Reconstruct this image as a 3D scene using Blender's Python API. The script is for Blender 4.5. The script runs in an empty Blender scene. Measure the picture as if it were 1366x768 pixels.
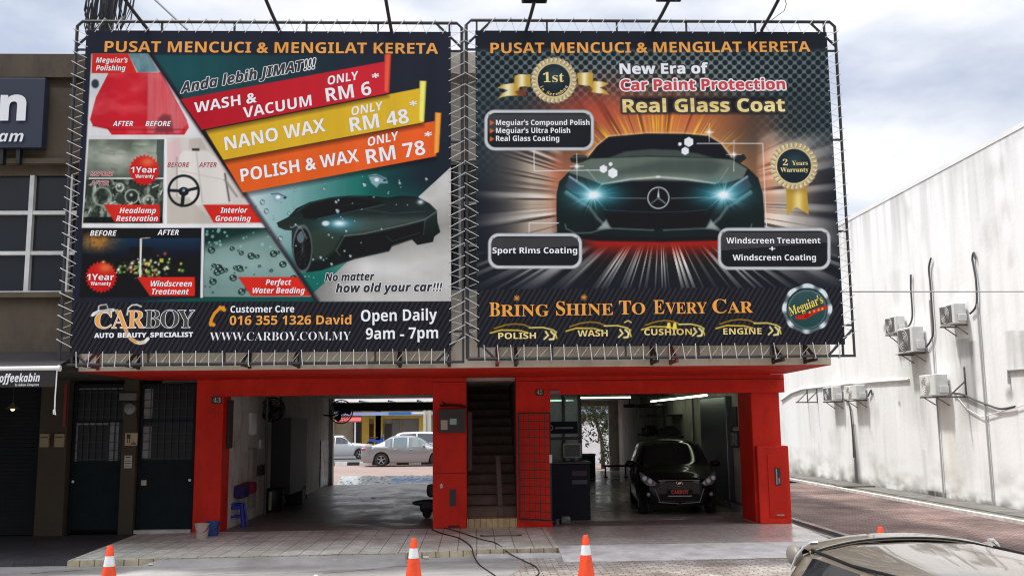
import bpy, bmesh, math, random
import numpy as np
from mathutils import Vector, Matrix

random.seed(7)
SC = bpy.context.scene
COL = SC.collection
PI = math.pi

# ------------------------------------------------------------------ camera
CAMZ = 2.12
FPX = 1270.0
def _n(v):
    v = np.array(v, float); return v / np.linalg.norm(v)
_d = _n((-48, 178, 1270)); _u = np.array((-101, -9068, 1270.0)); _u = _n(_u - _d * _u.dot(_d)); _r = np.cross(_d, _u)
RM = np.array([_r, _d, _u])                 # rows: world axes seen in camera axes (right, down, forward)
cam_data = bpy.data.cameras.new('camera'); cam = bpy.data.objects.new('camera', cam_data); COL.objects.link(cam)
cam_data.sensor_width = 36.0; cam_data.lens = FPX / 1366 * 36; cam_data.clip_end = 3000; cam_data.clip_start = 0.05
_m = Matrix.Identity(4)
for i in range(3):
    _m[i][0] = RM[i][0]; _m[i][1] = -RM[i][1]; _m[i][2] = -RM[i][2]
_m[2][3] = CAMZ
cam.matrix_world = _m
SC.camera = cam

def ray(px, py):
    return RM @ np.array(((px - 683) / FPX, (py - 384) / FPX, 1.0))
def at(px, py, Y):
    """point of the vertical plane y = Y that the photograph shows at (px, py)"""
    d = ray(px, py); t = Y / d[1]; return Vector((d[0] * t, Y, CAMZ + d[2] * t))
def gnd(px, py, z=0.0):
    d = ray(px, py); t = (z - CAMZ) / d[2]; return Vector((d[0] * t, d[1] * t, z))
def onx(px, py, X):
    d = ray(px, py); t = X / d[0]; return Vector((X, d[1] * t, CAMZ + d[2] * t))

# ------------------------------------------------------------------ sky, sun, exposure
SUN = Vector((0.42, -0.10, -1.0)).normalized()       # travel direction of the sunlight
elev = math.asin(-SUN.z)
world = bpy.data.worlds.new('World'); SC.world = world; world.use_nodes = True
SKY_BACK = 3.5     # added brightening of the unseen sky behind the viewer, lights the billboards
nt = world.node_tree; nt.nodes.clear()
N = nt.nodes.new; L = nt.links.new
out = N('ShaderNodeOutputWorld'); bg = N('ShaderNodeBackground'); bg.inputs['Strength'].default_value = 0.1
sky = N('ShaderNodeTexSky'); sky.sky_type = 'NISHITA'; sky.sun_disc = False
sky.sun_elevation = elev; sky.sun_rotation = math.atan2(-SUN.x, -SUN.y)
sky.air_density = 1.0; sky.dust_density = 2.5
tc = N('ShaderNodeTexCoord'); mp_ = N('ShaderNodeMapping'); mp_.inputs['Scale'].default_value = (1.0, 1.0, 2.4)
n1 = N('ShaderNodeTexNoise'); n1.inputs['Scale'].default_value = 2.3; n1.inputs['Detail'].default_value = 7; n1.inputs['Roughness'].default_value = 0.55
n1.inputs['Distortion'].default_value = 0.4
r1 = N('ShaderNodeValToRGB'); r1.color_ramp.elements[0].position = 0.30; r1.color_ramp.elements[1].position = 0.60
r1.color_ramp.elements[0].color = (0.60, 0.60, 0.60, 1)
n2 = N('ShaderNodeTexNoise'); n2.inputs['Scale'].default_value = 3.4; n2.inputs['Detail'].default_value = 6; n2.inputs['Roughness'].default_value = 0.5
r2 = N('ShaderNodeValToRGB'); r2.color_ramp.elements[0].position = 0.40; r2.color_ramp.elements[1].position = 0.60
r2.color_ramp.elements[0].color = (5.2, 5.8, 7.1, 1); r2.color_ramp.elements[1].color = (9.7, 9.8, 10.1, 1)
mx = N('ShaderNodeMix'); mx.data_type = 'RGBA'
L(tc.outputs['Generated'], mp_.inputs['Vector']); L(mp_.outputs[0], n1.inputs['Vector']); L(mp_.outputs[0], n2.inputs['Vector'])
L(n1.outputs[0], r1.inputs[0]); L(n2.outputs[0], r2.inputs[0])
L(r1.outputs[0], mx.inputs[0]); L(sky.outputs[0], mx.inputs[6]); L(r2.outputs[0], mx.inputs[7])
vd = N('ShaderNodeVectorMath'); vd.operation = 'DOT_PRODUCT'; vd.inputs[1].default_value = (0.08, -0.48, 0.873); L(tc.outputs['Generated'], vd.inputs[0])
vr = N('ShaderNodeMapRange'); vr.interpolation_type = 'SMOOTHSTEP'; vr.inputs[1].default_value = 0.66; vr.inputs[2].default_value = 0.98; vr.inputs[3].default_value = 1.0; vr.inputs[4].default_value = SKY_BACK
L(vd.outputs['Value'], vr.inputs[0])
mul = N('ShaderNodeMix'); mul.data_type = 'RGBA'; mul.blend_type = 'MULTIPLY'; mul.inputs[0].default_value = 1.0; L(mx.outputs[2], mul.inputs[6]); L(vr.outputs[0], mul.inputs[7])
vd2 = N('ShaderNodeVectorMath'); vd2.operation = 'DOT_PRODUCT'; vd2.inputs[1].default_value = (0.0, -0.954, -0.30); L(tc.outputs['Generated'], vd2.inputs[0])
vr2 = N('ShaderNodeMapRange'); vr2.interpolation_type = 'SMOOTHSTEP'; vr2.inputs[1].default_value = 0.40; vr2.inputs[2].default_value = 0.92; vr2.inputs[3].default_value = 1.0; vr2.inputs[4].default_value = 0.42   # unseen low sky behind the viewer, dimmed to darken the recessed shopfront
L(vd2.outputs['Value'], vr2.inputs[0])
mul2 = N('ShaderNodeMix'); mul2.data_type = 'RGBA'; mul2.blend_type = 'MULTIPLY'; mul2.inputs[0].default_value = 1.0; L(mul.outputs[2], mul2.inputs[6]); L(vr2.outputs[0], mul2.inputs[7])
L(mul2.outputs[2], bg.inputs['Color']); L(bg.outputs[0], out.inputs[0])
sl = bpy.data.lights.new('sun', 'SUN'); sl.energy = 3.4; sl.angle = math.radians(4.0); sl.color = (1.0, 0.975, 0.94)
so = bpy.data.objects.new('sun', sl); COL.objects.link(so)
so.rotation_euler = (-SUN).to_track_quat('Z', 'Y').to_euler(); so.location = (-8, 4, 25)
SC.view_settings.view_transform = 'Standard'; SC.view_settings.look = 'None'
SC.view_settings.exposure = 0.25; SC.view_settings.gamma = 1.0
SC.cycles.max_bounces = 7; SC.cycles.diffuse_bounces = 4; SC.cycles.glossy_bounces = 3; SC.cycles.transmission_bounces = 4
SC.cycles.use_denoising = True; SC.cycles.filter_width = 1.15

# ------------------------------------------------------------------ materials
def lin(c):
    return tuple((x / 12.92 if x <= 0.04045 else ((x + 0.055) / 1.055) ** 2.4) for x in c)
def rgb(r, g, b):
    return lin((r / 255, g / 255, b / 255))
MATS = {}
def mat(name, col, rough=0.6, var=0.0, vscale=3.0, bump=0.0, bscale=30.0, metal=0.0, coat=0.0, emit=0.0, col2=None, stretch=(1, 1, 1), trans=0.0, spec=0.5, rvar=0.0, alpha=1.0, dirt=0.0):
    if name in MATS: return MATS[name]
    m = bpy.data.materials.new(name); m.use_nodes = True; t = m.node_tree; b = t.nodes['Principled BSDF']
    b.inputs['Base Color'].default_value = (*col, 1); b.inputs['Roughness'].default_value = rough; b.inputs['Metallic'].default_value = metal
    b.inputs['Coat Weight'].default_value = coat; b.inputs['Coat Roughness'].default_value = 0.04; b.inputs['Specular IOR Level'].default_value = spec
    b.inputs['Transmission Weight'].default_value = trans; b.inputs['Alpha'].default_value = alpha
    if emit: b.inputs['Emission Color'].default_value = (*col, 1); b.inputs['Emission Strength'].default_value = emit
    if var or col2 or bump or rvar:
        tc = t.nodes.new('ShaderNodeTexCoord'); mp = t.nodes.new('ShaderNodeMapping'); mp.inputs['Scale'].default_value = stretch
        t.links.new(tc.outputs['Object'], mp.inputs['Vector'])
        n = t.nodes.new('ShaderNodeTexNoise'); n.inputs['Scale'].default_value = vscale; n.inputs['Detail'].default_value = 6; n.inputs['Roughness'].default_value = 0.62
        t.links.new(mp.outputs[0], n.inputs['Vector'])
        if var or col2:
            r = t.nodes.new('ShaderNodeValToRGB'); r.color_ramp.elements[0].position = 0.32; r.color_ramp.elements[1].position = 0.68
            c2 = col2 if col2 else tuple(x * (1 - var) for x in col)
            r.color_ramp.elements[0].color = (*c2, 1); r.color_ramp.elements[1].color = (*(min(1, x * (1 + var * 0.4)) for x in col), 1)
            t.links.new(n.outputs[0], r.inputs[0]); t.links.new(r.outputs[0], b.inputs['Base Color'])
        if rvar:
            rr = t.nodes.new('ShaderNodeMapRange'); rr.inputs[1].default_value = 0.35; rr.inputs[2].default_value = 0.65
            rr.inputs[3].default_value = max(0.03, rough - rvar); rr.inputs[4].default_value = min(1, rough + rvar)
            t.links.new(n.outputs[0], rr.inputs[0]); t.links.new(rr.outputs[0], b.inputs['Roughness'])
        if bump:
            n3 = t.nodes.new('ShaderNodeTexNoise'); n3.inputs['Scale'].default_value = bscale; n3.inputs['Detail'].default_value = 4
            t.links.new(mp.outputs[0], n3.inputs['Vector'])
            bp = t.nodes.new('ShaderNodeBump'); bp.inputs['Strength'].default_value = bump; bp.inputs['Distance'].default_value = 0.01
            t.links.new(n3.outputs[0], bp.inputs['Height']); t.links.new(bp.outputs[0], b.inputs['Normal'])
    if dirt:
        src = b.inputs['Base Color'].links[0].from_socket if b.inputs['Base Color'].is_linked else None
        tc2 = t.nodes.new('ShaderNodeTexCoord'); mp2 = t.nodes.new('ShaderNodeMapping'); mp2.inputs['Scale'].default_value = (1, 1, 0.45); t.links.new(tc2.outputs['Object'], mp2.inputs[0])
        nd = t.nodes.new('ShaderNodeTexNoise'); nd.inputs['Scale'].default_value = 3.2; nd.inputs['Detail'].default_value = 10; nd.inputs['Roughness'].default_value = 0.72; t.links.new(mp2.outputs[0], nd.inputs['Vector'])
        rd = t.nodes.new('ShaderNodeValToRGB'); rd.color_ramp.elements[0].position = 0.30; rd.color_ramp.elements[1].position = 0.50; rd.color_ramp.elements[0].color = (1 - dirt,) * 3 + (1,); rd.color_ramp.elements[1].color = (1, 1, 1, 1); t.links.new(nd.outputs[0], rd.inputs[0])
        md = t.nodes.new('ShaderNodeMix'); md.data_type = 'RGBA'; md.blend_type = 'MULTIPLY'; md.inputs[0].default_value = 1.0
        if src: t.links.new(src, md.inputs[6])
        else: md.inputs[6].default_value = (*col, 1)
        t.links.new(rd.outputs[0], md.inputs[7])
        n9 = t.nodes.new('ShaderNodeTexNoise'); n9.inputs['Scale'].default_value = 11; n9.inputs['Detail'].default_value = 6; n9.inputs['Roughness'].default_value = 0.8; t.links.new(mp2.outputs[0], n9.inputs['Vector'])
        r9 = t.nodes.new('ShaderNodeValToRGB'); r9.color_ramp.elements[0].position = 0.66; r9.color_ramp.elements[1].position = 0.74; r9.color_ramp.elements[0].color = (0, 0, 0, 1); r9.color_ramp.elements[1].color = (0.45,) * 3 + (1,); t.links.new(n9.outputs[0], r9.inputs[0])
        mc = t.nodes.new('ShaderNodeMix'); mc.data_type = 'RGBA'; t.links.new(r9.outputs[0], mc.inputs[0]); t.links.new(md.outputs[2], mc.inputs[6]); mc.inputs[7].default_value = (*(min(1, 0.25 + x * 0.7) for x in col), 1)
        t.links.new(mc.outputs[2], b.inputs['Base Color'])
    MATS[name] = m; return m

def brickmat(name, c1, c2, cm, w, h, mortar=0.01, rough=0.8, offset=0.5, dirt=0.5, dscale=0.9, dcol=None, rot=0.0, bump=0.3, rough2=None, axis=None):
    """paving, tiles: a brick texture in metres with blotches of dirt"""
    m = bpy.data.materials.new(name); m.use_nodes = True; t = m.node_tree; b = t.nodes['Principled BSDF']
    tc = t.nodes.new('ShaderNodeTexCoord'); mp = t.nodes.new('ShaderNodeMapping'); mp.inputs['Rotation'].default_value = axis or (0, 0, rot)
    t.links.new(tc.outputs['Object'], mp.inputs['Vector'])
    br = t.nodes.new('ShaderNodeTexBrick'); br.offset = offset
    br.inputs['Color1'].default_value = (*c1, 1); br.inputs['Color2'].default_value = (*c2, 1); br.inputs['Mortar'].default_value = (*cm, 1)
    br.inputs['Scale'].default_value = 1.0; br.inputs['Brick Width'].default_value = w; br.inputs['Row Height'].default_value = h
    br.inputs['Mortar Size'].default_value = mortar; br.inputs['Mortar Smooth'].default_value = 0.2
    t.links.new(mp.outputs[0], br.inputs['Vector'])
    n = t.nodes.new('ShaderNodeTexNoise'); n.inputs['Scale'].default_value = dscale; n.inputs['Detail'].default_value = 8; n.inputs['Roughness'].default_value = 0.65
    t.links.new(mp.outputs[0], n.inputs['Vector'])
    r = t.nodes.new('ShaderNodeValToRGB'); r.color_ramp.elements[0].position = 0.38; r.color_ramp.elements[1].position = 0.62
    dc = dcol or (1 - dirt,) * 3
    r.color_ramp.elements[0].color = (*dc, 1); r.color_ramp.elements[1].color = (1, 1, 1, 1)
    t.links.new(n.outputs[0], r.inputs[0])
    mx = t.nodes.new('ShaderNodeMix'); mx.data_type = 'RGBA'; mx.blend_type = 'MULTIPLY'; mx.inputs[0].default_value = 1.0
    t.links.new(br.outputs['Color'], mx.inputs[6]); t.links.new(r.outputs[0], mx.inputs[7])
    n5 = t.nodes.new('ShaderNodeTexNoise'); n5.inputs['Scale'].default_value = 6.5; n5.inputs['Detail'].default_value = 10; n5.inputs['Roughness'].default_value = 0.75; t.links.new(mp.outputs[0], n5.inputs['Vector'])
    r5 = t.nodes.new('ShaderNodeValToRGB'); r5.color_ramp.elements[0].position = 0.36; r5.color_ramp.elements[1].position = 0.56; r5.color_ramp.elements[0].color = (0.62, 0.61, 0.60, 1); r5.color_ramp.elements[1].color = (1, 1, 1, 1); t.links.new(n5.outputs[0], r5.inputs[0])
    mx5 = t.nodes.new('ShaderNodeMix'); mx5.data_type = 'RGBA'; mx5.blend_type = 'MULTIPLY'; mx5.inputs[0].default_value = 0.8; t.links.new(mx.outputs[2], mx5.inputs[6]); t.links.new(r5.outputs[0], mx5.inputs[7]); t.links.new(mx5.outputs[2], b.inputs['Base Color'])
    b.inputs['Roughness'].default_value = rough
    if rough2 is not None:
        rr = t.nodes.new('ShaderNodeMapRange'); rr.inputs[1].default_value = 0.38; rr.inputs[2].default_value = 0.62
        rr.inputs[3].default_value = rough2; rr.inputs[4].default_value = rough
        t.links.new(n.outputs[0], rr.inputs[0]); t.links.new(rr.outputs[0], b.inputs['Roughness'])
    bp = t.nodes.new('ShaderNodeBump'); bp.inputs['Strength'].default_value = bump; bp.inputs['Distance'].default_value = 0.01; bp.invert = True
    t.links.new(br.outputs['Fac'], bp.inputs['Height']); t.links.new(bp.outputs[0], b.inputs['Normal'])
    MATS[name] = m; return m

# ------------------------------------------------------------------ mesh building
class MB:
    def __init__(s): s.v = []; s.f = []; s.mi = []; s.sm = []
    def add(s, vs, fs, mi=0, smooth=False):
        b = len(s.v); s.v += [tuple(v) for v in vs]
        for f in fs: s.f.append(tuple(b + i for i in f)); s.mi.append(mi); s.sm.append(smooth)
        return s
    def box(s, x0, x1, y0, y1, z0, z1, mi=0):
        return s.add([(x0, y0, z0), (x1, y0, z0), (x1, y1, z0), (x0, y1, z0), (x0, y0, z1), (x1, y0, z1), (x1, y1, z1), (x0, y1, z1)],
                     [(0, 3, 2, 1), (4, 5, 6, 7), (0, 1, 5, 4), (1, 2, 6, 5), (2, 3, 7, 6), (3, 0, 4, 7)], mi)
    def bbox(s, x0, x1, y0, y1, z0, z1, bev=0.02, mi=0, seg=2):
        bm = bmesh.new(); bmesh.ops.create_cube(bm, size=1)
        for v in bm.verts: v.co = Vector(((x0 + x1) / 2 + v.co.x * (x1 - x0), (y0 + y1) / 2 + v.co.y * (y1 - y0), (z0 + z1) / 2 + v.co.z * (z1 - z0)))
        bmesh.ops.bevel(bm, geom=list(bm.edges), offset=min(bev, 0.45 * min(abs(x1 - x0), abs(y1 - y0), abs(z1 - z0))), segments=seg, affect='EDGES', profile=0.5)
        bm.verts.index_update()
        s.add([v.co for v in bm.verts], [[v.index for v in f.verts] for f in bm.faces], mi); bm.free(); return s
    def poly(s, pts, mi=0): return s.add(pts, [tuple(range(len(pts)))], mi)
    def prism(s, pts, vec, mi=0):
        """closed solid: polygon pts (3d) pushed along vec"""
        n = len(pts); vec = Vector(vec); a = [Vector(p) for p in pts]; b = [p + vec for p in a]
        return s.add(a + b, [tuple(range(n)), tuple(range(2 * n - 1, n - 1, -1))] + [(i, n + i, n + (i + 1) % n, (i + 1) % n) for i in range(n)], mi)
    def tube(s, pts, r, n=6, mi=0, closed=False, caps=True):
        pts = [Vector(p) for p in pts]; k = len(pts); rs = r if isinstance(r, (list, tuple)) else [r] * k
        rings = []; prev = None
        for i, p in enumerate(pts):
            a = pts[i - 1] if i > 0 else (pts[-1] if closed else p); c = pts[(i + 1) % k] if (i < k - 1 or closed) else p
            t = (c - a)
            t = t.normalized() if t.length > 1e-9 else Vector((0, 0, 1))
            if prev is None:
                q = Vector((0, 0, 1)) if abs(t.z) < 0.9 else Vector((1, 0, 0)); u = t.cross(q).normalized()
            else:
                u = prev - t * prev.dot(t); u = u.normalized() if u.length > 1e-6 else t.orthogonal().normalized()
            prev = u; w = t.cross(u)
            rings.append([p + (u * math.cos(2 * PI * j / n) + w * math.sin(2 * PI * j / n)) * rs[i] for j in range(n)])
        vs = [q for rg in rings for q in rg]; fs = []
        for i in range(k if closed else k - 1):
            a = i * n; b = ((i + 1) % k) * n
            for j in range(n): fs.append((a + j, a + (j + 1) % n, b + (j + 1) % n, b + j))
        if caps and not closed: fs += [tuple(range(n - 1, -1, -1)), tuple((k - 1) * n + j for j in range(n))]
        return s.add(vs, fs, mi, n > 4)
    def bar(s, p0, p1, w, h, mi=0, upv=(0, 0, 1)):
        p0 = Vector(p0); p1 = Vector(p1); t = (p1 - p0).normalized(); u = t.cross(Vector(upv))
        if u.length < 1e-4: u = t.cross(Vector((0, 1, 0)))
        u.normalize(); w_ = u.cross(t)
        vs = [p + u * a * w / 2 + w_ * b * h / 2 for p in (p0, p1) for a, b in ((-1, -1), (1, -1), (1, 1), (-1, 1))]
        return s.add(vs, [(3, 2, 1, 0), (4, 5, 6, 7), (0, 1, 5, 4), (1, 2, 6, 5), (2, 3, 7, 6), (3, 0, 4, 7)], mi)
    def lathe(s, prof, n=20, c=(0, 0, 0), mi=0, axis='z', smooth=True, caps=True):
        vs = []; k = len(prof)
        for r, h in prof:
            for j in range(n):
                a = 2 * PI * j / n; x, y = r * math.cos(a), r * math.sin(a)
                q = (x, y, h) if axis == 'z' else ((h, x, y) if axis == 'x' else (x, h, y))
                vs.append((q[0] + c[0], q[1] + c[1], q[2] + c[2]))
        fs = [(i * n + j, i * n + (j + 1) % n, (i + 1) * n + (j + 1) % n, (i + 1) * n + j) for i in range(k - 1) for j in range(n)]
        if axis == 'y': fs = [tuple(reversed(f)) for f in fs]
        s.add(vs, fs, mi, smooth)
        if caps:
            b = len(s.v) - k * n
            s.f += [tuple(b + j for j in range(n)), tuple(b + (k - 1) * n + j for j in range(n))]; s.mi += [mi] * 2; s.sm += [False] * 2
        return s
    def torus(s, c, R, r, axis='z', n=24, m=8, mi=0):
        pts = []
        for j in range(n):
            a = 2 * PI * j / n; x, y = R * math.cos(a), R * math.sin(a)
            pts.append(Vector(c) + Vector({'z': (x, y, 0), 'y': (x, 0, y), 'x': (0, x, y)}[axis]))
        return s.tube(pts, r, m, mi, closed=True)
    def build(s, name, mats, parent=None, recalc=True, sharp=40):
        off = Vector((0, 0, 0)); p = parent
        while p is not None: off = off + p.location; p = p.parent
        me = bpy.data.meshes.new(name); me.from_pydata([Vector(v) - off for v in s.v], [], s.f)
        mats = mats if isinstance(mats, (list, tuple)) else [mats]
        for m in mats: me.materials.append(m)
        me.polygons.foreach_set('material_index', s.mi); me.polygons.foreach_set('use_smooth', s.sm); me.update()
        if recalc:
            bm = bmesh.new(); bm.from_mesh(me); bmesh.ops.recalc_face_normals(bm, faces=bm.faces); bm.to_mesh(me); bm.free()
        if any(s.sm): me.set_sharp_from_angle(angle=math.radians(sharp))
        o = bpy.data.objects.new(name, me); COL.objects.link(o)
        if parent is not None: o.parent = parent
        return o

def tag(o, label=None, cat=None, group=None, kind=None):
    if label: o['label'] = label
    if cat: o['category'] = cat
    if group: o['group'] = group
    if kind: o['kind'] = kind
    return o
def thing(name, label, cat, loc=(0, 0, 0), group=None):
    o = bpy.data.objects.new(name, None); COL.objects.link(o); o.empty_display_size = 0.2
    o.location = loc; return tag(o, label, cat, group)
def copy_tree(o, parent=None):
    c = o.copy(); COL.objects.link(c)
    if parent is not None: c.parent = parent
    for ch in list(o.children): copy_tree(ch, c)
    return c
def struct(name, mb, mats): return tag(mb.build(name, mats), kind='structure')

# ------------------------------------------------------------------ lettering (collected, made in one go at the end)
TXT = []
def _conv(sx, font):
    up, lo, dg = {'bold': (0x1D5D4, 0x1D5EE, 0x1D7EC), 'boldit': (0x1D63C, 0x1D656, 0x1D7EC), 'serif': (0x1D400, 0x1D41A, 0x1D7CE),
                  'serifit': (0x1D468, 0x1D482, 0x1D7CE), 'sans': (0x1D5A0, 0x1D5BA, 0x1D7E2), 'plain': (0, 0, 0)}[font]
    r = ''
    for c in sx:
        if up and 'A' <= c <= 'Z': r += chr(up + ord(c) - 65)
        elif lo and 'a' <= c <= 'z': r += chr(lo + ord(c) - 97)
        elif dg and c.isdigit(): r += chr(dg + ord(c) - 48)
        else: r += c
    return r
def text(parent, name, s, font, m, O, R, H, lift=(0, -0.004, 0), off=0.0, bold=0.022, gid=None, out=None, lean=0.0, fat=0.0, local=False):
    """lettering s from O to R along its base line, H = the vector of a capital's height; out = (outline material, its width in text units)"""
    TXT.append(dict(parent=parent, name=name, s=s, font=font, m=m, O=Vector(O), R=Vector(R), H=Vector(H), lift=Vector(lift), off=off, bold=bold, gid=gid or len(TXT) + 1000, out=out, lean=lean, fat=fat, local=local))
def flush_text():
    obs = []
    for t in TXT:
        body = _conv(t['s'], t['font'])
        for which in (0, 1):
            if which and not t['out']: obs.append(None); continue
            cu = bpy.data.curves.new('lettering_curve', 'FONT'); cu.body = body; cu.size = 1; cu.resolution_u = 5
            cu.offset = t['off']
            for i, c in enumerate(t['s']): cu.body_format[i].material_index = 0 if c.isalnum() else 1
            for k in range(2): cu.materials.append(None)
            o = bpy.data.objects.new('lettering_curve', cu); COL.objects.link(o); obs.append(o)
    dg = bpy.context.evaluated_depsgraph_get(); dg.update()
    groups = {}
    for i, t in enumerate(TXT):
        x0 = x1 = None; key = (t['parent'].name, t['name'], t['gid']); lst = groups.setdefault(key, [])
        for which in (0, 1):
            if obs[2 * i + which] is None: continue
            me = obs[2 * i + which].evaluated_get(dg).to_mesh()
            co = [v.co.copy() for v in me.vertices]
            if which == 0: x0 = min(v.x for v in co); x1 = max(v.x for v in co)
            lift = t['lift'] * (0.6 if which else 1.0)
            for sel in (0, 1):
                fs = [tuple(p.vertices) for p in me.polygons if p.material_index == sel]
                if not fs: continue
                used = sorted({k for f in fs for k in f}); mp = {k: j for j, k in enumerate(used)}
                fs = [tuple(mp[k] for k in f) for f in fs]
                b = t['bold']; copies = [(0, 0)] if sel == 0 else [(0, 0), (-b, -b * 0.5), (b, -b * 0.5), (-b, b * 0.5), (b, b * 0.5)]
                if sel == 0 and t['fat']: f_ = t['fat']; copies = [(0, 0), (-f_, -f_), (f_, -f_), (-f_, f_), (f_, f_)]
                if which: w_ = t['out'][1] + b * sel + t['fat']; copies = [(w_ * math.cos(PI * q / 6), w_ * math.sin(PI * q / 6)) for q in range(12)]
                for n, (dx, dy) in enumerate(copies):
                    pts = [t['O'] + (t['R'] - t['O']) * ((co[k].x + dx + t['lean'] * co[k].y * sel - x0) / (x1 - x0)) + t['H'] * ((co[k].y + dy) / 0.7) + lift * (1 + 0.015 * n) for k in used]
                    lst.append((t, pts, fs, which))
    for (pn, name, gid), lst in groups.items():
        mb = MB(); ms = []
        for t, pts, fs, which in lst:
            m = t['out'][0] if which else t['m']
            if m not in ms: ms.append(m)
            mb.add(pts, fs, ms.index(m))
        if lst[0][0]['local']: o_ = mb.build(name, ms, None, recalc=False); o_.parent = lst[0][0]['parent']
        else: mb.build(name, ms, lst[0][0]['parent'], recalc=False)
    for o in obs:
        if o is not None:
            cu = o.data; bpy.data.objects.remove(o); bpy.data.curves.remove(cu)
# ================================================================== setting
YU, YP, YB = 15.15, 18.25, 14.6          # upper wall, pillars, billboards
SLAB = 0.15; PAV = 0.05
M_asph = mat('asphalt', (0.055, 0.054, 0.052), 0.9, var=0.35, vscale=0.8, bump=0.4, bscale=120)
M_conc = mat('concrete', (0.36, 0.34, 0.31), 0.85, var=0.4, vscale=1.4, bump=0.3, bscale=60)
M_conc_pale = mat('pale_concrete', (0.52, 0.50, 0.47), 0.85, var=0.35, vscale=2.2, bump=0.3, bscale=50)
M_ramp = mat('painted_ramp', (0.56, 0.545, 0.515), 0.6, dirt=0.35, var=0.3, vscale=3.0, bump=0.15, bscale=40)
M_pav = brickmat('pavers', rgb(192, 186, 176), rgb(164, 157, 149), rgb(112, 106, 99), 0.20, 0.10, 0.010, 0.85, dirt=0.5, dscale=0.8, dcol=rgb(182, 170, 164), bump=0.5)
M_alley = brickmat('alley_pavers', rgb(168, 140, 131), rgb(142, 118, 110), rgb(94, 80, 75), 0.2, 0.1, 0.012, 0.9, dirt=0.5, dscale=0.35, dcol=rgb(150, 146, 146), bump=0.6, rot=0.05)
M_tile = brickmat('porch_tiles', rgb(224, 226, 214), rgb(218, 220, 209), rgb(136, 134, 122), 0.30, 0.60, 0.009, 0.42, offset=0.0, dirt=0.3, dscale=1.1, dcol=rgb(206, 200, 194), bump=0.3, rough2=0.6)
M_tile_gloss = brickmat('gloss_porch_tiles', rgb(214, 210, 202), rgb(208, 204, 197), rgb(180, 175, 167), 0.60, 0.60, 0.006, 0.16, offset=0.0, dirt=0.3, dscale=1.0, dcol=rgb(212, 208, 204), bump=0.1, rough2=0.3)
M_tile_dark = brickmat('dark_tiles', rgb(62, 60, 62), rgb(54, 52, 55), rgb(34, 33, 34), 0.30, 0.30, 0.008, 0.7, offset=0.0, dirt=0.35, dscale=1.5, bump=0.2)
M_kerb_tile = brickmat('kerb_tiles', rgb(190, 176, 146), rgb(178, 165, 138), rgb(110, 98, 82), 0.21, 0.30, 0.010, 0.45, offset=0.0, dirt=0.3, dscale=1.5, axis=(PI / 2, 0, 0))
M_floor_l = mat('wet_floor', rgb(132, 128, 121), 0.38, col2=rgb(92, 90, 86), vscale=1.6, stretch=(1.0, 0.6, 1), bump=0.10, bscale=20, rvar=0.12)
M_floor_r = mat('epoxy_floor', rgb(204, 200, 191), 0.22, col2=rgb(184, 180, 171), vscale=0.9, rvar=0.1)
M_thresh = mat('threshold', rgb(128, 123, 115), 0.5, col2=rgb(98, 94, 88), vscale=2.0, rvar=0.15)
M_pink = mat('back_yard_concrete', rgb(150, 128, 118), 0.85, col2=rgb(128, 112, 106), vscale=0.5, stretch=(0.5, 1.6, 1))

g = MB(); g.poly([(-700, -300, -0.02), (700, -300, -0.02), (700, 1500, -0.02), (-700, 1500, -0.02)]); struct('ground', g, M_asph)
g = MB(); g.poly([(-40, -14, PAV), (6.62, -14, PAV), (6.62, 15.9, PAV), (-40, 15.9, PAV)]); struct('pavement', g, M_pav)
# the alley runs between the shops and the white wall; its mouth meets the road in front
g = MB(); g.poly([(6.62, -14, 0.0), (10.7, -14, 0.0), (10.7, 70, 0.0), (6.62, 70, 0.0)]); struct('alley', g, M_alley)
g = MB(); g.box(10.7, 10.84, 8, 70, -0.02, 0.07); struct('drain_kerb', g, mat('kerb_paint', (0.62, 0.60, 0.56), 0.8, var=0.35, vscale=5))
g = MB(); g.box(10.843, 11.25, 8, 70, -0.02, 0.03); g.box(11.25, 12.04, 8, 70, -0.02, 0.055); struct('drain_path', g, mat('mossy_concrete', (0.22, 0.205, 0.185), 0.9, col2=(0.10, 0.095, 0.085), vscale=2.5, bump=0.5, bscale=30))
# porch slabs
fl = [gnd(91, 747, SLAB), gnd(280, 742, SLAB), gnd(545, 736.5, SLAB), gnd(640, 732, SLAB), gnd(745, 729.5, SLAB)]
lb = gnd(182, 712, SLAB); xdiv = fl[-1].x
g = MB(); bk = [(xdiv, YP + 0.02, SLAB), (lb.x, YP + 0.02, SLAB), tuple(lb)]
g.prism([tuple(p) for p in fl] + bk, (0, 0, -0.16)); struct('porch_slab', g, M_tile)
k = MB()
for a, b in zip(fl[:-1], fl[1:]):
    k.prism([(a.x, a.y - 0.004, SLAB - 0.004), (b.x, b.y - 0.004, SLAB - 0.004), (b.x, b.y - 0.03, SLAB - 0.004), (a.x, a.y - 0.03, SLAB - 0.004)], (0, 0, -0.145))
struct('porch_kerb', k, M_kerb_tile)
g = MB(); r0 = gnd(752, 727, SLAB); r1 = gnd(1060, 722, SLAB); r2 = gnd(1113, 721, SLAB)
g.prism([(xdiv + 0.002, r0.y, SLAB), tuple(r1), tuple(r2), (5.97, YP + 0.02, SLAB), (xdiv + 0.002, YP + 0.02, SLAB)], (0, 0, -0.16)); struct('workshop_porch_slab', g, M_tile_gloss)
g = MB(); f0 = gnd(752, 749, PAV + 0.004); f1 = gnd(1048, 743, PAV + 0.004)
g.prism([(xdiv + 0.004, r0.y - 0.003, SLAB - 0.002), (r2.x - 0.15, r2.y - 0.003, SLAB - 0.002), (f1.x + 0.2, f1.y, PAV + 0.004), tuple(f0)], (0, 0, -0.05)); struct('ramp', g, M_ramp)
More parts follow.
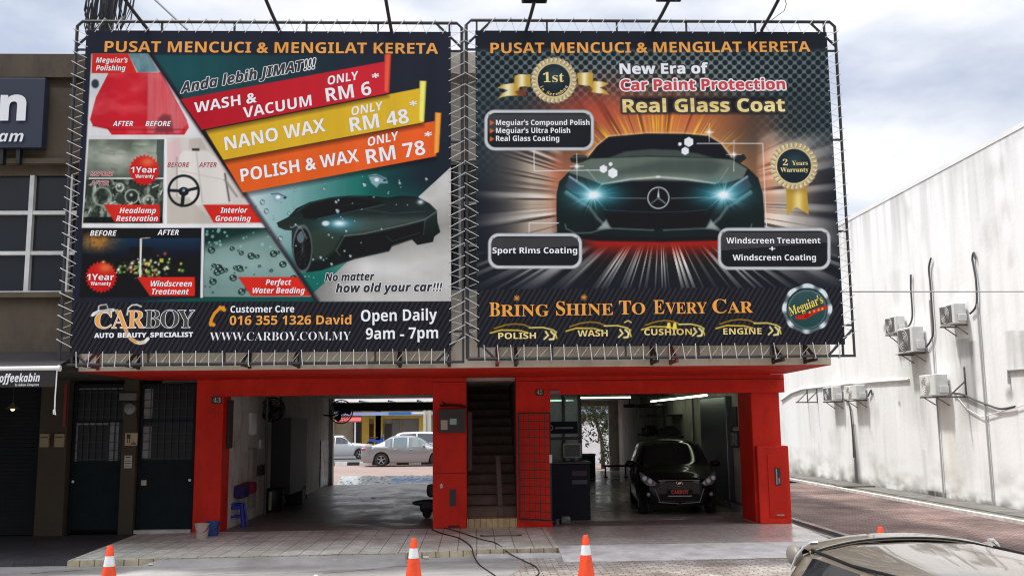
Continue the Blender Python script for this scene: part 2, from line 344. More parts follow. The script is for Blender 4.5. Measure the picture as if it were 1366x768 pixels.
a0 = gnd(215, 744, SLAB); a1 = gnd(540, 736.8, SLAB)
g = MB(); g.prism([(a0.x, a0.y - 0.033, SLAB - 0.012), (a1.x, a1.y - 0.033, SLAB - 0.012), (a1.x + 0.05, 14.5, PAV + 0.006), (a1.x - 0.3, 14.15, PAV + 0.008), (a1.x - 0.9, 14.05, PAV + 0.008), (a1.x - 1.7, 13.75, PAV + 0.008), (a1.x - 2.4, 13.9, PAV + 0.008), (a0.x + 0.5, 13.6, PAV + 0.008), (a0.x - 0.3, 13.75, PAV + 0.008), (a0.x - 0.5, 14.25, PAV + 0.008), (a0.x - 0.25, 14.6, PAV + 0.02)], (0, 0, -0.05)); struct('concrete_apron', g, mat('apron_concrete', (0.38, 0.365, 0.34), 0.9, col2=(0.20, 0.19, 0.175), vscale=1.1, bump=0.4, bscale=40))
r_ = random.Random(6); ed = [(0.3 + r_.uniform(-0.14, 0.14) + 0.25 * i / 12, 8 + i * 0.53, PAV + 0.004) for i in range(15)]
g = MB(); g.poly([(-40, 8, PAV + 0.004)] + ed + [(-40, ed[-1][1], PAV + 0.004)]); struct('concrete_forecourt', g, mat('stained_forecourt', (0.33, 0.315, 0.29), 0.9, col2=(0.17, 0.16, 0.148), vscale=1.3, stretch=(0.6, 1.6, 1), bump=0.5, bscale=45))
g = MB()
for (ax, ay, bx2, by2) in ((300, 758, 352, 756), (480, 757, 560, 754), (430, 764, 500, 759), (40, 764, 110, 760), (190, 762, 240, 765)):
    p0 = gnd(ax, ay, PAV + 0.006); p1 = gnd(bx2, by2, PAV + 0.006); pts = [p0.lerp(p1, i / 14) + Vector((0, r_.uniform(-0.04, 0.04), 0)) for i in range(15)]
    top_ = [p + Vector((0, 0.006 + r_.random() * 0.02, 0)) for p in pts]; low_ = [p - Vector((0, 0.006 + r_.random() * 0.02, 0)) for p in pts]
    for i in range(14): g.poly([low_[i], low_[i + 1], top_[i + 1], top_[i]])
struct('road_cracks', g, mat('crack_dark', (0.05, 0.045, 0.04), 0.95))
g = MB(); g.box(0.0, 1.36, 14.95, 15.22, PAV, 0.088); struct('doorstep', g, M_conc_pale)
dk = gnd(91, 747, 0.14)
g = MB(); g.prism([(-22, dk.y + 0.05, 0.14), (dk.x - 0.004, dk.y + 0.05, 0.14), (lb.x - 0.004, lb.y, 0.14), (lb.x - 0.004, YP + 0.02, 0.14), (-22, YP + 0.02, 0.14)], (0, 0, -0.15)); struct('dark_porch_slab', g, M_tile_dark)
g = MB(); g.box(5.98, 6.10, 15.5, 38, -0.02, 0.10); g.box(6.5, 6.62, 15.3, 38, -0.02, 0.06); struct('drain_wall', g, M_conc)
g = MB(); g.poly([(6.10, 15.5, 0.012), (6.5, 15.5, 0.012), (6.5, 38, 0.012), (6.10, 38, 0.012)]); struct('drain_floor', g, mat('drain_dark', (0.06, 0.058, 0.05), 0.9))
# garage floors
g = MB(); g.poly([(-4.75, YP + 0.024, SLAB), (-0.82, YP + 0.024, SLAB), (-0.82, 20.1, SLAB), (-4.75, 20.1, SLAB)]); struct('garage_threshold', g, M_thresh)
g = MB(); g.poly([(-4.75, 20.104, SLAB), (-0.2, 20.104, SLAB), (-0.2, 31.5, SLAB), (-4.75, 31.5, SLAB)]); g.box(-4.75, -0.2, 31.5, 31.6, -0.02, SLAB); struct('garage_floor', g, M_floor_l)
g = MB(); g.poly([(1.42, YP + 0.024, SLAB), (5.3, YP + 0.024, SLAB), (5.3, 19.2, SLAB), (1.42, 19.2, SLAB)]); struct('workshop_threshold', g, M_thresh)
g = MB(); g.poly([(0.9, 19.204, SLAB), (5.66, 19.204, SLAB), (5.66, 38.2, SLAB), (0.9, 38.2, SLAB)]); struct('workshop_floor', g, M_floor_r)
# behind the building
g = MB(); g.poly([(-60, 31.6, 0.0), (60, 31.6, 0.0), (60, 49.0, 0.0), (-60, 49.0, 0.0)]); struct('back_yard', g, M_pink)
M_kb = mat('kerb_black', (0.02, 0.02, 0.02), 0.7, var=0.3); M_kw = mat('kerb_white', (0.75, 0.74, 0.72), 0.7, var=0.2)
g = MB()
for i in range(-40, 40): g.box(i * 0.62 - 0.3, i * 0.62 + 0.32, 49.0, 49.2, -0.02, 0.16, mi=i % 2)
struct('striped_kerb', g, [M_kb, M_kw])
g = MB(); g.poly([(-60, 49.2, 0.004), (60, 49.2, 0.004), (60, 71, 0.004), (-60, 71, 0.004)]); struct('back_road', g, mat('back_asphalt', (0.10, 0.10, 0.098), 0.85, var=0.3, vscale=0.6))
g = MB(); g.box(-60, 60, 71, 76, -0.02, 0.15); struct('far_pavement', g, M_conc)

# ================================================================== the red and cream shop building
M_cream = mat('cream_wall', rgb(226, 217, 199), 0.85, col2=rgb(200, 188, 168), vscale=1.1, stretch=(1, 1, 0.35), bump=0.15, bscale=30, dirt=0.25)
M_red = mat('red_paint', rgb(214, 43, 26), 0.58, col2=rgb(192, 36, 22), vscale=2.4, bump=0.2, bscale=9, spec=0.2, stretch=(1, 1, 0.5), dirt=0.22)
M_redline = mat('red_seam', rgb(110, 20, 14), 0.7)
M_inwall = mat('inner_wall', rgb(222, 218, 209), 0.8, col2=rgb(186, 182, 174), vscale=0.9, stretch=(1, 1, 0.4), dirt=0.5)
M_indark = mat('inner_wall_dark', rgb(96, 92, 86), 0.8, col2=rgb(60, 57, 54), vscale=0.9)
M_ceil = mat('ceiling', rgb(190, 187, 180), 0.85, var=0.2)
M_black = mat('black_metal', (0.012, 0.012, 0.013), 0.45)
M_blackrub = mat('black_plastic', (0.014, 0.014, 0.015), 0.5)
M_glassd = mat('dark_glass', (0.015, 0.017, 0.02), 0.08, spec=0.6)
M_winframe = mat('white_frame', (0.62, 0.61, 0.58), 0.5, var=0.2)
M_white = mat('white_plastic', (0.72, 0.71, 0.68), 0.5, var=0.12)
M_steel = mat('steel', (0.45, 0.45, 0.45), 0.35, metal=0.9)
M_brown = mat('brown_wall', rgb(92, 80, 64), 0.85, col2=rgb(74, 64, 52), vscale=0.9, stretch=(1, 1, 0.5), bump=0.2, bscale=25, dirt=0.35)

SH = thing('shophouse', 'red and cream double-fronted shophouse with two open bays under the billboards', 'shophouse', (0, YP, SLAB))
XL, XR = -6.2, 5.72; ZS = 2.965
b = MB()
b.box(XL, XR, YU, YU + 0.22, ZS, 4.17); b.box(XL, XR, YU, YU + 0.22, 6.35, 7.62); b.box(XL, XR, YU - 0.0, YU + 0.22, 7.74, 8.17)
b.box(XL - 0.04, XR + 0.04, YU + 0.06, YU + 0.22, 7.62, 7.74); b.box(XL - 0.02, XR + 0.1, YU - 0.14, YU + 0.0, 7.78, 8.14)
b.box(XL, XL + 0.15, YU, YU + 0.22, 4.17, 6.35); b.box(XR - 0.15, XR, YU, YU + 0.22, 4.17, 6.35)
b.build('upper_wall', M_cream, SH)
b = MB(); b.box(XL, XL + 0.15, YU + 0.222, 31.62, ZS, 7.9); b.box(XR - 0.15, XR, YU + 0.222, 38.2, ZS, 7.9); b.box(0.76, XR, 38.2, 38.4, ZS, 7.9); b.box(XL + 0.15, 0.76, 31.42, 31.62, 3.1, 7.9); b.box(0.64, 0.76, 31.62, 38.4, ZS, 7.9); b.build('side_wall', M_cream, SH)
b = MB(); b.box(XL + 0.15, XR - 0.15, YU + 0.222, 31.42, 7.45, 7.6); b.box(0.76, XR - 0.15, 31.42, 38.2, 7.45, 7.6); b.build('roof', M_conc, SH)
w = MB(); w.box(XL + 0.15, XR - 0.15, YU + 0.12, YU + 0.14, 4.17, 6.35); wo = w.build('window', M_glassd, SH)
w = MB()
for i in range(13):
    x = XL + 0.17 + i * (XR - XL - 0.34) / 12; w.box(x - 0.025, x + 0.025, YU + 0.05, YU + 0.118, 4.18, 6.34)
for z in (4.2, 4.95, 5.65, 6.32): w.box(XL + 0.17, XR - 0.17, YU + 0.06, YU + 0.116, z - 0.02, z + 0.02)
w.build('frame', M_winframe, wo)
b = MB(); b.box(XL, XR, YU + 0.003, YP + 0.3, ZS - 0.004, ZS + 0.2)
b.prism([(XL, YU - 0.0, ZS - 0.006), (XR, YU - 0.0, ZS - 0.006), (XR + 0.2, YP, ZS - 0.006), (XL, YP, ZS - 0.006)], (0, 0, 0.005)); b.build('soffit', M_red, SH)
b = MB(); b.box(-6.0, 0.83, YP + 0.304, 31.6, 2.90, 3.1); b.box(0.83, 5.65, YP + 0.304, 38.2, 2.90, 3.1); b.build('ceiling', M_ceil, SH)
ZB = 2.645
b = MB(); b.box(-5.26, -0.82, YP + 0.006, YP + 0.28, ZB, ZS - 0.007); b.box(0.76, 5.95, YP + 0.006, YP + 0.28, ZB - 0.03, ZS - 0.007)
b.build('beam', M_red, SH)
b = MB(); b.box(-0.82, 5.95, YP - 0.006, YP + 0.005, ZS - 0.10, ZS - 0.085); b.box(-0.80, -0.20, YP - 0.006, YP - 0.001, 1.155, 1.17); b.build('seam', M_redline, SH)
# pillars with meter hatches
def hatch(parent, x, z0, z1, y, w=0.10):
    h = MB(); h.box(x - w, x + w, y - 0.006, y, z0, z1); return h
p = MB(); p.bbox(-5.26, -4.75, YP, YP + 0.55, SLAB, ZS - 0.008, 0.015); p.build('pillar', M_red, SH)
p = MB(); p.bbox(-0.82, -0.18, YP, YP + 0.5, SLAB, ZS - 0.008, 0.015); p2 = p.build('pillar', M_red, SH)
q = MB(); q.box(-0.50, -0.38, YP - 0.012, YP - 0.001, 0.56, 0.87); q.build('hatch', mat('hatch_dark', (0.03, 0.028, 0.026), 0.6), p2)
q = MB(); q.box(-0.53, -0.31, YP - 0.006, YP - 0.001, 0.17, 0.21); q.build('pipe_hole', M_black, p2)
q = MB(); pts = []
rr = random.Random(3)
for i in range(14):
    a = 2 * PI * i / 14; pts.append((-0.655 + 0.028 * math.cos(a) * (0.7 + rr.random() * 0.5), YP - 0.003, 0.93 + 0.05 * math.sin(a) * (0.7 + rr.random() * 0.5)))
q.prism(pts, (0, 0.002, 0)); q.build('paint_chip', mat('chip', (0.55, 0.45, 0.4), 0.8), p2)
p = MB(); p.bbox(5.30, 5.86, YP + 0.06, YP + 1.0, SLAB, ZS - 0.008, 0.02); p.bbox(5.34, 5.95, YP - 0.06, YP + 1.02, SLAB, 1.60, 0.02); p3 = p.build('pillar', M_red, SH)
q = MB(); q.bbox(5.53, 5.88, YP - 0.075, YP - 0.058, 0.27, 1.43, 0.006); mp3 = q.build('meter_door', mat('red_door', rgb(196, 38, 20), 0.6, var=0.1, spec=0.2), p3)
q = MB(); q.box(5.655, 5.765, YP - 0.083, YP - 0.074, 0.86, 1.19); q.build('meter_window', mat('meter_window', (0.03, 0.03, 0.03), 0.3), mp3)
q = MB(); q.box(5.675, 5.70, YP - 0.09, YP - 0.083, 0.88, 1.17, 0); q.box(5.72, 5.745, YP - 0.089, YP - 0.083, 0.9, 1.0, 0); q.box(5.66, 5.80, YP - 0.083, YP - 0.075, 0.30, 0.325, 0); q.build('meter_bar', mat('meter_bar', (0.3, 0.28, 0.26), 0.5), mp3)
p = MB(); p.bbox(0.76, 1.42, YP, YP + 0.2, SLAB, ZS - 0.008, 0.012); p.build('front_wall', M_red, SH)
# partitions
p = MB(); p.box(-4.9, -4.75, YP + 0.552, 31.6, SLAB, 2.9)
p.box(-4.9, -4.62, 31.3, 31.6, SLAB, 2.9)
p.build('left_party_wall', M_inwall, SH)
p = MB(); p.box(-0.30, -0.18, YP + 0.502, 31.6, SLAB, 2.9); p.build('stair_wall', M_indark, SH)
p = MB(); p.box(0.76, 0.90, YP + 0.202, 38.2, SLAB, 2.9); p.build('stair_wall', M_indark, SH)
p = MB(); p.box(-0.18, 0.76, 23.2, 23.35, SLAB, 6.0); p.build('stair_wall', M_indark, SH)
p = MB(); p.box(5.65, 5.75, YP + 1.03, 38.2, SLAB, 2.96); p.build('right_wall', M_inwall, SH)
xa, xb = 4.15, 5.32
p = MB(); p.box(0.9, xa, 38.2, 38.4, SLAB, 2.96); p.box(xb, 5.75, 38.2, 38.4, SLAB, 2.96); p.box(xa, xb, 38.2, 38.4, 2.68, 2.96); p.build('back_wall', M_inwall, SH)
p = MB(); p.box(xb - 0.05, xb + 0.02, 38.12, 38.198, SLAB, 2.7); p.box(xa - 0.02, xa + 0.05, 38.12, 38.198, SLAB, 2.7); p.build('back_door_frame', M_white, SH)
p = MB(); p.box(-4.62, -0.3, 31.35, 31.6, 2.50, 2.77); p.build('shutter_box', mat('shutter_box', (0.03, 0.03, 0.033), 0.6), SH)
# back awning: thin translucent roof over the yard, on rafters
mt = bpy.data.materials.new('translucent_sheet'); mt.use_nodes = True; t_ = mt.node_tree; t_.nodes.clear()
o_ = t_.nodes.new('ShaderNodeOutputMaterial'); tr_ = t_.nodes.new('ShaderNodeBsdfTranslucent'); tr_.inputs[0].default_value = (0.85, 0.86, 0.88, 1); df_ = t_.nodes.new('ShaderNodeBsdfDiffuse'); df_.inputs[0].default_value = (0.8, 0.8, 0.8, 1)
mm_ = t_.nodes.new('ShaderNodeMixShader'); mm_.inputs[0].default_value = 0.35; t_.links.new(tr_.outputs[0], mm_.inputs[1]); t_.links.new(df_.outputs[0], mm_.inputs[2]); t_.links.new(mm_.outputs[0], o_.inputs[0])
aw = thing('back_awning', 'pale translucent roof over the back of the left bay', 'awning', (-2.5, 31.7, 2.9))
p = MB(); p.prism([(-5.0, 31.7, 2.95), (0.2, 31.7, 2.95), (0.2, 34.3, 2.86), (-5.0, 34.3, 2.86)], (0, 0, 0.012)); p.build('roof_sheet', mt, aw)
p = MB()
for i in range(6): p.box(-4.8 + i * 0.95, -4.75 + i * 0.95, 31.7, 34.3, 2.80, 2.85)
p.box(-5, 0.2, 32.8, 32.85, 2.77, 2.80); p.build('rafter', M_black, aw)

# stair flight between the bays
st = thing('staircase', 'steep tiled staircase climbing into the dark between the two bays', 'staircase', (0.29, YP, SLAB))
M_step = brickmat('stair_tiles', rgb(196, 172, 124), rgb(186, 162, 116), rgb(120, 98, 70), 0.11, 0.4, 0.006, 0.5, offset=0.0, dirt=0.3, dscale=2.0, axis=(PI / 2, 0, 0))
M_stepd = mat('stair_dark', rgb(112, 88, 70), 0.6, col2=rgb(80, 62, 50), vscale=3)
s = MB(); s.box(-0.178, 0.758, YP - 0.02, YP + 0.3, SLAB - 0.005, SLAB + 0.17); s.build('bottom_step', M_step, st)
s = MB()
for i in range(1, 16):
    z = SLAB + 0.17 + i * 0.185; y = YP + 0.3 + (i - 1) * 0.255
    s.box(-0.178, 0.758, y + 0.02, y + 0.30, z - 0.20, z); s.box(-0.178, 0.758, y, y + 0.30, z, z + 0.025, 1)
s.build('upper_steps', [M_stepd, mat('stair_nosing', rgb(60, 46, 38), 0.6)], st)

# ================================================================== brown neighbour
BH = thing('brown_building', 'brown two-storey shop building at the left edge with white window frames', 'building', (-10, YU, 0))
z_ = lambda y, x=50: at(x, y, YU).z
b = MB(); x0, x1 = -16.0, XL - 0.03
zt = 8.14; zl0, zl1 = z_(108), z_(103)
b.box(x0, x1, YU, YU + 0.25, zl1, zt); b.box(x0, x1, YU + 0.12, YU + 0.25, zl0 - 0.1, zl1)
b.box(x0, x1, YU + 0.05, YU + 0.25, z_(212), zl0 - 0.1); b.box(x0, x1, YU - 0.05, YU + 0.25, z_(219), z_(212) - 0.0); b.box(x0, x1, YU + 0.1, YU + 0.25, z_(232), z_(219))
b.box(x0, x1, YU + 0.05, YU + 0.25, 2.98, z_(390)); b.box(x0, x1, YU - 0.06, YU + 0.05, z_(397), z_(390))
b.build('upper_wall', M_brown, BH)
w = MB(); w.box(x0, x1, YU + 0.17, YU + 0.2, z_(390), z_(232)); wo = w.build('window', M_glassd, BH)
w = MB()
for x in (at(-90, 300, YU).x, at(36, 300, YU).x, at(88, 300, YU).x): w.box(x - 0.035, x + 0.035, YU + 0.08, YU + 0.168, z_(390), z_(232))
for y in (282, 336): w.box(x0, x1, YU + 0.09, YU + 0.166, z_(y) - 0.03, z_(y) + 0.03)
w.box(x0, x1, YU + 0.07, YU + 0.166, z_(390), z_(387)); w.build('frame', M_winframe, wo)
b = MB(); b.box(x0, x1, YU + 0.252, 31.5, 7.4, 7.6); b.box(x0, x0 + 0.2, YU + 0.252, 31.5, 0, 7.6); b.box(x0, x1, 31.3, 31.5, 0, 7.4); b.build('roof', M_conc, BH)
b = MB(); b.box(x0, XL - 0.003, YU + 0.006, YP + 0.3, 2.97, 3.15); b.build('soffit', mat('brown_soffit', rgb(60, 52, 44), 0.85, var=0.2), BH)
pz = 2.97
M_brown2 = mat('brown_pier', rgb(70, 60, 45), 0.85, col2=rgb(58, 50, 38), vscale=1.2)
def bx(px): return at(px, 600, YP).x
b = MB(); b.box(bx(55), bx(92), YP - 0.12, YP + 0.3, 0.14, pz); b.build('pillar', M_brown2, BH)
b = MB(); b.box(bx(163), bx(182), YP - 0.04, YP + 0.3, 0.14, pz); b.build('pillar', M_brown2, BH)
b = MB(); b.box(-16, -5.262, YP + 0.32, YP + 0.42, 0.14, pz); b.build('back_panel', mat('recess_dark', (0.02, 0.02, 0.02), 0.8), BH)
b = MB()
for i in range(38): b.prism([(-16, YP + 0.0, 0.16 + i * 0.072), (-16, YP + 0.03, 0.16 + i * 0.072), (-16, YP + 0.03, 0.23 + i * 0.072), (-16, YP + 0.014, 0.228 + i * 0.072)], (16 + bx(55), 0, 0))
b.build('roller_shutter', mat('shutter', (0.014, 0.016, 0.017), 0.75, var=0.2, spec=0.15), BH)
b = MB(); b.box(bx(86), bx(90), YP - 0.15, YP - 0.121, 2.1, 2.9); b.build('red_pipe', mat('red_pipe', rgb(120, 24, 18), 0.6), BH)
# two dark doors with barred panes
M_door = mat('dark_green_door', (0.009, 0.015, 0.017), 0.75, var=0.25, vscale=4, spec=0.15)
def bardoor(pxa, pxb, label, panes):
    xa, xb = bx(pxa), bx(pxb)
    d = thing('metal_door', label, 'door', ((xa + xb) / 2, YP + 0.1, 0.16))
    m = MB(); m.box(xa + 0.02, xb - 0.02, YP + 0.08, YP + 0.12, 0.22, 1.42); m.box(xa + 0.02, xb - 0.02, YP + 0.08, YP + 0.12, 1.42, 1.47)
    m.build('lower_panel', M_door, d)
    m = MB(); m.box(xa, xa + 0.05, YP + 0.06, YP + 0.14, 0.16, 2.9); m.box(xb - 0.05, xb, YP + 0.06, YP + 0.14, 0.16, 2.9); m.box(xa + 0.05, xb - 0.05, YP + 0.06, YP + 0.14, 2.85, 2.9); m.box(xa + 0.05, xb - 0.05, YP + 0.06, YP + 0.14, 2.18, 2.22)
    m.build('frame', M_door, d)
    m = MB(); m.box(xa + 0.05, xb - 0.05, YP + 0.1, YP + 0.115, 1.47, 2.85); m.build('glass', mat('door_glass', (0.006, 0.009, 0.011), 0.3, spec=0.25), d)
    m = MB()
    for x0_, x1_, z0_, z1_ in panes: m.box(x0_, x1_, YP + 0.088, YP + 0.098, z0_, z1_)
    m.build('pale_strip', mat('pale_strip', rgb(128, 130, 130), 0.6, var=0.3), d)
    m = MB()
    n = max(3, int((xb - xa) / 0.13))
    for i in range(n + 1):
        x = xa + 0.05 + (xb - xa - 0.1) * i / n; m.box(x - 0.006, x + 0.006, YP + 0.066, YP + 0.078, 1.47, 2.85)
    for i in range(9): m.box(xa + 0.05, xb - 0.05, YP + 0.062, YP + 0.066, 1.5 + i * 0.155, 1.512 + i * 0.155)
    m.build('bars', M_black, d)
    m = MB(); m.lathe([(0.0, -0.0), (0.025, 0.0), (0.03, 0.03), (0.0, 0.04)], 10, (xa + 0.06 if pxa < 100 else xb - 0.06, YP + 0.03, 1.1), axis='y'); m.build('handle', M_steel, d)
    return d
bardoor(94, 163, 'dark barred door with pale strips in its panes beside the brown pillar', [(bx(94) + 0.05, bx(100), 1.47, 2.2), (bx(143), bx(149), 1.47, 2.18), (bx(151), bx(155), 1.47, 2.18), (bx(100), bx(140), 2.14, 2.17), (bx(98), bx(160), 2.80, 2.82), (bx(98), bx(160), 2.20, 2.22)])
bardoor(184, 258, 'dark barred door right against the left red pillar', [(bx(186), bx(199), 1.5, 2.1), (bx(186), bx(199), 2.25, 2.8)])
g = MB(); g.box(bx(184), bx(258), YP - 0.05, YP + 0.1, SLAB, SLAB + 0.06); struct('door_sill', g, M_conc_pale)
# ================================================================== billboards: art is printed on the banner (colour attribute), lettering lies on it
PRINT = 1.0
def tolin(a):
    a = np.clip(a, 0, 1); return np.where(a <= 0.04045, a / 12.92, ((a + 0.055) / 1.055) ** 2.4)
M_print = bpy.data.materials.new('banner_print'); M_print.use_nodes = True
_t = M_print.node_tree; _b = _t.nodes['Principled BSDF']; _a = _t.nodes.new('ShaderNodeAttribute'); _a.attribute_name = 'print'
_t.links.new(_a.outputs['Color'], _b.inputs['Base Color']); _b.inputs['Roughness'].default_value = 0.5; _b.inputs['Specular IOR Level'].default_value = 0.16
_c = _t.nodes.new('ShaderNodeTexCoord'); _n1 = _t.nodes.new('ShaderNodeTexNoise'); _n1.inputs['Scale'].default_value = 0.9; _n1.inputs['Detail'].default_value = 2
_mp = _t.nodes.new('ShaderNodeMapping'); _mp.inputs['Scale'].default_value = (2.2, 1, 0.5); _t.links.new(_c.outputs['Object'], _mp.inputs[0]); _t.links.new(_mp.outputs[0], _n1.inputs['Vector'])
_bp = _t.nodes.new('ShaderNodeBump'); _bp.inputs['Strength'].default_value = 0.45; _bp.inputs['Distance'].default_value = 0.05; _t.links.new(_n1.outputs[0], _bp.inputs['Height']); _t.links.new(_bp.outputs[0], _b.inputs['Normal'])

class Art:
    """paints in the photograph's pixel units; the banner's grid carries the result"""
    def __init__(s, tl, tr, br, bl, nx, ny):
        c = [at(*p, YB) for p in (tl, tr, br, bl)]
        s.x0 = (c[0].x + c[3].x) / 2; s.x1 = (c[1].x + c[2].x) / 2; s.z1 = (c[0].z + c[1].z) / 2; s.z0 = (c[2].z + c[3].z) / 2
        s.nx, s.ny = nx, ny
        gx, gz = np.meshgrid(np.linspace(s.x0, s.x1, nx), np.linspace(s.z0, s.z1, ny)); s.gx, s.gz = gx, gz
        w = np.stack([gx.ravel(), np.full(gx.size, YB), gz.ravel() - CAMZ]); c_ = RM.T @ w
        s.X = (683 + FPX * c_[0] / c_[2]).reshape(gx.shape); s.Y = (384 + FPX * c_[1] / c_[2]).reshape(gx.shape)
        s.I = np.zeros((ny, nx, 3)); s.rng = np.random.RandomState(5)
    def win(s, x0, y0, x1, y1):
        if not hasattr(s, '_cx'):
            s._cx0, s._cx1 = s.X.min(0), s.X.max(0); s._ry0, s._ry1 = s.Y.min(1), s.Y.max(1)
        c = np.nonzero((s._cx1 >= x0) & (s._cx0 <= x1))[0]; r = np.nonzero((s._ry1 >= y0) & (s._ry0 <= y1))[0]
        if len(c) == 0 or len(r) == 0: return None
        return (slice(r[0], r[-1] + 1), slice(c[0], c[-1] + 1))
    def wpts(s, pts, pad):
        xs = [p[0] for p in pts]; ys = [p[1] for p in pts]; return s.win(min(xs) - pad, min(ys) - pad, max(xs) + pad, max(ys) + pad)
    def sdf(s, pts, w=None):
        X, Y = (s.X, s.Y) if w is None else (s.X[w], s.Y[w]); d = np.full(X.shape, 1e9); inside = np.zeros(X.shape, bool); n = len(pts)
        for i in range(n):
            ax, ay = pts[i]; bx_, by_ = pts[(i + 1) % n]; ex, ey = bx_ - ax, by_ - ay; wx, wy = X - ax, Y - ay
            t = np.clip((wx * ex + wy * ey) / (ex * ex + ey * ey + 1e-9), 0, 1)
            d = np.minimum(d, (wx - ex * t) ** 2 + (wy - ey * t) ** 2)
            if ay != by_:
                inside ^= ((ay > Y) != (by_ > Y)) & (X < (bx_ - ax) * (Y - ay) / (by_ - ay) + ax)
        d = np.sqrt(d); return np.where(inside, -d, d)
    def seg(s, pts, w=None):
        X, Y = (s.X, s.Y) if w is None else (s.X[w], s.Y[w]); d = np.full(X.shape, 1e9)
        for (ax, ay), (bx_, by_) in zip(pts[:-1], pts[1:]):
            ex, ey = bx_ - ax, by_ - ay; wx, wy = X - ax, Y - ay
            t = np.clip((wx * ex + wy * ey) / (ex * ex + ey * ey + 1e-9), 0, 1)
            d = np.minimum(d, (wx - ex * t) ** 2 + (wy - ey * t) ** 2)
        return np.sqrt(d)
    def put(s, mask, col, a=1.0, w=None):
        m = (np.clip(mask, 0, 1) * a)[..., None]
        c = np.array(col) / 255.0 if not isinstance(col, np.ndarray) else col
        if w is None: s.I = s.I * (1 - m) + c * m
        else: s.I[w] = s.I[w] * (1 - m) + c * m
    def poly(s, pts, col, a=1.0, soft=1.0):
        if isinstance(col, np.ndarray): s.put(0.5 - s.sdf(pts) / soft, col, a); return
        w = s.wpts(pts, soft + 1)
        if w: s.put(0.5 - s.sdf(pts, w) / soft, col, a, w)
    def line(s, pts, wd, col, a=1.0, soft=1.0):
        w = s.wpts(pts, wd + soft + 1)
        if w: s.put(0.5 - (s.seg(pts, w) - wd / 2) / soft, col, a, w)
    def glow(s, x, y, rx, ry, col, a=1.0, p=1.0):
        w = s.win(x - rx * 3, y - ry * 3, x + rx * 3, y + ry * 3)
        if w: s.put(np.exp(-(((s.X[w] - x) / rx) ** 2 + ((s.Y[w] - y) / ry) ** 2) ** p), col, a, w)
    def ell(s, x, y, rx, ry, col, a=1.0, soft=1.0):
        w = s.win(x - rx - soft - 1, y - ry - soft - 1, x + rx + soft + 1, y + ry + soft + 1)
        if not w: return
        r = np.sqrt(((s.X[w] - x) / rx) ** 2 + ((s.Y[w] - y) / ry) ** 2); s.put(0.5 - (r - 1) * min(rx, ry) / soft, col, a, w)
    def ring(s, x, y, r, wd, col, a=1.0, soft=1.0, ry=None):
        k = 1.0 if ry is None else r / ry; R_ = max(r, ry or r) + wd + soft + 1
        w = s.win(x - R_, y - R_, x + R_, y + R_)
        if not w: return
        d = np.sqrt((s.X[w] - x) ** 2 + ((s.Y[w] - y) * k) ** 2); s.put(0.5 - (abs(d - r) - wd / 2) / soft, col, a, w)
    def rrect(s, x0, y0, x1, y1, r, col, a=1.0, grow=0.0):
        cx, cy = (x0 + x1) / 2, (y0 + y1) / 2; qx = abs(s.X - cx) - (x1 - x0) / 2 + r; qy = abs(s.Y - cy) - (y1 - y0) / 2 + r
        d = np.sqrt(np.maximum(qx, 0) ** 2 + np.maximum(qy, 0) ** 2) + np.minimum(np.maximum(qx, qy), 0) - r - grow; s.put(0.5 - d, col, a)
    def rad(s, cx, cy, n, seed, sharp=1.0):
        """random streaks round a centre, 0..1"""
        r = np.random.RandomState(seed).rand(n + 1); r[-1] = r[0]
        a = (np.arctan2(s.Y - cy, s.X - cx) + PI) / (2 * PI) * n; i = np.clip(a.astype(int), 0, n - 1); f = a - i; f = f * f * (3 - 2 * f)
        return (r[i] * (1 - f) + r[i + 1] * f) ** sharp
    def noise(s, sx, sy, seed, octv=3):
        o = np.zeros(s.X.shape); amp = 1.0; tot = 0
        for k in range(octv):
            r = np.random.RandomState(seed + k).rand(64, 64); u = (s.X / sx * 2 ** k) % 63; v = (s.Y / sy * 2 ** k) % 63
            i = u.astype(int); j = v.astype(int); f = u - i; g_ = v - j; f = f * f * (3 - 2 * f); g_ = g_ * g_ * (3 - 2 * g_)
            o += amp * ((r[j, i] * (1 - f) + r[j, i + 1] * f) * (1 - g_) + (r[j + 1, i] * (1 - f) + r[j + 1, i + 1] * f) * g_); tot += amp; amp *= 0.5
        return o / tot
    def build(s, parent):
        nx, ny = s.nx, s.ny
        off = parent.location
        co = np.stack([s.gx.ravel() - off.x, np.full(s.gx.size, YB - off.y), s.gz.ravel() - off.z], 1)
        idx = np.arange(nx * ny).reshape(ny, nx)
        q = np.stack([idx[:-1, :-1], idx[:-1, 1:], idx[1:, 1:], idx[1:, :-1]], -1).reshape(-1, 4)
        me = bpy.data.meshes.new('banner'); me.vertices.add(len(co)); me.vertices.foreach_set('co', co.ravel())
        me.loops.add(q.size); me.loops.foreach_set('vertex_index', q.ravel()); me.polygons.add(len(q)); me.polygons.foreach_set('loop_start', np.arange(0, q.size, 4)); me.polygons.foreach_set('loop_total', np.full(len(q), 4))
        me.update(calc_edges=True)
        at_ = me.color_attributes.new('print', 'FLOAT_COLOR', 'POINT')
        colr = np.concatenate([np.clip(tolin(s.I.reshape(-1, 3)) ** 1.1 * 1.12 - 0.009, 0.004, 0.9) * PRINT, np.ones((nx * ny, 1))], 1); at_.data.foreach_set('color', colr.ravel())
        me.materials.append(M_print); o = bpy.data.objects.new('banner', me); COL.objects.link(o); o.parent = parent
        # the cloth's hem and back
        h = MB(); h.box(s.x0 - 0.004, s.x1 + 0.004, YB + 0.003, YB + 0.02, s.z0 - 0.004, s.z1 + 0.004); h.build('banner_back', mat('banner_back', (0.05, 0.052, 0.06), 0.6), parent)
        return o

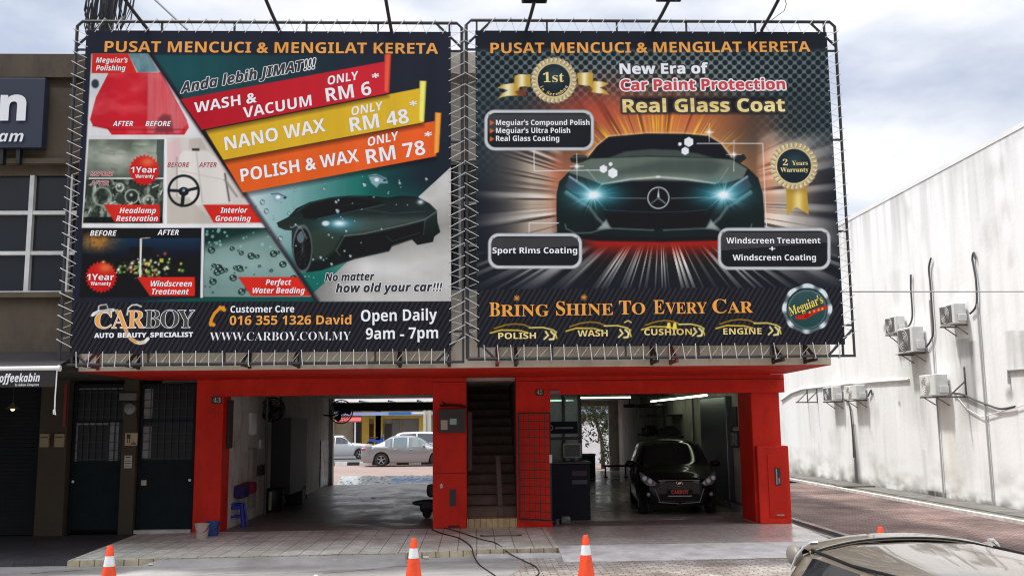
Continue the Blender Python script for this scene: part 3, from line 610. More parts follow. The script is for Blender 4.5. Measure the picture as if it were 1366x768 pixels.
M_org = mat('ink_orange', rgb(238, 160, 58), 0.5); M_wht = mat('ink_white', (0.86, 0.86, 0.85), 0.5); M_blk = mat('ink_black', (0.012, 0.012, 0.014), 0.5)
M_redi = mat('ink_red', rgb(206, 44, 50), 0.5); M_gold = mat('ink_gold', rgb(250, 236, 170), 0.5, col2=rgb(214, 176, 66), vscale=2.5, stretch=(0.3, 1, 6))
M_yel = mat('ink_yellow', rgb(238, 214, 90), 0.5); M_olive = mat('ink_olive', rgb(62, 58, 46), 0.5); M_dred = mat('ink_dark_red', rgb(170, 50, 46), 0.5)
def lt(parent, name, s, font, m, x0, y0, x1, y1, cap, k=1.0, off=0.0, bold=0.022, lift=0.004, shear=0.0, out=None, gid=None, fat=0.0):
    """lettering whose base line runs from pixel (x0, y0) to (x1, y1), cap = a capital's height in pixels"""
    O = at(x0, y0, YB); R = at(x1, y1, YB); b = (R - O).normalized(); up = Vector((-b.z, 0, b.x))
    h = cap / FPX * YB * 0.985
    text(parent, name, s, font, m, O, R, up * h + b * (h * shear), (0, -lift, 0), off, bold, gid, out, 0.2 if font == 'boldit' else 0.0, fat)
def carbon(A, y0, shade):
    """diagonal woven stripes of the bottom band"""
    m = np.clip((A.Y - y0 - (A.X - 116) * shade) / 1.0, 0, 1)
    s_ = 0.5 + 0.5 * np.sin((A.X * 0.62 + A.Y * 0.36) * 2 * PI / 4.3)
    c = np.stack([34 + 22 * s_, 34 + 22 * s_, 38 + 23 * s_], -1) / 255.0
    fade = np.clip((A.Y - y0) / 26, 0, 1)[..., None]
    A.I = A.I * (1 - m[..., None]) + c * m[..., None]

# ------------------------------------------------------------------ left board
LB = thing('billboard', 'left billboard with slanted red, yellow and orange price ribbons', 'billboard', (-3.25, YB, 3.0), 'laced billboards on the shopfront')
A = Art((116, 41), (600, 43), (603, 466), (92, 473), 500, 440)
X, Y = A.X, A.Y
A.put(np.ones_like(X), (44, 47, 58))
dg_ = lambda y: 198 + (y - 71.5) / 1.478          # the long diagonal
# teal field right of the diagonal
tm = np.clip((Y - 72) / 3, 0, 1) * (X > dg_(Y))
te = np.exp(-((X - 250) / 150) ** 2 - ((Y - 92) / 70) ** 2); A.put(tm * te, (36, 96, 96), 0.82)
wt = np.clip((Y - 236 + (X - 324) * 0.18) / 4, 0, 1) * (X > dg_(Y))
tl = np.clip((X - 330) / 170, 0, 1)[..., None]; wcol = (np.array([196, 214, 214]) * (1 - tl) + np.array([20, 104, 92]) * tl) / 255.0
wcol = wcol * (1 - np.clip((Y - 300) / 120, 0, 1)[..., None] * 0.35)
A.put(wt * np.clip((600 - X) / 40, 0, 1), wcol)
A.put(wt * np.clip((X - 480) / 80, 0, 1) * np.clip((300 - Y) / 60, 0, 1), (40, 46, 56), 0.95)
A.put((Y > 330) * np.clip((Y - 330) / 30, 0, 1) * (X > dg_(Y)), (24, 112, 98), 0.9)
# pale studio floor, lower right
gp = [(603, 221.5), (604, 402), (424, 402), (417, 392)]
A.poly(gp, (212, 210, 204))
gm = np.clip(0.5 - A.sdf(gp), 0, 1)
A.put(gm * np.clip(1.0 - abs((Y - 322) + (X - 520) * 0.30) / 40, 0, 1), (116, 112, 104), 0.55)
A.put(gm * np.clip((470 - X) / 60, 0, 1), (96, 94, 88), 0.85); A.put(gm * A.noise(30, 14, 11), (150, 146, 138), 0.35)
A.glow(505, 357, 45, 13, (226, 224, 220), 0.8)
# car on the studio floor
Z = lambda pts, ox=340, oy=230, k=4.8: [(ox + a / k, oy + b / k) for a, b in pts]
car = Z([(140, 322), (215, 285), (265, 230), (350, 190), (480, 160), (600, 148), (720, 148), (850, 162), (930, 150), (1040, 155), (1120, 200), (1165, 245), (1170, 320), (1188, 382), (1150, 410), (1140, 445), (1040, 465), (1005, 430), (880, 470), (860, 505), (640, 555), (540, 590), (440, 625), (330, 640), (290, 610), (250, 560), (235, 470), (236, 372), (190, 368), (150, 350)])
A.poly(car, (30, 38, 36)); cm = np.clip(0.5 - A.sdf(car), 0, 1)
A.put(cm * np.clip(1 - abs(Y - 300 - (X - 420) * -0.12) / 34, 0, 1), (58, 70, 62), 0.6)
A.put(cm * np.clip((262 + (X - 400) * 0.02 - Y) / 14, -1, 1).clip(0, 1), (16, 19, 22), 0.8)
A.poly(Z([(330, 380), (470, 350), (560, 400), (510, 500), (430, 560), (370, 560)]), (62, 76, 64), 0.75, 6)
A.poly(Z([(560, 410), (820, 372), (1085, 305), (1085, 400), (860, 480), (620, 530), (545, 530)]), (24, 29, 30), 0.9, 2)
A.poly(Z([(470, 350), (620, 300), (900, 285), (1092, 288), (1086, 305), (820, 370), (575, 404)]), (78, 92, 85), 0.8, 9)
A.poly(Z([(300, 252), (400, 205), (520, 182), (660, 176), (800, 196), (700, 236), (540, 270), (400, 300), (320, 290)]), (15, 18, 21), 0.85, 5); A.line(Z([(400, 300), (540, 268), (700, 234), (830, 206)]), 0.9, (92, 112, 108), 0.7, 2); A.line(Z([(545, 215), (620, 205), (700, 196)]), 1.2, (60, 84, 84), 0.6, 3)
A.poly(Z([(820, 190), (1000, 176), (1100, 205), (1140, 250), (1000, 285), (860, 280)]), (40, 50, 50), 0.7, 8); A.line(Z([(700, 236), (880, 262), (1090, 250)]), 0.7, (84, 98, 94), 0.6, 2)
A.poly(Z([(600, 420), (700, 406), (690, 470), (620, 500)]), (12, 14, 15), 0.9, 3); A.poly(Z([(880, 378), (1060, 330), (1060, 385), (880, 440)]), (12, 14, 15), 0.9, 3); A.line(Z([(840, 410), (880, 440), (1060, 385)]), 0.8, (88, 98, 94), 0.7, 2); A.line(Z([(440, 622), (640, 552), (860, 503), (880, 468), (1005, 428)]), 1.0, (96, 104, 98), 0.7, 2)
A.line(Z([(575, 405), (700, 392), (820, 365), (960, 335), (1090, 300), (1165, 250)]), 1.0, (146, 156, 146), 0.8, 2)
A.line(Z([(575, 405), (520, 500), (545, 530)]), 0.8, (120, 130, 118), 0.8, 2); A.line(Z([(1090, 300), (1080, 395)]), 0.8, (100, 108, 100), 0.7, 2)
A.line(Z([(270, 250), (350, 195), (480, 165), (600, 152), (720, 152)]), 0.7, (70, 100, 94), 0.8, 2)
A.ell(403.5, 332, 13.5, 30, (12, 14, 15)); A.ring(403.5, 332, 12.5, 2.0, (116, 122, 122), 0.8, 1.5, ry=30)
rr = random.Random(2)
for i in range(16):
    a = 2 * PI * i / 16; A.line([(403.5, 332), (403.5 + 10 * math.cos(a), 332 + 24 * math.sin(a))], 0.7, (88, 92, 90), 0.7)
A.ell(401, 317, 5, 7, (130, 150, 156), 0.7, 2); A.line(Z([(245, 350), (262, 335), (300, 360), (330, 420)]), 1.6, (150, 160, 158), 0.8, 2)
A.glow(453, 298.5, 24, 9, (70, 150, 165), 0.85); A.glow(453, 298, 9, 4, (235, 250, 252), 1.0); A.ell(434.5, 298, 5, 3.4, (225, 235, 235), 0.95, 2)
A.glow(561, 269.5, 4, 3, (210, 225, 228), 1.0); A.ell(409, 0, 1, 1, (0, 0, 0))
# drops of water
def drop(x, y, r, light=(206, 222, 222), dark=(34, 62, 62), a=0.9):
    A.ell(x, y, r, r * 1.15, dark, a * 0.8); A.ell(x + r * 0.2, y + r * 0.15, r * 0.66, r * 0.75, light, a * 0.85); A.ell(x - r * 0.35, y - r * 0.4, r * 0.3, r * 0.3, (240, 248, 248), a)
for i in range(120):
    x = rr.uniform(330, 580); y = rr.uniform(235, 388)
    if x > dg_(y) + 4 and x < 601 - (y - 221) * 1.08 + 0: drop(x, y, rr.choice([0.8, 0.9, 1.0, 1.2, 1.6, 2.2, 3.2]))
for x, y, k in ((374, 263, 1.0), (506, 240, 1.15)):
    A.poly([(x - 13 * k, y - 5 * k), (x - 4 * k, y - 7 * k), (x + 8 * k, y - 2 * k), (x + 10 * k, y + 4 * k), (x + 1, y + 4 * k), (x - 3 * k, y + 9 * k), (x - 9 * k, y + 4 * k)], (150, 178, 184), 0.95, 2)
    A.line([(x - 12 * k, y - 4 * k), (x - 3 * k, y - 5 * k), (x + 8 * k, y)], 1.5, (60, 84, 92), 0.8); A.ell(x - 3 * k, y, 3, 2.4, (236, 244, 246)); A.ell(x + 6 * k, y + 1, 2, 1.4, (40, 60, 66))
# the picture cells on the left
def left(pts): return pts
dgp = lambda y: (dg_(y) - 1.0, y)
cells_white = [(122, 72), dgp(72), dgp(401), (280, 401), (111, 303), (112, 299), (116, 186)]
wpoly = [(122, 72), (198, 72), (dg_(304) - 1, 304), (109, 304)]
A.poly(wpoly, (222, 218, 214))
Pm = [(122, 73), (196, 73), (dg_(181) - 1, 181), (118.5, 181)]; A.poly(Pm, (226, 224, 222)); pm = np.clip(0.5 - A.sdf(Pm), 0, 1)
A.put(pm * A.noise(26, 12, 3) * (Y < 130), (180, 190, 188), 0.6)
A.poly([(171, 72), (197, 72), (211, 96), (184, 97)], (78, 116, 122)); A.put(np.clip(0.5 - A.sdf([(171, 72), (197, 72), (211, 96), (184, 97)]), 0, 1) * A.noise(8, 10, 4), (150, 180, 182), 0.8)
A.ell(127, 112, 5, 6, (40, 50, 62), 0.9, 2)
hood = [(145, 97), (215, 97), (232, 128), (249, 160), (252, 170), (246, 180), (149, 180), (143, 172), (124, 168), (120, 160), (128, 130)]
A.poly(hood, (204, 40, 52)); hm = np.clip(0.5 - A.sdf(hood), 0, 1)
A.put(hm * np.clip((A.noise(30, 16, 21) - 0.45) * 3, 0, 1), (226, 96, 98), 0.55)
A.poly([(197, 98), (215, 98), (250, 164), (240, 178), (196, 178)], (216, 116, 118), 0.65, 2); A.put(hm * (X > 198) * np.clip(A.noise(2.5, 60, 8) - 0.3, 0, 1), (238, 180, 176), 0.5)
A.poly([(206, 178), (211, 158), (218, 152), (228, 154), (232, 178)], (108, 50, 56), 0.7, 4); A.line([(124, 168), (150, 173), (246, 173)], 1.4, (150, 20, 30), 0.7, 2)
A.poly([(123, 72), (171, 72), (183, 98), (122, 98)], (212, 52, 42))
# headlamp cell
hc = [(118.5, 186), (219, 186), (217, 297.5), (111, 297.5)]; A.poly(hc, (96, 104, 92)); hk = np.clip(0.5 - A.sdf(hc), 0, 1)
A.put(hk * (Y < 238) * np.clip((A.noise(34, 22, 31) - 0.35) * 2.2, 0, 1), (184, 190, 172), 0.9); A.put(hk * (Y < 238) * np.clip((Y - 222) / 16, 0, 1), (64, 72, 62), 0.8); A.glow(152, 211, 20, 13, (206, 206, 190), 0.8); A.put(hk * (X > 209) * (Y < 238), (70, 80, 78), 0.8)
A.put(hk * (Y > 239), (54, 62, 54), 0.9); A.put(hk * (Y > 239) * np.clip((A.noise(9, 14, 41) - 0.5) * 4, 0, 1), (178, 188, 166), 0.85); A.put(hk * (Y > 239) * np.clip((A.noise(7, 8, 45) - 0.6) * 5, 0, 1), (22, 28, 24), 0.85)
for i in range(70):
    x = rr.uniform(114, 214); y = rr.uniform(242, 286); l_ = rr.uniform(2, 9); a = rr.choice([0.2, -0.4, 1.2, 1.6, -1.1]); A.line([(x, y), (x + l_ * math.cos(a), y + l_ * math.sin(a))], rr.uniform(0.6, 1.8), rr.choice([(214, 222, 204), (24, 30, 26), (150, 160, 138), (90, 98, 84), (236, 240, 228)]), 0.8, 1.2)
for x, y, r in ((176, 262, 9), (198, 268, 7), (160, 250, 5)): A.ring(x, y, r, 1.6, (206, 214, 196), 0.8, 1.4); A.ell(x, y, r * 0.55, r * 0.55, (36, 44, 38), 0.8, 2); A.glow(x - 1, y - 2, 2, 2, (240, 244, 236), 0.9)
for i in range(16):
    x = rr.uniform(120, 206); y = rr.uniform(190, 232); A.line([(x, y), (x + rr.uniform(6, 20), y + rr.uniform(-3, 5))], rr.uniform(1, 3), rr.choice([(200, 202, 184), (120, 128, 112), (90, 96, 84)]), 0.35, 3)
A.ring(136, 262, 12, 2.5, (170, 178, 160), 0.8, 2); A.ell(136, 262, 8, 8, (50, 60, 54), 0.8, 3); A.line([(119, 238), (219, 238)], 1.8, (226, 226, 222)); A.put(hk * (Y > 289), (26, 28, 30), 0.9)
# interior cell
ic = [(222.5, 184), (dg_(184) - 1, 184), (dg_(298) - 1, 298), (222.5, 298)]; A.poly(ic, (214, 206, 196)); im = np.clip(0.5 - A.sdf(ic), 0, 1)
A.poly([(224, 190), (240, 186), (244, 215), (224, 222)], (226, 190, 188), 0.8, 2); A.poly([(252, 186), (268, 184), (276, 200), (252, 199)], (196, 186, 174), 0.9, 2); A.poly([(256, 198), (266, 198), (266, 202), (256, 202)], (60, 58, 58))
A.poly([(240, 206), (246, 201), (278, 202), (289, 212), (302, 236), (309, 270), (260, 274), (238, 262), (236, 236)], (228, 222, 212), 1, 2); A.line([(262, 203), (270, 270)], 1.5, (190, 182, 168), 0.8, 2); A.line([(240, 228), (300, 240)], 1.2, (200, 192, 180), 0.7, 2); A.line([(236, 210), (236, 262), (256, 274)], 1.6, (160, 152, 140), 0.8, 2)
A.poly([(222.5, 262), (252, 264), (268, 280), (290, 298), (222.5, 298)], (196, 188, 174), 0.9, 3); A.line([(300, 232), (306, 268)], 2.4, (70, 68, 66), 0.8, 2); A.line([(300, 240), (316, 262)], 3, (150, 144, 134), 0.8, 2)
A.ring(245, 254.5, 20, 3.4, (34, 38, 42), 1, 1.2); A.ell(245, 255.5, 7, 6, (38, 44, 48)); A.line([(227, 254), (245, 255), (263, 251)], 4, (38, 42, 46)); A.line([(245, 255), (243, 274)], 5, (38, 42, 46)); A.ell(245, 254, 2, 2, (140, 160, 175))
A.line([(221, 186), (221, 298)], 3.2, (230, 230, 228))
# second row
A.poly([(112, 299), (dg_(299) - 1, 299), (dg_(304) - 1, 304), (111, 304)], (232, 231, 229))
wc = [(111, 304), (268.5, 304), (267, 396), (107.5, 396)]; A.poly(wc, (22, 24, 28)); wm = np.clip(0.5 - A.sdf(wc), 0, 1)
A.put(wm * (Y > 318) * np.clip((348 - Y) / 30, 0, 1), (30, 62, 88), 0.9); A.put(wm * np.exp(-((X - 130) / 22) ** 2 - ((Y - 322) / 12) ** 2) * (0.4 + A.noise(3, 3, 51)), (196, 132, 58), 0.9)
A.put(wm * np.clip(1 - abs(Y - 360) / 22, 0, 1) * np.clip((A.noise(5, 5, 61) - 0.56) * 6, 0, 1) * np.exp(-((X - 195) / 26) ** 2), (228, 224, 140), 0.95)
for i in range(60): A.glow(rr.choice([rr.gauss(196, 14), rr.gauss(188, 30)]), rr.gauss(358, 8), rr.uniform(0.8, 2.6), rr.uniform(0.8, 2.6), rr.choice([(250, 244, 180), (236, 226, 120), (255, 252, 230), (196, 90, 60), (140, 190, 90)]), 0.95)
A.poly([(173, 330), (203, 330), (204, 340), (174, 340)], (14, 16, 20), 0.9, 2); A.line([(188, 319), (187, 369)], 2.6, (236, 234, 214)); A.line([(188, 318), (200, 317)], 1, (200, 190, 160)); A.poly([(213, 345), (218, 345), (218, 350), (213, 350)], (190, 190, 70), 1, 1)
A.poly([(108, 372), (180, 369), (185, 396), (107, 396)], (18, 18, 20), 0.9, 4); A.poly([(107.5, 394), (267, 394), (267, 397), (107.5, 397)], (40, 42, 46), 0.5)
A.line([(270.7, 302), (269, 396)], 3.6, (232, 231, 229))
dc = [(273, 304), (dg_(304) - 1, 304), (dg_(396) - 1, 396), (271.5, 396)]; A.poly(dc, (126, 154, 147)); dm = np.clip(0.5 - A.sdf(dc), 0, 1)
A.put(dm * np.clip((332 - Y + (X - 300) * -0.25) / 16, 0, 1), (20, 46, 42), 0.9); A.put(dm * np.clip(1 - abs(Y - 352) / 30, 0, 1), (168, 192, 185), 0.5)
for i in range(64):
    y = rr.uniform(306, 390); x = rr.uniform(274, dg_(y) - 4)
    big = rr.choice([1.2, 1.6, 2.2, 2.6, 3.4, 5.0]) if y > 330 else rr.choice([1.0, 1.6, 2.2])
    if x + big > dg_(y) - 2: continue
    if y < 330: A.ell(x, y, big, big, (150, 206, 190), 0.7)
    else:
        A.ell(x, y, big, big * 0.9, (32, 52, 46), 0.95); A.ell(x + big * 0.15, y + big * 0.3, big * 0.5, big * 0.35, (128, 168, 156), 0.8); A.ell(x - big * 0.3, y - big * 0.35, big * 0.22, big * 0.2, (230, 242, 238), 0.9)
# red caption tabs
RED = (214, 52, 40)
for q in ([(138, 273), (213, 273), (213, 296), (153, 296)], [(270.5, 273), (dg_(273) - 1, 273), (dg_(297) - 1, 297), (285, 297)], [(182.5, 369.5), (260, 369.5), (260, 394.5), (200, 394.5)], [(317.5, 369.5), (dg_(369.5) - 1, 369.5), (dg_(394.5) - 1, 394.5), (335, 394.5)]): A.poly(q, RED)
A.poly([(280, 396.5), (dg_(396.5), 396.5), (dg_(402), 402), (180, 402)], (26, 92, 80), 0.9, 2)
# shade of the printed page fold along the diagonal, then the ribbons
A.line([(dg_(72) + 2, 72), (dg_(402) + 2, 402)], 5.0, (44, 22, 34), 0.75, 5)
def ribbon(q, c0, c1, curl, cc):
    t = np.clip((X - q[0][0]) / (q[1][0] - q[0][0]), 0, 1)[..., None]
    A.poly([(p_[0], p_[1] + 5) for p_ in q], (20, 14, 16), 0.5, 7)
    A.poly(q, (np.array(c0) * (1 - t) + np.array(c1) * t) / 255.0)
    x0 = curl[0][0]; x1 = curl[1][0]; m = np.clip(0.5 - A.sdf(curl), 0, 1); u = np.clip((X - x0 + (Y - curl[0][1]) * 0.05) / (x1 - x0), 0, 1)
    cc = np.array(cc); sh = (0.72 + 0.5 * np.sin(u * PI))[..., None]; A.put(m, np.clip(cc * sh, 0, 255) / 255.0)
ribbon([(298, 214), (580.6, 161.5), (582, 208.5), (324, 257)], (228, 104, 40), (238, 104, 46), [(580, 150), (589, 151), (585.5, 203), (579, 205.5)], (240, 148, 62))
ribbon([(274, 174), (562, 117.5), (565, 163.5), (298, 213.5)], (222, 178, 48), (226, 186, 52), [(559.5, 108), (569, 108.5), (566, 163), (559.5, 161)], (230, 214, 104))
ribbon([(241, 132.5), (513, 82.5), (518, 124.5), (269, 173.5)], (186, 34, 46), (212, 48, 58), [(512.8, 73), (522, 72.5), (519.5, 124.5), (513, 122)], (226, 84, 62))
# bottom band
carbon(A, 403.0, -0.004)
# phone handset, hat and flourish of the logo
A.line([(281, 433), (282, 426), (286, 418), (293, 411), (298, 410)], 4.2, (236, 156, 52)); A.line([(281, 431), (285, 433)], 5.0, (236, 156, 52)); A.line([(294, 410), (299, 413)], 5.0, (236, 156, 52))
K = lambda pts: [(110 + a / 8.035, 395 + b / 8.035) for a, b in pts]
A.poly(K([(85, 210), (110, 175), (165, 150), (170, 100), (210, 88), (262, 84), (278, 135), (330, 130), (358, 150), (330, 165), (240, 172), (160, 190), (110, 218)]), (236, 234, 228))
A.poly(K([(180, 108), (212, 98), (258, 94), (268, 138), (200, 150), (178, 146)]), (56, 54, 48)); A.poly(K([(130, 190), (180, 168), (300, 145), (335, 148), (240, 160), (165, 178)]), (60, 58, 52))
sw = K([(370, 160), (420, 240), (455, 330), (480, 400), (520, 455), (570, 490), (620, 500), (665, 490), (700, 455)])
A.line(sw, 4.6, (240, 236, 226)); A.line(sw[:6], 3.0, (226, 150, 56)); A.line(sw[5:8], 1.2, (226, 150, 56))
A.line(K([(480, 200), (490, 130), (530, 95), (580, 90), (630, 110)]), 1.8, (232, 230, 222))
# badges
def starburst(x, y, r, col, n=24, k=0.86):
    pts = [(x + r * (1 if i % 2 == 0 else k) * math.cos(PI * i / n), y + r * (1 if i % 2 == 0 else k) * math.sin(PI * i / n)) for i in range(2 * n)]
    A.poly(pts, col)
starburst(192.5, 227, 21, (206, 40, 36)); A.glow(197, 216, 9, 6, (240, 140, 90), 0.8); starburst(135, 369.5, 21.5, (206, 40, 34)); A.glow(141, 357, 9, 6, (240, 140, 80), 0.8)
# weathering: faint vertical washes
A.I = A.I * (1 - 0.10 * A.noise(18, 400, 71)[..., None]) + 0.012
left_banner = A.build(LB)
P_ = left_banner
lt(P_, 'headline', 'PUSAT MENCUCI & MENGILAT KERETA', 'bold', M_org, 139.4, 69.6, 584.4, 72.2, 15.4)
lt(P_, 'caption', "Meguiar's", 'boldit', M_wht, 128, 84, 170.5, 84, 7.4); lt(P_, 'caption', 'Polishing', 'boldit', M_wht, 128, 94.5, 167.5, 94.5, 7.4)
for s_, x0, y0, x1 in (('AFTER', 150.5, 168.5, 177.5), ('BEFORE', 194, 168.5, 228)): lt(P_, 'caption', s_, 'boldit', M_wht, x0, y0, x1, y0, 7.0, out=(M_dred, 0.03))
for s_, x0, y0, x1 in (('BEFORE', 120.6, 235, 151), ('AFTER', 120.6, 247.5, 145), ('BEFORE', 223.2, 223, 252.5), ('AFTER', 265.3, 223, 289)): lt(P_, 'caption', s_, 'boldit', M_dred, x0, y0, x1, y0, 6.4, out=(M_wht, 0.035))
for s_, x0, y0, x1 in (('BEFORE', 120, 314.5, 155.5), ('AFTER', 210, 313.5, 238.5)): lt(P_, 'caption', s_, 'boldit', M_wht, x0, y0, x1, y0, 7.2)
for s_, x0, y0, x1 in (('Headlamp', 159.5, 284.5, 208), ('Restoration', 155, 295, 210.5), ('Interior', 294, 284, 330), ('Grooming', 287.5, 295, 334.5), ('Windscreen', 201, 382, 256), ('Treatment', 202.5, 392.5, 252), ('Perfect', 354.5, 380, 388.5), ('Water Beading', 337, 391, 406.5)): lt(P_, 'caption', s_, 'boldit', M_wht, x0, y0, x1, y0, 7.4)
for x0, x1, y0, w0, w1, y1 in ((174.7, 209, 230.5, 180.6, 205, 237.5), (115.8, 152, 373.5, 121, 148, 380.5)):
    lt(P_, 'badge_lettering', '1Year', 'bold', M_wht, x0, y0, x1, y0, 8.0); lt(P_, 'badge_lettering', 'Warranty', 'bold', M_wht, w0, y1, w1, y1, 5.0)
lt(P_, 'slogan', 'Anda lebih JIMAT!!!', 'boldit', M_blk, 241, 124.5, 419, 91.5, 14.5, shear=0.12, fat=0.012, out=(M_wht, 0.045), lift=0.006)
lt(P_, 'price_lettering', 'WASH &', 'bold', M_wht, 259.7, 151, 342, 136.5, 14.5, shear=0.1); lt(P_, 'price_lettering', 'VACUUM', 'bold', M_wht, 325, 158, 416, 140.8, 15.0, shear=0.1)
lt(P_, 'price_lettering', 'NANO WAX', 'bold', M_wht, 301, 200.8, 434.7, 175.3, 18.5, shear=0.05); lt(P_, 'price_lettering', 'POLISH & WAX', 'bold', M_wht, 322, 242.7, 479, 215.5, 17.5, shear=0.05)
lt(P_, 'price_lettering', 'ONLY', 'bold', M_wht, 437, 113.7, 477.5, 106.5, 12, shear=0.2); lt(P_, 'price_lettering', 'RM 6', 'bold', M_wht, 436, 136, 496, 126.5, 19, shear=0.02); lt(P_, 'price_lettering', '*', 'bold', M_wht, 498, 109, 506.5, 107.5, 11)
lt(P_, 'price_lettering', 'ONLY', 'bold', M_wht, 468.7, 154.6, 510, 147, 12, shear=0.2); lt(P_, 'price_lettering', 'RM 48', 'bold', M_wht, 468, 176.5, 546, 164, 20, shear=0.02); lt(P_, 'price_lettering', '*', 'bold', M_wht, 548, 146, 557, 144.5, 11)
lt(P_, 'price_lettering', 'ONLY', 'bold', M_wht, 490.6, 195.5, 531, 187, 12, shear=0.2); lt(P_, 'price_lettering', 'RM 78', 'bold', M_wht, 490, 219, 568, 206, 20, shear=0.02); lt(P_, 'price_lettering', '*', 'bold', M_wht, 568, 187, 577, 185.5, 11)
lt(P_, 'slogan', 'No matter', 'boldit', M_blk, 433.7, 375, 499.4, 373.6, 10.4, fat=0.016, out=(M_wht, 0.05), lift=0.006); lt(P_, 'slogan', 'how old your car!!!', 'boldit', M_blk, 448, 390, 588, 388, 11.4, fat=0.016, out=(M_wht, 0.05), lift=0.006)
t_ = lt(P_, 'logo_lettering', 'C', 'serif', M_org, 126.5, 437.8, 148.5, 437.5, 22, off=-0.004, out=(M_wht, 0.022)); lt(P_, 'logo_lettering', 'A', 'serif', M_org, 149, 437.6, 170.5, 437.3, 24, off=-0.004, out=(M_wht, 0.022)); lt(P_, 'logo_lettering', 'R', 'serif', M_org, 170.5, 437.3, 192.5, 437, 24, off=-0.004, out=(M_wht, 0.022))
for s_, x0, x1 in (('B', 193, 213), ('O', 214, 238), ('Y', 236.5, 259)): lt(P_, 'logo_lettering', s_, 'serif', M_olive, x0, 437, x1, 436.8, 24.5, off=-0.008, out=(M_wht, 0.020))
lt(P_, 'logo_lettering', 'AUTO', 'bold', M_wht, 125.6, 450.4, 152, 450.1, 6.0, off=0.02); lt(P_, 'logo_lettering', 'BEAUTY', 'bold', M_wht, 157, 450, 195.5, 449.7, 6.0, off=0.02); lt(P_, 'logo_lettering', 'SPECIALIST', 'bold', M_wht, 200.5, 449.6, 257.5, 449, 6.0, off=0.02)
lt(P_, 'contact_lettering', 'Customer Care', 'bold', M_wht, 307.4, 416.8, 392.5, 416.2, 8.8); lt(P_, 'contact_lettering', '016 355 1326 David', 'bold', M_org, 306.3, 433.2, 468.7, 432.4, 12)
lt(P_, 'contact_lettering', 'WWW.CARBOY.COM.MY', 'serif', M_wht, 279.7, 454.2, 468, 453.2, 11.6, off=-0.014)
lt(P_, 'hours_lettering', 'Open Daily', 'bold', M_wht, 481.5, 428.6, 583, 427, 15.2); lt(P_, 'hours_lettering', '9am - 7pm', 'bold', M_wht, 488, 452.3, 584.5, 450.8, 14.8)

# ------------------------------------------------------------------ right board
RB = thing('billboard', 'right billboard with a dark car bursting out of orange rays', 'billboard', (2.9, YB, 3.0), 'laced billboards on the shopfront')
A = Art((633.5, 42.5), (1100.6, 42), (1129, 458), (637.6, 463.5), 490, 430)
X, Y = A.X, A.Y
A.put(np.ones_like(X), (36, 40, 47))
# honeycomb sheet
hx, hy = 12.4, 10.7
def hexd(X, Y):
    a = np.stack([(X / hx) % 1 - 0.5, (Y / (2 * hy * 0.56)) % 1 - 0.5]); b = np.stack([(X / hx + 0.5) % 1 - 0.5, (Y / (2 * hy * 0.56) + 0.5) % 1 - 0.5])
    da = (a[0] * hx) ** 2 + (a[1] * 2 * hy * 0.56) ** 2; db = (b[0] * hx) ** 2 + (b[1] * 2 * hy * 0.56) ** 2
    return np.sqrt(np.minimum(da, db))
hd = hexd(X, Y); hole = np.clip((4.4 - hd) / 1.2, 0, 1)
hmask = np.clip((Y - 64) / 6, 0, 1) * np.clip((172 - Y) / 50, 0, 1)
hmask = np.maximum(hmask, np.clip((Y - 64) / 6, 0, 1) * np.clip((X - 985) / 60, 0, 1) * np.clip((235 - Y) / 60, 0, 1) * 0.9)
hmask = np.maximum(hmask, np.clip((Y - 64) / 6, 0, 1) * np.clip((690 - X) / 40, 0, 1) * np.clip((260 - Y) / 90, 0, 1) * 0.8)
met = 0.35 + 0.65 * np.exp(-((Y - 92) / 26) ** 2) * (0.5 + 0.5 * np.cos((X - 880) / 95)) ** 0.7
mc = np.stack([66 + 80 * met, 82 + 78 * met, 84 + 72 * met], -1) / 255.0
A.put(hmask, mc, 0.9); A.put(hmask * hole, (28, 38, 42), 0.95)
# the burst behind the car
cx, cy = 880, 268
R = np.sqrt(((X - cx) / 1.15) ** 2 + (Y - cy) ** 2); ang = np.arctan2(Y - cy, X - cx)
st1 = A.rad(cx, cy, 150, 1); st2 = A.rad(cx, cy, 420, 2)
up = np.clip((250 - Y) / 90, 0, 1)
glowm = np.exp(-(np.maximum(R - 66, 0) / 62) ** 2) * np.clip(1.15 - abs(X - cx) / 260, 0, 1)
A.put(glowm * np.clip((330 - Y) / 60, 0, 1), (228, 148, 84), 0.98)
A.put(glowm * np.clip((330 - Y) / 60, 0, 1) * np.exp(-((R - 120) / 50) ** 2), (246, 190, 130), 0.5)
A.put(np.exp(-((X - 790) / 60) ** 2 - ((Y - 150) / 34) ** 2), (206, 84, 62), 0.75); A.put(np.exp(-((X - 905) / 90) ** 2 - ((Y - 158) / 22) ** 2), (226, 110, 60), 0.6)
A.put(hmask * hole * np.clip(glowm * 2.2, 0, 1) * np.clip((150 - Y) / 30, 0, 1), (120, 74, 66), 0.5)
A.put(up * (st1 > 0.72) * np.exp(-((R - 112) / 45) ** 2) * np.clip((st1 - 0.72) * 6, 0, 1), (90, 44, 34), 0.55)
A.put(np.exp(-((R - 103) / 17) ** 2) * np.clip((205 - Y) / 25, 0, 1) * np.clip((st2 - 0.5) * 2.4, 0, 1), (248, 206, 62), 0.85)
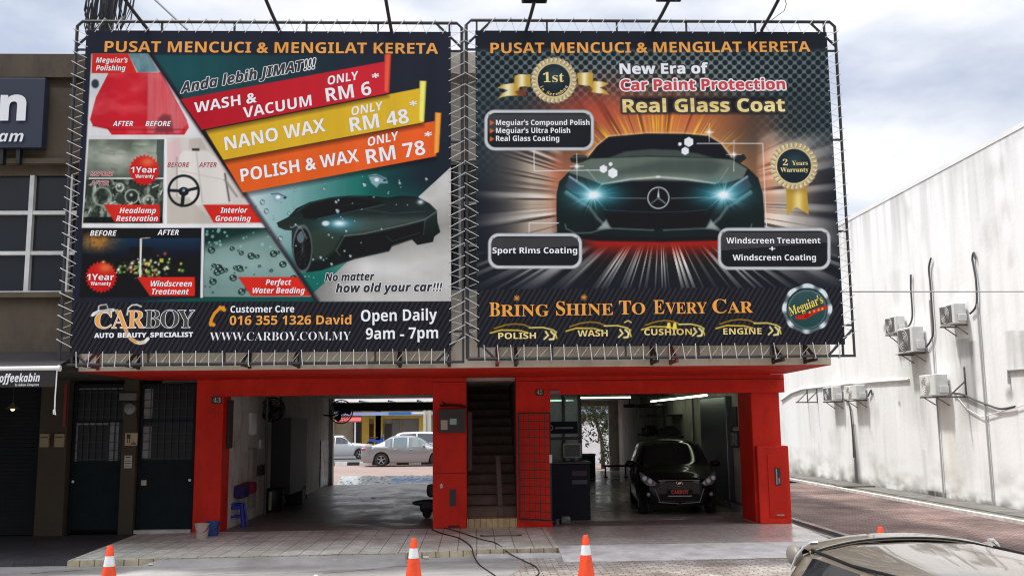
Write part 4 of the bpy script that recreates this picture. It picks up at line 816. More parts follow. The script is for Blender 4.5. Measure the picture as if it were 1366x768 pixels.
# pale speed streaks left, right and below
side = np.clip((abs(X - cx) - 128) / 22, 0, 1) * np.exp(-(np.maximum(abs(X - cx) - 150, 0) / 46) ** 2) * np.clip((Y - 172) / 30, 0, 1) * np.clip((352 - Y) / 40, 0, 1)
A.put(np.clip(side * 1.25, 0, 1), (204, 184, 162), 0.85); A.put(np.clip(side * 1.3, 0, 1) * np.clip((st1 - 0.35) * 2.6, 0, 1), (248, 236, 220), 0.9); A.put(np.clip(side * 1.6, 0, 1) * np.clip((0.45 - st2) * 3, 0, 1), (46, 42, 42), 0.8)
sd2 = np.clip((abs(X - cx) - 150) / 30, 0, 1) * np.exp(-(np.maximum(abs(X - cx) - 190, 0) / 44) ** 2) * np.clip((Y - 165) / 30, 0, 1) * np.clip((372 - Y) / 30, 0, 1)
A.put(sd2 * np.clip((st1 - 0.42) * 2.4, 0, 1), (176, 170, 164), 0.75)
A.put(np.exp(-((X - 745) / 16) ** 2 - ((Y - 245) / 50) ** 2), (214, 120, 84), 0.65); A.put(np.exp(-((X - 1022) / 14) ** 2 - ((Y - 235) / 50) ** 2), (222, 140, 96), 0.65)
c2y = 262; st3 = A.rad(cx, c2y, 330, 9); st4 = A.rad(cx, c2y, 110, 10); R2 = np.sqrt((X - cx) ** 2 + (Y - c2y) ** 2)
low = np.clip((Y - 322 - abs(X - cx) * 0.05) / 14, 0, 1) * np.clip((392 - Y) / 40, 0, 1) * np.clip(1.6 - abs(X - cx) / 190, 0, 1)
A.put(low, (40, 40, 40), 0.8); A.put(low * np.clip((st3 - 0.45) * 2.6, 0, 1) * (0.5 + 0.5 * st4), (244, 240, 232), 1.0)
redm = np.clip((Y - 316) / 4, 0, 1) * np.exp(-(np.maximum(Y - 320, 0) / 17) ** 2) * np.clip((98 - abs(X - cx)) / 24 + 0.4, 0, 1)
A.put(redm, (182, 40, 26), 0.9); A.put(redm * np.clip((st3 - 0.55) * 3, 0, 1) * np.clip((Y - 326) / 14, 0, 1), (226, 130, 84), 0.7)
# dark halo under the product name
A.put(np.clip(0.5 - (np.maximum(abs(X - 938) - 106, 0) ** 2 + np.maximum(abs(Y - 140.5) - 8, 0) ** 2) ** 0.5 / 6 + 0.5, 0, 1), (34, 30, 34), 0.9)
# the car
Z = lambda pts: [(730 + a / 4.517, 160 + b / 4.517) for a, b in pts]
A.poly(Z([(230, 215), (300, 150), (370, 95), (600, 75), (830, 77), (975, 90), (1050, 135), (1125, 222)]), (248, 214, 168), 0.6, 4)
A.poly(Z([(135, 235), (160, 212), (235, 215), (245, 245), (180, 263), (145, 255)]), (44, 48, 46)); A.poly(Z([(1110, 212), (1185, 207), (1202, 232), (1165, 260), (1125, 248)]), (44, 48, 46)); A.line(Z([(150, 225), (230, 222)]), 1, (130, 136, 128), 0.7, 2)
body = Z([(240, 235), (300, 158), (370, 102), (600, 82), (830, 84), (970, 97), (1045, 142), (1110, 228), (1210, 290), (1272, 350), (1298, 440), (1308, 560), (1310, 690), (1290, 705), (700, 722), (300, 712), (60, 706), (55, 560), (55, 450), (72, 372), (130, 312), (190, 262)])
A.poly(body, (34, 42, 42)); bm_ = np.clip(0.5 - A.sdf(body), 0, 1)
A.poly(Z([(128, 318), (190, 262), (260, 234), (420, 228), (600, 222), (760, 226), (1000, 232), (1110, 240), (1205, 295), (1180, 350), (1080, 380), (1005, 385), (840, 358), (670, 345), (500, 358), (330, 388), (230, 350)]), (104, 116, 105), 1, 2)
A.poly(Z([(420, 300), (700, 240), (1000, 235), (1060, 270), (1000, 340), (850, 335), (670, 330), (500, 340), (380, 360)]), (70, 82, 75), 0.7, 8)
A.put(bm_ * np.exp(-((Y - 238) / 7) ** 2) * np.exp(-((X - cx) / 76) ** 2), (150, 158, 144), 0.55)
A.poly(Z([(258, 228), (310, 160), (375, 110), (600, 92), (830, 94), (965, 107), (1030, 150), (1095, 222), (1000, 232), (760, 222), (600, 218), (380, 228)]), (30, 33, 40))
A.poly(Z([(370, 230), (470, 190), (620, 176), (780, 182), (920, 205), (1005, 232), (760, 222), (600, 218)]), (84, 94, 86), 0.85, 3)
A.line(Z([(330, 388), (500, 358), (670, 345), (840, 358), (1010, 383)]), 2.2, (206, 210, 198), 0.9, 2.5); A.line(Z([(240, 300), (300, 370), (330, 388)]), 1.4, (170, 178, 168), 0.7, 2); A.line(Z([(1090, 290), (1040, 365), (1010, 383)]), 1.4, (150, 158, 148), 0.7, 2)
A.poly(Z([(330, 392), (500, 372), (670, 366), (840, 372), (1005, 388), (1060, 470), (1000, 560), (940, 640), (670, 655), (380, 640), (340, 560), (280, 470)]), (24, 31, 33), 0.95, 3)
A.line(Z([(375, 470), (595, 472)]), 1.0, (150, 158, 156), 0.8, 1.5); A.line(Z([(748, 472), (965, 466)]), 1.0, (150, 158, 156), 0.8, 1.5)
A.line(Z([(340, 540), (500, 552), (670, 556), (850, 552), (960, 540)]), 0.8, (76, 88, 86), 0.7, 2)
A.ring(878.3, 264, 14, 1.6, (176, 182, 180)); A.poly(Z([(663, 470), (670, 412), (677, 470)]), (206, 210, 208)); A.poly(Z([(672, 466), (722, 505), (716, 510), (667, 474)]), (120, 126, 124)); A.poly(Z([(668, 466), (618, 505), (624, 510), (673, 474)]), (96, 102, 100)); A.ell(878, 236, 3.4, 1.6, (216, 218, 212))
for sgn in (-1, 1):
    mxx = lambda a: 670 + sgn * (a - 670)
    A.line(Z([(mxx(1230), 440), (mxx(1160), 485), (mxx(1085), 525), (mxx(1040), 590), (mxx(985), 640)]), 2.2, (132, 146, 140), 0.85, 4)
    A.poly(Z([(mxx(955), 655), (mxx(985), 600), (mxx(1005), 625), (mxx(1040), 660)]), (176, 184, 176), 0.8, 3)
    A.line(Z([(mxx(1232), 630), (mxx(1225), 655), (mxx(1170), 682), (mxx(1080), 680), (mxx(985), 652), (mxx(700), 664)]), 1.2, (128, 138, 132), 0.8, 2)
    A.poly(Z([(mxx(1205), 340), (mxx(1130), 385), (mxx(1080), 430), (mxx(1110), 470), (mxx(1200), 430), (mxx(1232), 400)]), (64, 78, 88), 0.9, 3); A.line(Z([(mxx(1205), 342), (mxx(1130), 392), (mxx(1060), 445)]), 2.0, (196, 214, 226), 0.85, 3); A.line(Z([(mxx(1225), 430), (mxx(1150), 480), (mxx(1080), 470)]), 1.6, (176, 206, 210), 0.8, 3)
    hxp, hyp = 730 + mxx(1062) / 4.517, 160 + 452 / 4.517
    A.glow(hxp - sgn * 2, hyp, 34, 15, (70, 170, 184), 0.85); rs = A.rad(hxp, hyp, 60, 20 + sgn); A.put(np.exp(-(((X - hxp) / 22) ** 2 + ((Y - hyp) / 15) ** 2)) * np.clip((rs - 0.45) * 2, 0, 1), (150, 226, 230), 0.8)
    A.glow(hxp, hyp, 13, 7, (232, 252, 252), 1.0); A.glow(hxp, hyp, 5, 4, (255, 255, 255), 1.0)
A.put(np.clip(0.5 - A.sdf(Z([(60, 690), (300, 700), (700, 712), (1290, 695), (1290, 720), (700, 735), (300, 730)])) / 3, 0, 1), (24, 22, 22), 0.9)
# sparkles, call-out lines, hexagons
for x, y, k in ((769.5, 222, 9), (979, 206.5, 10), (946, 176.5, 6)):
    A.line([(x - k, y), (x + k, y)], 0.6, (255, 250, 240), 0.9); A.line([(x, y - k * 1.9), (x, y + k * 2.2)], 0.6, (255, 250, 240), 0.9); A.glow(x, y, 3, 3, (255, 255, 250), 1.0)
WL = (226, 226, 222)
A.line([(712.5, 201), (712.5, 228), (800, 227)], 1.0, WL); A.line([(930, 191.5), (1017.5, 191.5), (1022.5, 304)], 1.1, WL); A.line([(706, 311), (706, 297.5), (745, 297.5)], 1.0, WL)
def hexa(x, y, r): A.poly([(x + r * math.cos(PI / 6 + i * PI / 3), y + r * math.sin(PI / 6 + i * PI / 3)) for i in range(6)], (236, 238, 236))
for x, y, r in ((805, 225.5, 5.6), (817.5, 231, 7), (814.5, 219, 2.8), (918.8, 189.5, 6.8), (914, 201.5, 5.6), (907, 192.3, 2.6)): hexa(x, y, r)
# caption boxes
for x0, y0, x1, y1 in ((646, 146.5, 792.5, 201), (651, 311, 776.5, 358.5), (957.5, 303.6, 1108, 360)):
    A.rrect(x0, y0, x1, y1, 14, (168, 170, 170)); A.rrect(x0 + 1, y0 + 1, x1 - 1, y1 - 1, 13, (226, 227, 226), 0.6); A.rrect(x0 + 4.2, y0 + 4.2, x1 - 4.2, y1 - 4.2, 11, (40, 41, 44))
    t = np.clip((y1 - Y) / (y1 - y0), 0, 1); m = (X > x0 + 5) * (X < x1 - 5) * (Y > y0 + 6) * (Y < y0 + (y1 - y0) * 0.55 - (X - x0) * 0.08); A.put(m * 1.0, (96, 95, 94), 0.55)
for y in (164, 174.8, 185.6): A.poly([(653.5, y - 3.6), (659.5, y), (653.5, y + 3.6)], (206, 110, 60))
# gold rosettes and ribbon tails
GD, GL_, GD2 = (196, 160, 62), (244, 232, 190), (128, 92, 36)
def tail(pts, x0, x1):
    m = np.clip(0.5 - A.sdf(pts), 0, 1); u = np.clip((X - x0) / (x1 - x0), 0, 1); b = np.exp(-((u - 0.45) / 0.22) ** 2)[..., None]
    A.put(m, (np.array(GD) * (1 - b) + np.array(GL_) * b) / 255.0)
Q = lambda pts: [(640 + a / 7.59, 70 + b / 7.59) for a, b in pts]
tail(Q([(175, 360), (240, 325), (350, 312), (400, 330), (400, 437), (300, 440), (240, 450), (185, 470), (225, 420), (285, 385), (240, 370)]), 664, 694); tail(Q([(1310, 318), (1250, 300), (1150, 290), (1120, 400), (1200, 415), (1260, 418), (1315, 435), (1275, 390), (1215, 358), (1260, 340)]), 788, 812)
A.poly(Q([(355, 400), (470, 350), (470, 440), (390, 440)]), (130, 74, 50), 0.9, 2); A.poly(Q([(1010, 345), (1145, 370), (1130, 400), (1010, 360)]), (104, 74, 46), 0.9, 2)
tail(Q([(352, 240), (400, 222), (510, 226), (515, 350), (420, 345), (380, 365), (355, 392)]), 686, 708); tail(Q([(985, 210), (1100, 203), (1145, 212), (1145, 370), (1110, 340), (1000, 328)]), 770, 791)
def rosette(x, y, ro, ri, n):
    r = np.sqrt((X - x) ** 2 + (Y - y) ** 2); a = (np.arctan2(Y - y, X - x) / (2 * PI) * n - (r - ri) * 0.035) % 1.0
    edge = ro - 2.2 * a; m = np.clip(edge - r + 0.5, 0, 1); sh = (0.35 + 0.65 * a)[..., None]
    A.put(m, (np.array((118, 88, 40)) * (1 - sh) + np.array((244, 234, 200)) * sh) / 255.0)
    A.ell(x, y, ri + 1.2, ri + 1.2, (214, 186, 110)); A.ell(x, y, ri - 0.4, ri - 0.4, (250, 244, 220), 0.8); A.ell(x, y, ri - 1.4, ri - 1.4, (38, 48, 54)); A.glow(x, y - 6, 13, 11, (66, 92, 96), 0.7)
rosette(738.8, 107.3, 31.5, 23.2, 30)
A.poly([(1048.5, 249), (1076, 249), (1079, 286.5), (1062.5, 275.5), (1050, 287)], GD); u = (np.clip((X - 1048) / 30, 0, 1)); A.put(np.clip(0.5 - A.sdf([(1048.5, 249), (1076, 249), (1079, 286.5), (1062.5, 275.5), (1050, 287)]), 0, 1) * np.exp(-((u - 0.55) / 0.2) ** 2), (248, 226, 150), 0.9); A.put(np.exp(-((X - 1062) / 14) ** 2 - ((Y - 252) / 6) ** 2), (140, 92, 30), 0.5)
rosette(1059.3, 221.5, 32.5, 24.2, 30)
# bottom band with little car outlines and the round maker's badge
carbon(A, 388.5, -0.006)
for x0, x1, y, cap in ((654, 744, 437, 0), (755, 843, 434.5, 1), (856, 941, 432.5, 2), (955, 1043, 431, 3)):
    w = x1 - x0; Yc = y
    A.line([(x0, Yc + 7), (x0 + w * 0.16, Yc + 3), (x0 + w * 0.42, Yc + 3.4), (x0 + w * 0.56, Yc + 6.6)], 1.8, (222, 190, 70)); A.line([(x0 + w * 0.06, Yc + 1), (x0 + w * 0.22, Yc - 3.6), (x0 + w * 0.36, Yc - 5.2), (x0 + w * 0.50, Yc - 4.0), (x0 + w * 0.6, Yc - 0.2)], 1.5, (176, 132, 36)); A.line([(x0 + w * 0.58, Yc), (x0 + w * 0.78, Yc - 0.4), (x0 + w * 0.92, Yc + 2.5), (x0 + w * 0.98, Yc + 6)], 1.6, (236, 214, 120))
    A.line([(x0 + w * 0.82, Yc + 5), (x0 + w * 0.86, Yc + 10), (x0 + w * 0.80, Yc + 15)], 2.2, (236, 220, 150)); A.line([(x0 + w * 0.90, Yc + 5), (x0 + w * 0.95, Yc + 9.5), (x0 + w * 0.94, Yc + 15), (x0 + w * 0.88, Yc + 15.5)], 2.4, (240, 226, 160)); A.line([(x0 + w * 0.96, Yc + 6), (x0 + w * 0.985, Yc + 14)], 1.6, (230, 206, 110))
for x in (889, 897): A.poly([(x, 438), (x + 1.5, 430), (x + 5, 430), (x + 6, 438)], (236, 214, 90))
A.line([(833, 430), (838, 427.5), (842, 430)], 1.4, (236, 214, 120))
for x, y in ((689.3, 397.5), (779, 396.5)):
    for a in range(4): A.line([(x - 3.6 * math.cos(a * PI / 4), y - 3.6 * math.sin(a * PI / 4)), (x + 3.6 * math.cos(a * PI / 4), y + 3.6 * math.sin(a * PI / 4))], 1.0, (232, 160, 70))
bxx, byy = 1076.8, 411.5
r = np.sqrt((X - bxx) ** 2 + (Y - byy) ** 2); aa = np.arctan2(Y - byy, X - bxx)
rim = 32.6 + 0.9 * np.cos(aa * 8); A.put(rim - r + 0.5, (96, 112, 116)); A.put(np.clip(rim - r + 0.5, 0, 1) * np.clip(0.5 + 0.9 * np.sin(aa * 8 + 1.2) - 0.5 * np.sin(aa), 0, 1), (226, 234, 234), 0.95)
A.ell(bxx, byy, 27.6, 27.6, (20, 30, 32)); A.ell(bxx, byy + 0.5, 26.6, 26.6, (50, 80, 80)); A.put(np.clip(26 - r, 0, 1) * np.clip((byy - Y + 4) / 26, 0, 1) * (0.6 + 0.4 * np.sin(Y * 2.0)), (86, 112, 112), 0.6); A.ring(bxx, byy + 1, 25, 1.0, (150, 170, 168), 0.6)
A.poly([(1061, 421), (1072, 419.5), (1086, 412), (1103, 407), (1104.5, 411), (1090, 416.5), (1076, 425), (1066, 426), (1061, 425)], (202, 50, 36)); A.poly([(1072, 423), (1077, 417.5), (1081, 418), (1077, 424)], (150, 30, 24), 0.8)
for x in (1080, 1086, 1092, 1097): A.ell(x, 416.5 - (x - 1080) * 0.28, 1.3, 1.6, (232, 180, 90))
A.I = A.I * (1 - 0.10 * A.noise(18, 400, 73)[..., None]) + 0.012
right_banner = A.build(RB); P_ = right_banner
lt(P_, 'headline', 'PUSAT MENCUCI & MENGILAT KERETA', 'bold', M_org, 654.4, 71.6, 1081, 69.4, 15.2)
lt(P_, 'product_lettering', 'New Era of', 'bold', M_wht, 827, 99, 944.4, 98.2, 14.6, fat=0.018, out=(M_blk, 0.07), lift=0.006)
lt(P_, 'product_lettering', 'Car Paint Protection', 'bold', M_redi, 828.3, 120.8, 1047.3, 119.5, 15.2, fat=0.012, out=(M_wht, 0.085), lift=0.006)
lt(P_, 'product_lettering', 'Real Glass Coat', 'bold', M_gold, 831, 150.2, 1047, 148.8, 18.5, fat=0.01, out=(M_blk, 0.09), lift=0.006)
for s_, x0, x1, y in (("Meguiar's Compound Polish", 661.6, 786.4, 167.2), ("Meguiar's Ultra Polish", 661.6, 760.6, 177.8), ('Real Glass Coating', 661.6, 746, 188.4), ('Sport Rims Coating', 657, 770, 338), ('Windscreen Treatment', 969, 1094.5, 324.8), ('+', 1026.5, 1034, 335.5), ('Windscreen Coating', 977.5, 1088.5, 347.4)):
    lt(P_, 'box_lettering', s_, 'bold', M_wht, x0, y, x1, y - 0.2, 8.0 if y > 200 else 7.4)
lt(P_, 'rosette_lettering', '1st', 'serif', M_gold, 724.5, 110, 752.5, 109.6, 14.5)
for i, c in enumerate('in Seremban'):
    if c == ' ': continue
    a = math.radians(152 - i * 12.4); R0 = 20.6; x, y = 738.8 + R0 * math.cos(a), 107.3 + R0 * math.sin(a); w = 1.5 if c != 'm' else 2.3
    if c == 'i': w = 0.8
    lt(P_, 'rosette_lettering', c, 'serif', M_gold, x - w * math.sin(a), y + w * math.cos(a), x + w * math.sin(a), y - w * math.cos(a), 5.0, gid=77)
lt(P_, 'rosette_lettering', '2', 'serif', M_gold, 1044.4, 220.8, 1051, 220.7, 9); lt(P_, 'rosette_lettering', 'Years', 'serif', M_gold, 1056.5, 220.6, 1077.5, 220.2, 6.4); lt(P_, 'rosette_lettering', 'Warranty', 'serif', M_gold, 1041, 229.6, 1078.5, 229.2, 6.4)
def smallcaps(first, rest, x0, xm, x1, y, cap):
    lt(P_, 'slogan', first, 'serif', M_org, x0, y, xm, y - 0.1, cap, gid=first + rest); lt(P_, 'slogan', rest, 'serif', M_org, xm + 1.2, y - 0.1, x1, y - 0.5, cap * 0.82, gid=first + rest)
smallcaps('B', 'RING', 652.8, 667, 732.4, 421.8, 19.5); smallcaps('S', 'HINE', 742, 754, 818, 420.4, 19.5); smallcaps('T', 'O', 826, 842, 861, 419.2, 19.5); smallcaps('E', 'VERY', 872, 886.5, 943.5, 418.4, 19.5); smallcaps('C', 'AR', 950.7, 969.5, 1004.5, 417.4, 19.5)
for s_, x0, x1, y in (('POLISH', 664.7, 715, 452), ('WASH', 770.6, 810.6, 448.6), ('CUSHION', 859.5, 923, 446.9), ('ENGINE', 965, 1016, 445.9)): lt(P_, 'service_lettering', s_, 'bold', M_gold, x0, y, x1, y - 0.5, 8.2)
lt(P_, 'badge_lettering', "Meguiar's", 'serif', M_yel, 1054.5, 421.5, 1098.6, 403.8, 12.5, shear=0.1, out=(M_blk, 0.03), lift=0.006)

# ------------------------------------------------------------------ frames, lacing, brackets
M_pipe = mat('pipe_paint', (0.026, 0.024, 0.026), 0.55, var=0.3, vscale=6); M_rope = mat('rope', (0.66, 0.65, 0.62), 0.8); M_rust = mat('rusty_steel', rgb(74, 44, 38), 0.8, col2=rgb(44, 30, 28), vscale=9)
M_primer = mat('red_primer', rgb(120, 44, 44), 0.7)
def frame_for(board, fc, A_):
    tl, tr, br, bl = [at(*p, YB) for p in fc]
    fx0 = (tl.x + bl.x) / 2; fx1 = (tr.x + br.x) / 2; fz0 = (bl.z + br.z) / 2; fz1 = (tl.z + tr.z) / 2; y = YB + 0.03
    f = MB(); r = 0.027
    f.tube([(fx0, y, fz0), (fx0, y, fz1 - 0.08), (fx0 + 0.08, y, fz1), (fx1 - 0.08, y, fz1), (fx1, y, fz1 - 0.08), (fx1, y, fz0), (fx0, y, fz0)], r, 8)
    n = 5
    for i in range(n + 1):
        x = A_.x0 + 0.02 + (A_.x1 - A_.x0 - 0.04) * i / n; f.bar((x, YB + 0.045, fz0), (x, YB + 0.045, fz1), 0.03, 0.03)
    for i in range(4):
        z = A_.z0 + 0.3 + (A_.z1 - A_.z0 - 0.6) * i / 3; f.bar((fx0, YB + 0.047, z), (fx1, YB + 0.047, z), 0.03, 0.03)
    for (ax, az, sx, sz) in ((fx0, fz0, 1, 1), (fx1, fz0, -1, 1), (fx0, fz1, 1, -1), (fx1, fz1, -1, -1)):
        f.tube([(ax, y, az + sz * 0.42), (ax + sx * 0.42, y, az)], 0.02, 6)
    f.build('frame', M_pipe, board)
    l = MB(); rr_ = random.Random(int(abs(fx0) * 100)); rp = 0.0058
    def run(p_in, p_out, step):
        a0, a1 = map(Vector, p_in); b0, b1 = map(Vector, p_out); n = int((a1 - a0).length / step)
        for i in range(n):
            u = (i + 0.5) / n; v = (i + 1.05 + rr_.uniform(-0.08, 0.08)) / n; w = (i + 1.5) / n
            pi_ = a0.lerp(a1, u); po = b0.lerp(b1, min(1, v)); pn = a0.lerp(a1, min(1, w)); out = (po - pi_).normalized() * 0.035
            l.tube([pi_ + Vector((0, -0.006, 0)), po + out + Vector((0, -0.034, 0))], rp, 5)
            l.tube([po + out + Vector((0, -0.034, 0)), po + out + Vector((0, 0.05, 0))], rp, 5)
            l.tube([po + out + Vector((0, 0.05, 0)), pn + Vector((0, 0.03, 0))], rp * 0.75, 5)
    x0, x1, z0, z1 = A_.x0, A_.x1, A_.z0, A_.z1; ins = 0.03
    run((x0, YB, z0 + ins), (x1, YB, z0 + ins)) if False else None
    run((x0, YB, z0 + ins), (x0, YB, z0 + ins), 1) if False else None
    run(((x0, YB, z0 + ins), (x1, YB, z0 + ins)), ((x0 - 0.1, YB, fz0), (x1 - 0.1, YB, fz0)), 0.198)
    run(((x0, YB, z1 - ins), (x1, YB, z1 - ins)), ((x0, YB, fz1), (x1, YB, fz1)), 0.26)
    run(((x0 + ins, YB, z0), (x0 + ins, YB, z1)), ((fx0, YB, z0), (fx0, YB, z1)), 0.178)
    run(((x1 - ins, YB, z0), (x1 - ins, YB, z1)), ((fx1, YB, z0), (fx1, YB, z1)), 0.178)
    l.build('lacing', M_rope, board)
    return fx0, fx1, fz0, fz1
AL = Art((116, 41), (600, 43), (603, 466), (92, 473), 2, 2); AR = Art((633.5, 42.5), (1100.6, 42), (1129, 458), (637.6, 463.5), 2, 2)
FL = frame_for(LB, ((100, 27), (614, 31), (620, 480), (80, 489)), AL)
FR = frame_for(RB, ((622, 28), (1112, 27), (1143, 473), (623.5, 479.5)), AR)
for board, xs_, F in ((LB, (112, 168, 322, 390, 530, 598), FL), (RB, (664, 690, 878, 904, 1046, 1090), FR)):
    for k, px in enumerate(xs_):
        x = at(px, 482, YB).x
        m = MB(); m.bar((x, YU - 0.001, 3.30), (x, YU - 0.001, 2.98), 0.05, 0.04, upv=(0, 1, 0)); m.bar((x, YU, 3.02), (x, YB + 0.02, 3.02), 0.04, 0.05); m.bar((x, YU, 3.30), (x, YB + 0.05, 3.04), 0.035, 0.04)
        m.build('wall_bracket', M_primer if k in (0, 3) and px not in (390, 168) else M_rust, board)
# ================================================================== cars
def lerp(a, b, t): return a + (b - a) * t
def curve(pts):
    xs = [p[0] for p in pts]; ys = [p[1] for p in pts]
    def f(x):
        if x <= xs[0]: return ys[0]
        for i in range(len(xs) - 1):
            if x <= xs[i + 1]:
                t = (x - xs[i]) / (xs[i + 1] - xs[i]); t = t * t * (3 - 2 * t) * 0.5 + t * 0.5; return lerp(ys[i], ys[i + 1], t)
        return ys[-1]
    return f
M_tyre = mat('tyre_rubber', (0.014, 0.014, 0.014), 0.75); M_rim = mat('alloy_rim', (0.42, 0.42, 0.43), 0.35, metal=0.8); M_cglass = mat('car_glass', (0.012, 0.014, 0.016), 0.05, spec=0.8)
M_sglass = mat('tinted_green_glass', (0.06, 0.09, 0.09), 0.06, spec=0.9)
M_lamp = mat('lamp_lens', (0.26, 0.29, 0.34), 0.18, coat=0.8, var=0.6, vscale=14); M_tail = mat('tail_lamp', (0.45, 0.06, 0.07), 0.2, coat=0.6); M_chrome = mat('chrome', (0.75, 0.75, 0.75), 0.12, metal=1.0); M_trim = mat('black_trim', (0.008, 0.008, 0.009), 0.6, spec=0.2)
def car(name, label, L, W, H, paint, belt, roof, plan, ws, rw, sides, wheels, R=0.30, clear=0.19, roofw=0.72, glass=None, group=None, crown=0.05, spokes=5):
    """front at -y. belt / roof: heights along the length (0 front .. 1 rear); plan: width factor; ws, rw: windscreen and rear-window spans; sides: side-window spans"""
    glass = glass or M_cglass
    root = thing(name, label, 'car', (0, 0, 0), group)
    fb, fr, fp = curve(belt), curve(roof), curve(plan)
    S = sorted(set([i / 72 for i in range(73)] + [a for s_ in (ws, rw) + tuple(sides) for a in s_] + [0.004, 0.996, 0.015, 0.985]))
    rows = []
    for s in S:
        y = -L / 2 + s * L; wm = W / 2 * fp(s); zb = fb(s); zr = max(fr(s), zb + 0.012); zl = clear + (0.10 if s < 0.02 or s > 0.98 else 0.0)
        if s < 0.06: zl = max(zl, clear + 0.06 * (1 - s / 0.06))
        for wx in wheels:
            d = abs(s * L - wx)
            if d < R * 1.16: zl = max(zl, R + math.sqrt((R * 1.16) ** 2 - d * d) * 0.98)
        zl = min(zl, zb - 0.06); t = max(0.0, min(1.0, (zr - zb) / 0.36)); w6 = lerp(wm * 0.90, W / 2 * roofw * min(1, 0.25 + 0.75 * fp(s) * 1.02), t); cr = lerp(0.035, crown, t)
        half = [(0, zl + 0.02), (wm * 0.90, zl), (wm * 0.965, zl + 0.10 * (zb - zl)), (wm * 1.0, zl + 0.50 * (zb - zl)), (wm * 0.985, zl + 0.80 * (zb - zl)), (wm * 0.955, zb - 0.005),
                (w6 + (wm * 0.94 - w6) * 0.02, lerp(zb, zr, 0.90) if t > 0 else zb), (w6 * 0.93, zr - lerp(0.004, 0.012, t)), (w6 * 0.55, zr + cr * 0.72), (0, zr + cr)]
        rows.append([(x, y, z) for x, z in half] + [(-x, y, z) for x, z in half[-2:0:-1]])
    n = len(rows[0]); m = 9
    parts = {'body': MB(), 'windscreen': MB(), 'rear_window': MB(), 'side_window': MB(), 'side_window2': MB()}
    flat = [p for r_ in rows for p in r_]
    fl = {k: [] for k in parts}
    for i in range(len(S) - 1):
        sm = (S[i] + S[i + 1]) / 2
        for j in range(n):
            k = 'body'
            if j in (6, 7, 8, 9, 10, 11)[0:6]:
                if j in (7, 8, 9, 10) and ws[0] < sm < ws[1]: k = 'windscreen'
                if j in (7, 8, 9, 10) and rw[0] < sm < rw[1]: k = 'rear_window'
            if j in (5, 12) and any(a < sm < b for a, b in sides): k = 'side_window' if j == 5 else 'side_window2'
            fl[k].append((i * n + j, i * n + (j + 1) % n, (i + 1) * n + (j + 1) % n, (i + 1) * n + j))
    for k, fs in fl.items():
        if not fs: continue
        used = sorted({q for f in fs for q in f}); mp = {q: a for a, q in enumerate(used)}
        parts[k].add([flat[q] for q in used], [tuple(mp[q] for q in f) for f in fs], 0, True)
    b = parts['body']; e0 = len(b.v); b.add(rows[0], [tuple(range(n - 1, -1, -1))]); b.add(rows[-1], [tuple(range(n))])
    body = b.build('body', [paint], root, sharp=50)
    for k in ('windscreen', 'rear_window', 'side_window', 'side_window2'):
        if parts[k].v: parts[k].build(k.rstrip('2'), glass if k.startswith('side') else M_cglass if glass is M_cglass else glass, root, sharp=60)
    u = MB(); u.box(-W * 0.40, W * 0.40, -L / 2 + 0.1, L / 2 - 0.1, clear + 0.03, clear + 0.22)
    for wx in wheels: u.box(-W * 0.44, W * 0.44, -L / 2 + wx - R * 1.1, -L / 2 + wx + R * 1.1, clear + 0.1, R * 2.08)
    u.build('underbody', M_trim, root)
    for wx in wheels:
        for sg in (-1, 1):
            xo = sg * W / 2 * fp(wx / L) * 0.985; y = -L / 2 + wx; c = (xo, y, R)
            w_ = MB(); w_.lathe([(R * 0.62, -sg * 0.02), (R * 0.70, sg * 0.0), (R * 0.95, -sg * 0.005), (R, -sg * 0.03), (R, -sg * 0.17), (R * 0.9, -sg * 0.20), (R * 0.5, -sg * 0.2)], 28, c, axis='x', caps=False)
            wo = w_.build('wheel', M_tyre, root)
            r_ = MB(); r_.lathe([(R * 0.67, -sg * 0.018), (R * 0.62, -sg * 0.012), (R * 0.58, -sg * 0.05), (R * 0.56, -sg * 0.12)], 28, c, axis='x', caps=False)
            for q in range(spokes):
                a = 2 * PI * q / spokes + 0.3; p0 = Vector(c) + Vector((-sg * 0.03, math.cos(a) * R * 0.08, math.sin(a) * R * 0.08)); p1 = Vector(c) + Vector((-sg * 0.022, math.cos(a) * R * 0.62, math.sin(a) * R * 0.62))
                r_.bar(p0, p1, 0.05, 0.025, upv=(1, 0, 0))
            r_.lathe([(0.001, -sg * 0.01), (R * 0.16, -sg * 0.015), (R * 0.18, -sg * 0.05)], 14, c, axis='x', caps=False)
            r_.build('rim', M_rim, wo)
            d_ = MB(); d_.lathe([(0.001, -sg * 0.08), (R * 0.62, -sg * 0.08)], 20, c, axis='x', caps=False); d_.build('brake_disc', M_trim, wo)
    return root, body
def mirror_pair(root, y, x, z, paint, s=1.0):
    for sg in (-1, 1):
        m = MB(); bm = bmesh.new(); bmesh.ops.create_uvsphere(bm, u_segments=14, v_segments=10, radius=1)
        m.add([(sg * x + v.co.x * 0.115 * s, y + v.co.y * 0.06 * s, z + v.co.z * 0.075 * s) for v in bm.verts], [[v.index for v in f.verts] for f in bm.faces], 0, True); bm.free()
        m.bar((sg * (x - 0.17), y + 0.02, z - 0.05), (sg * x, y + 0.01, z - 0.04), 0.04, 0.03); m.build('wing_mirror', paint, root)
def blob(cx, cy, cz, rx, ry, rz, seg=16):
    m = MB(); bm = bmesh.new(); bmesh.ops.create_uvsphere(bm, u_segments=seg, v_segments=10, radius=1)
    m.add([(cx + v.co.x * rx, cy + v.co.y * ry, cz + v.co.z * rz) for v in bm.verts], [[v.index for v in f.verts] for f in bm.faces], 0, True); bm.free(); return m

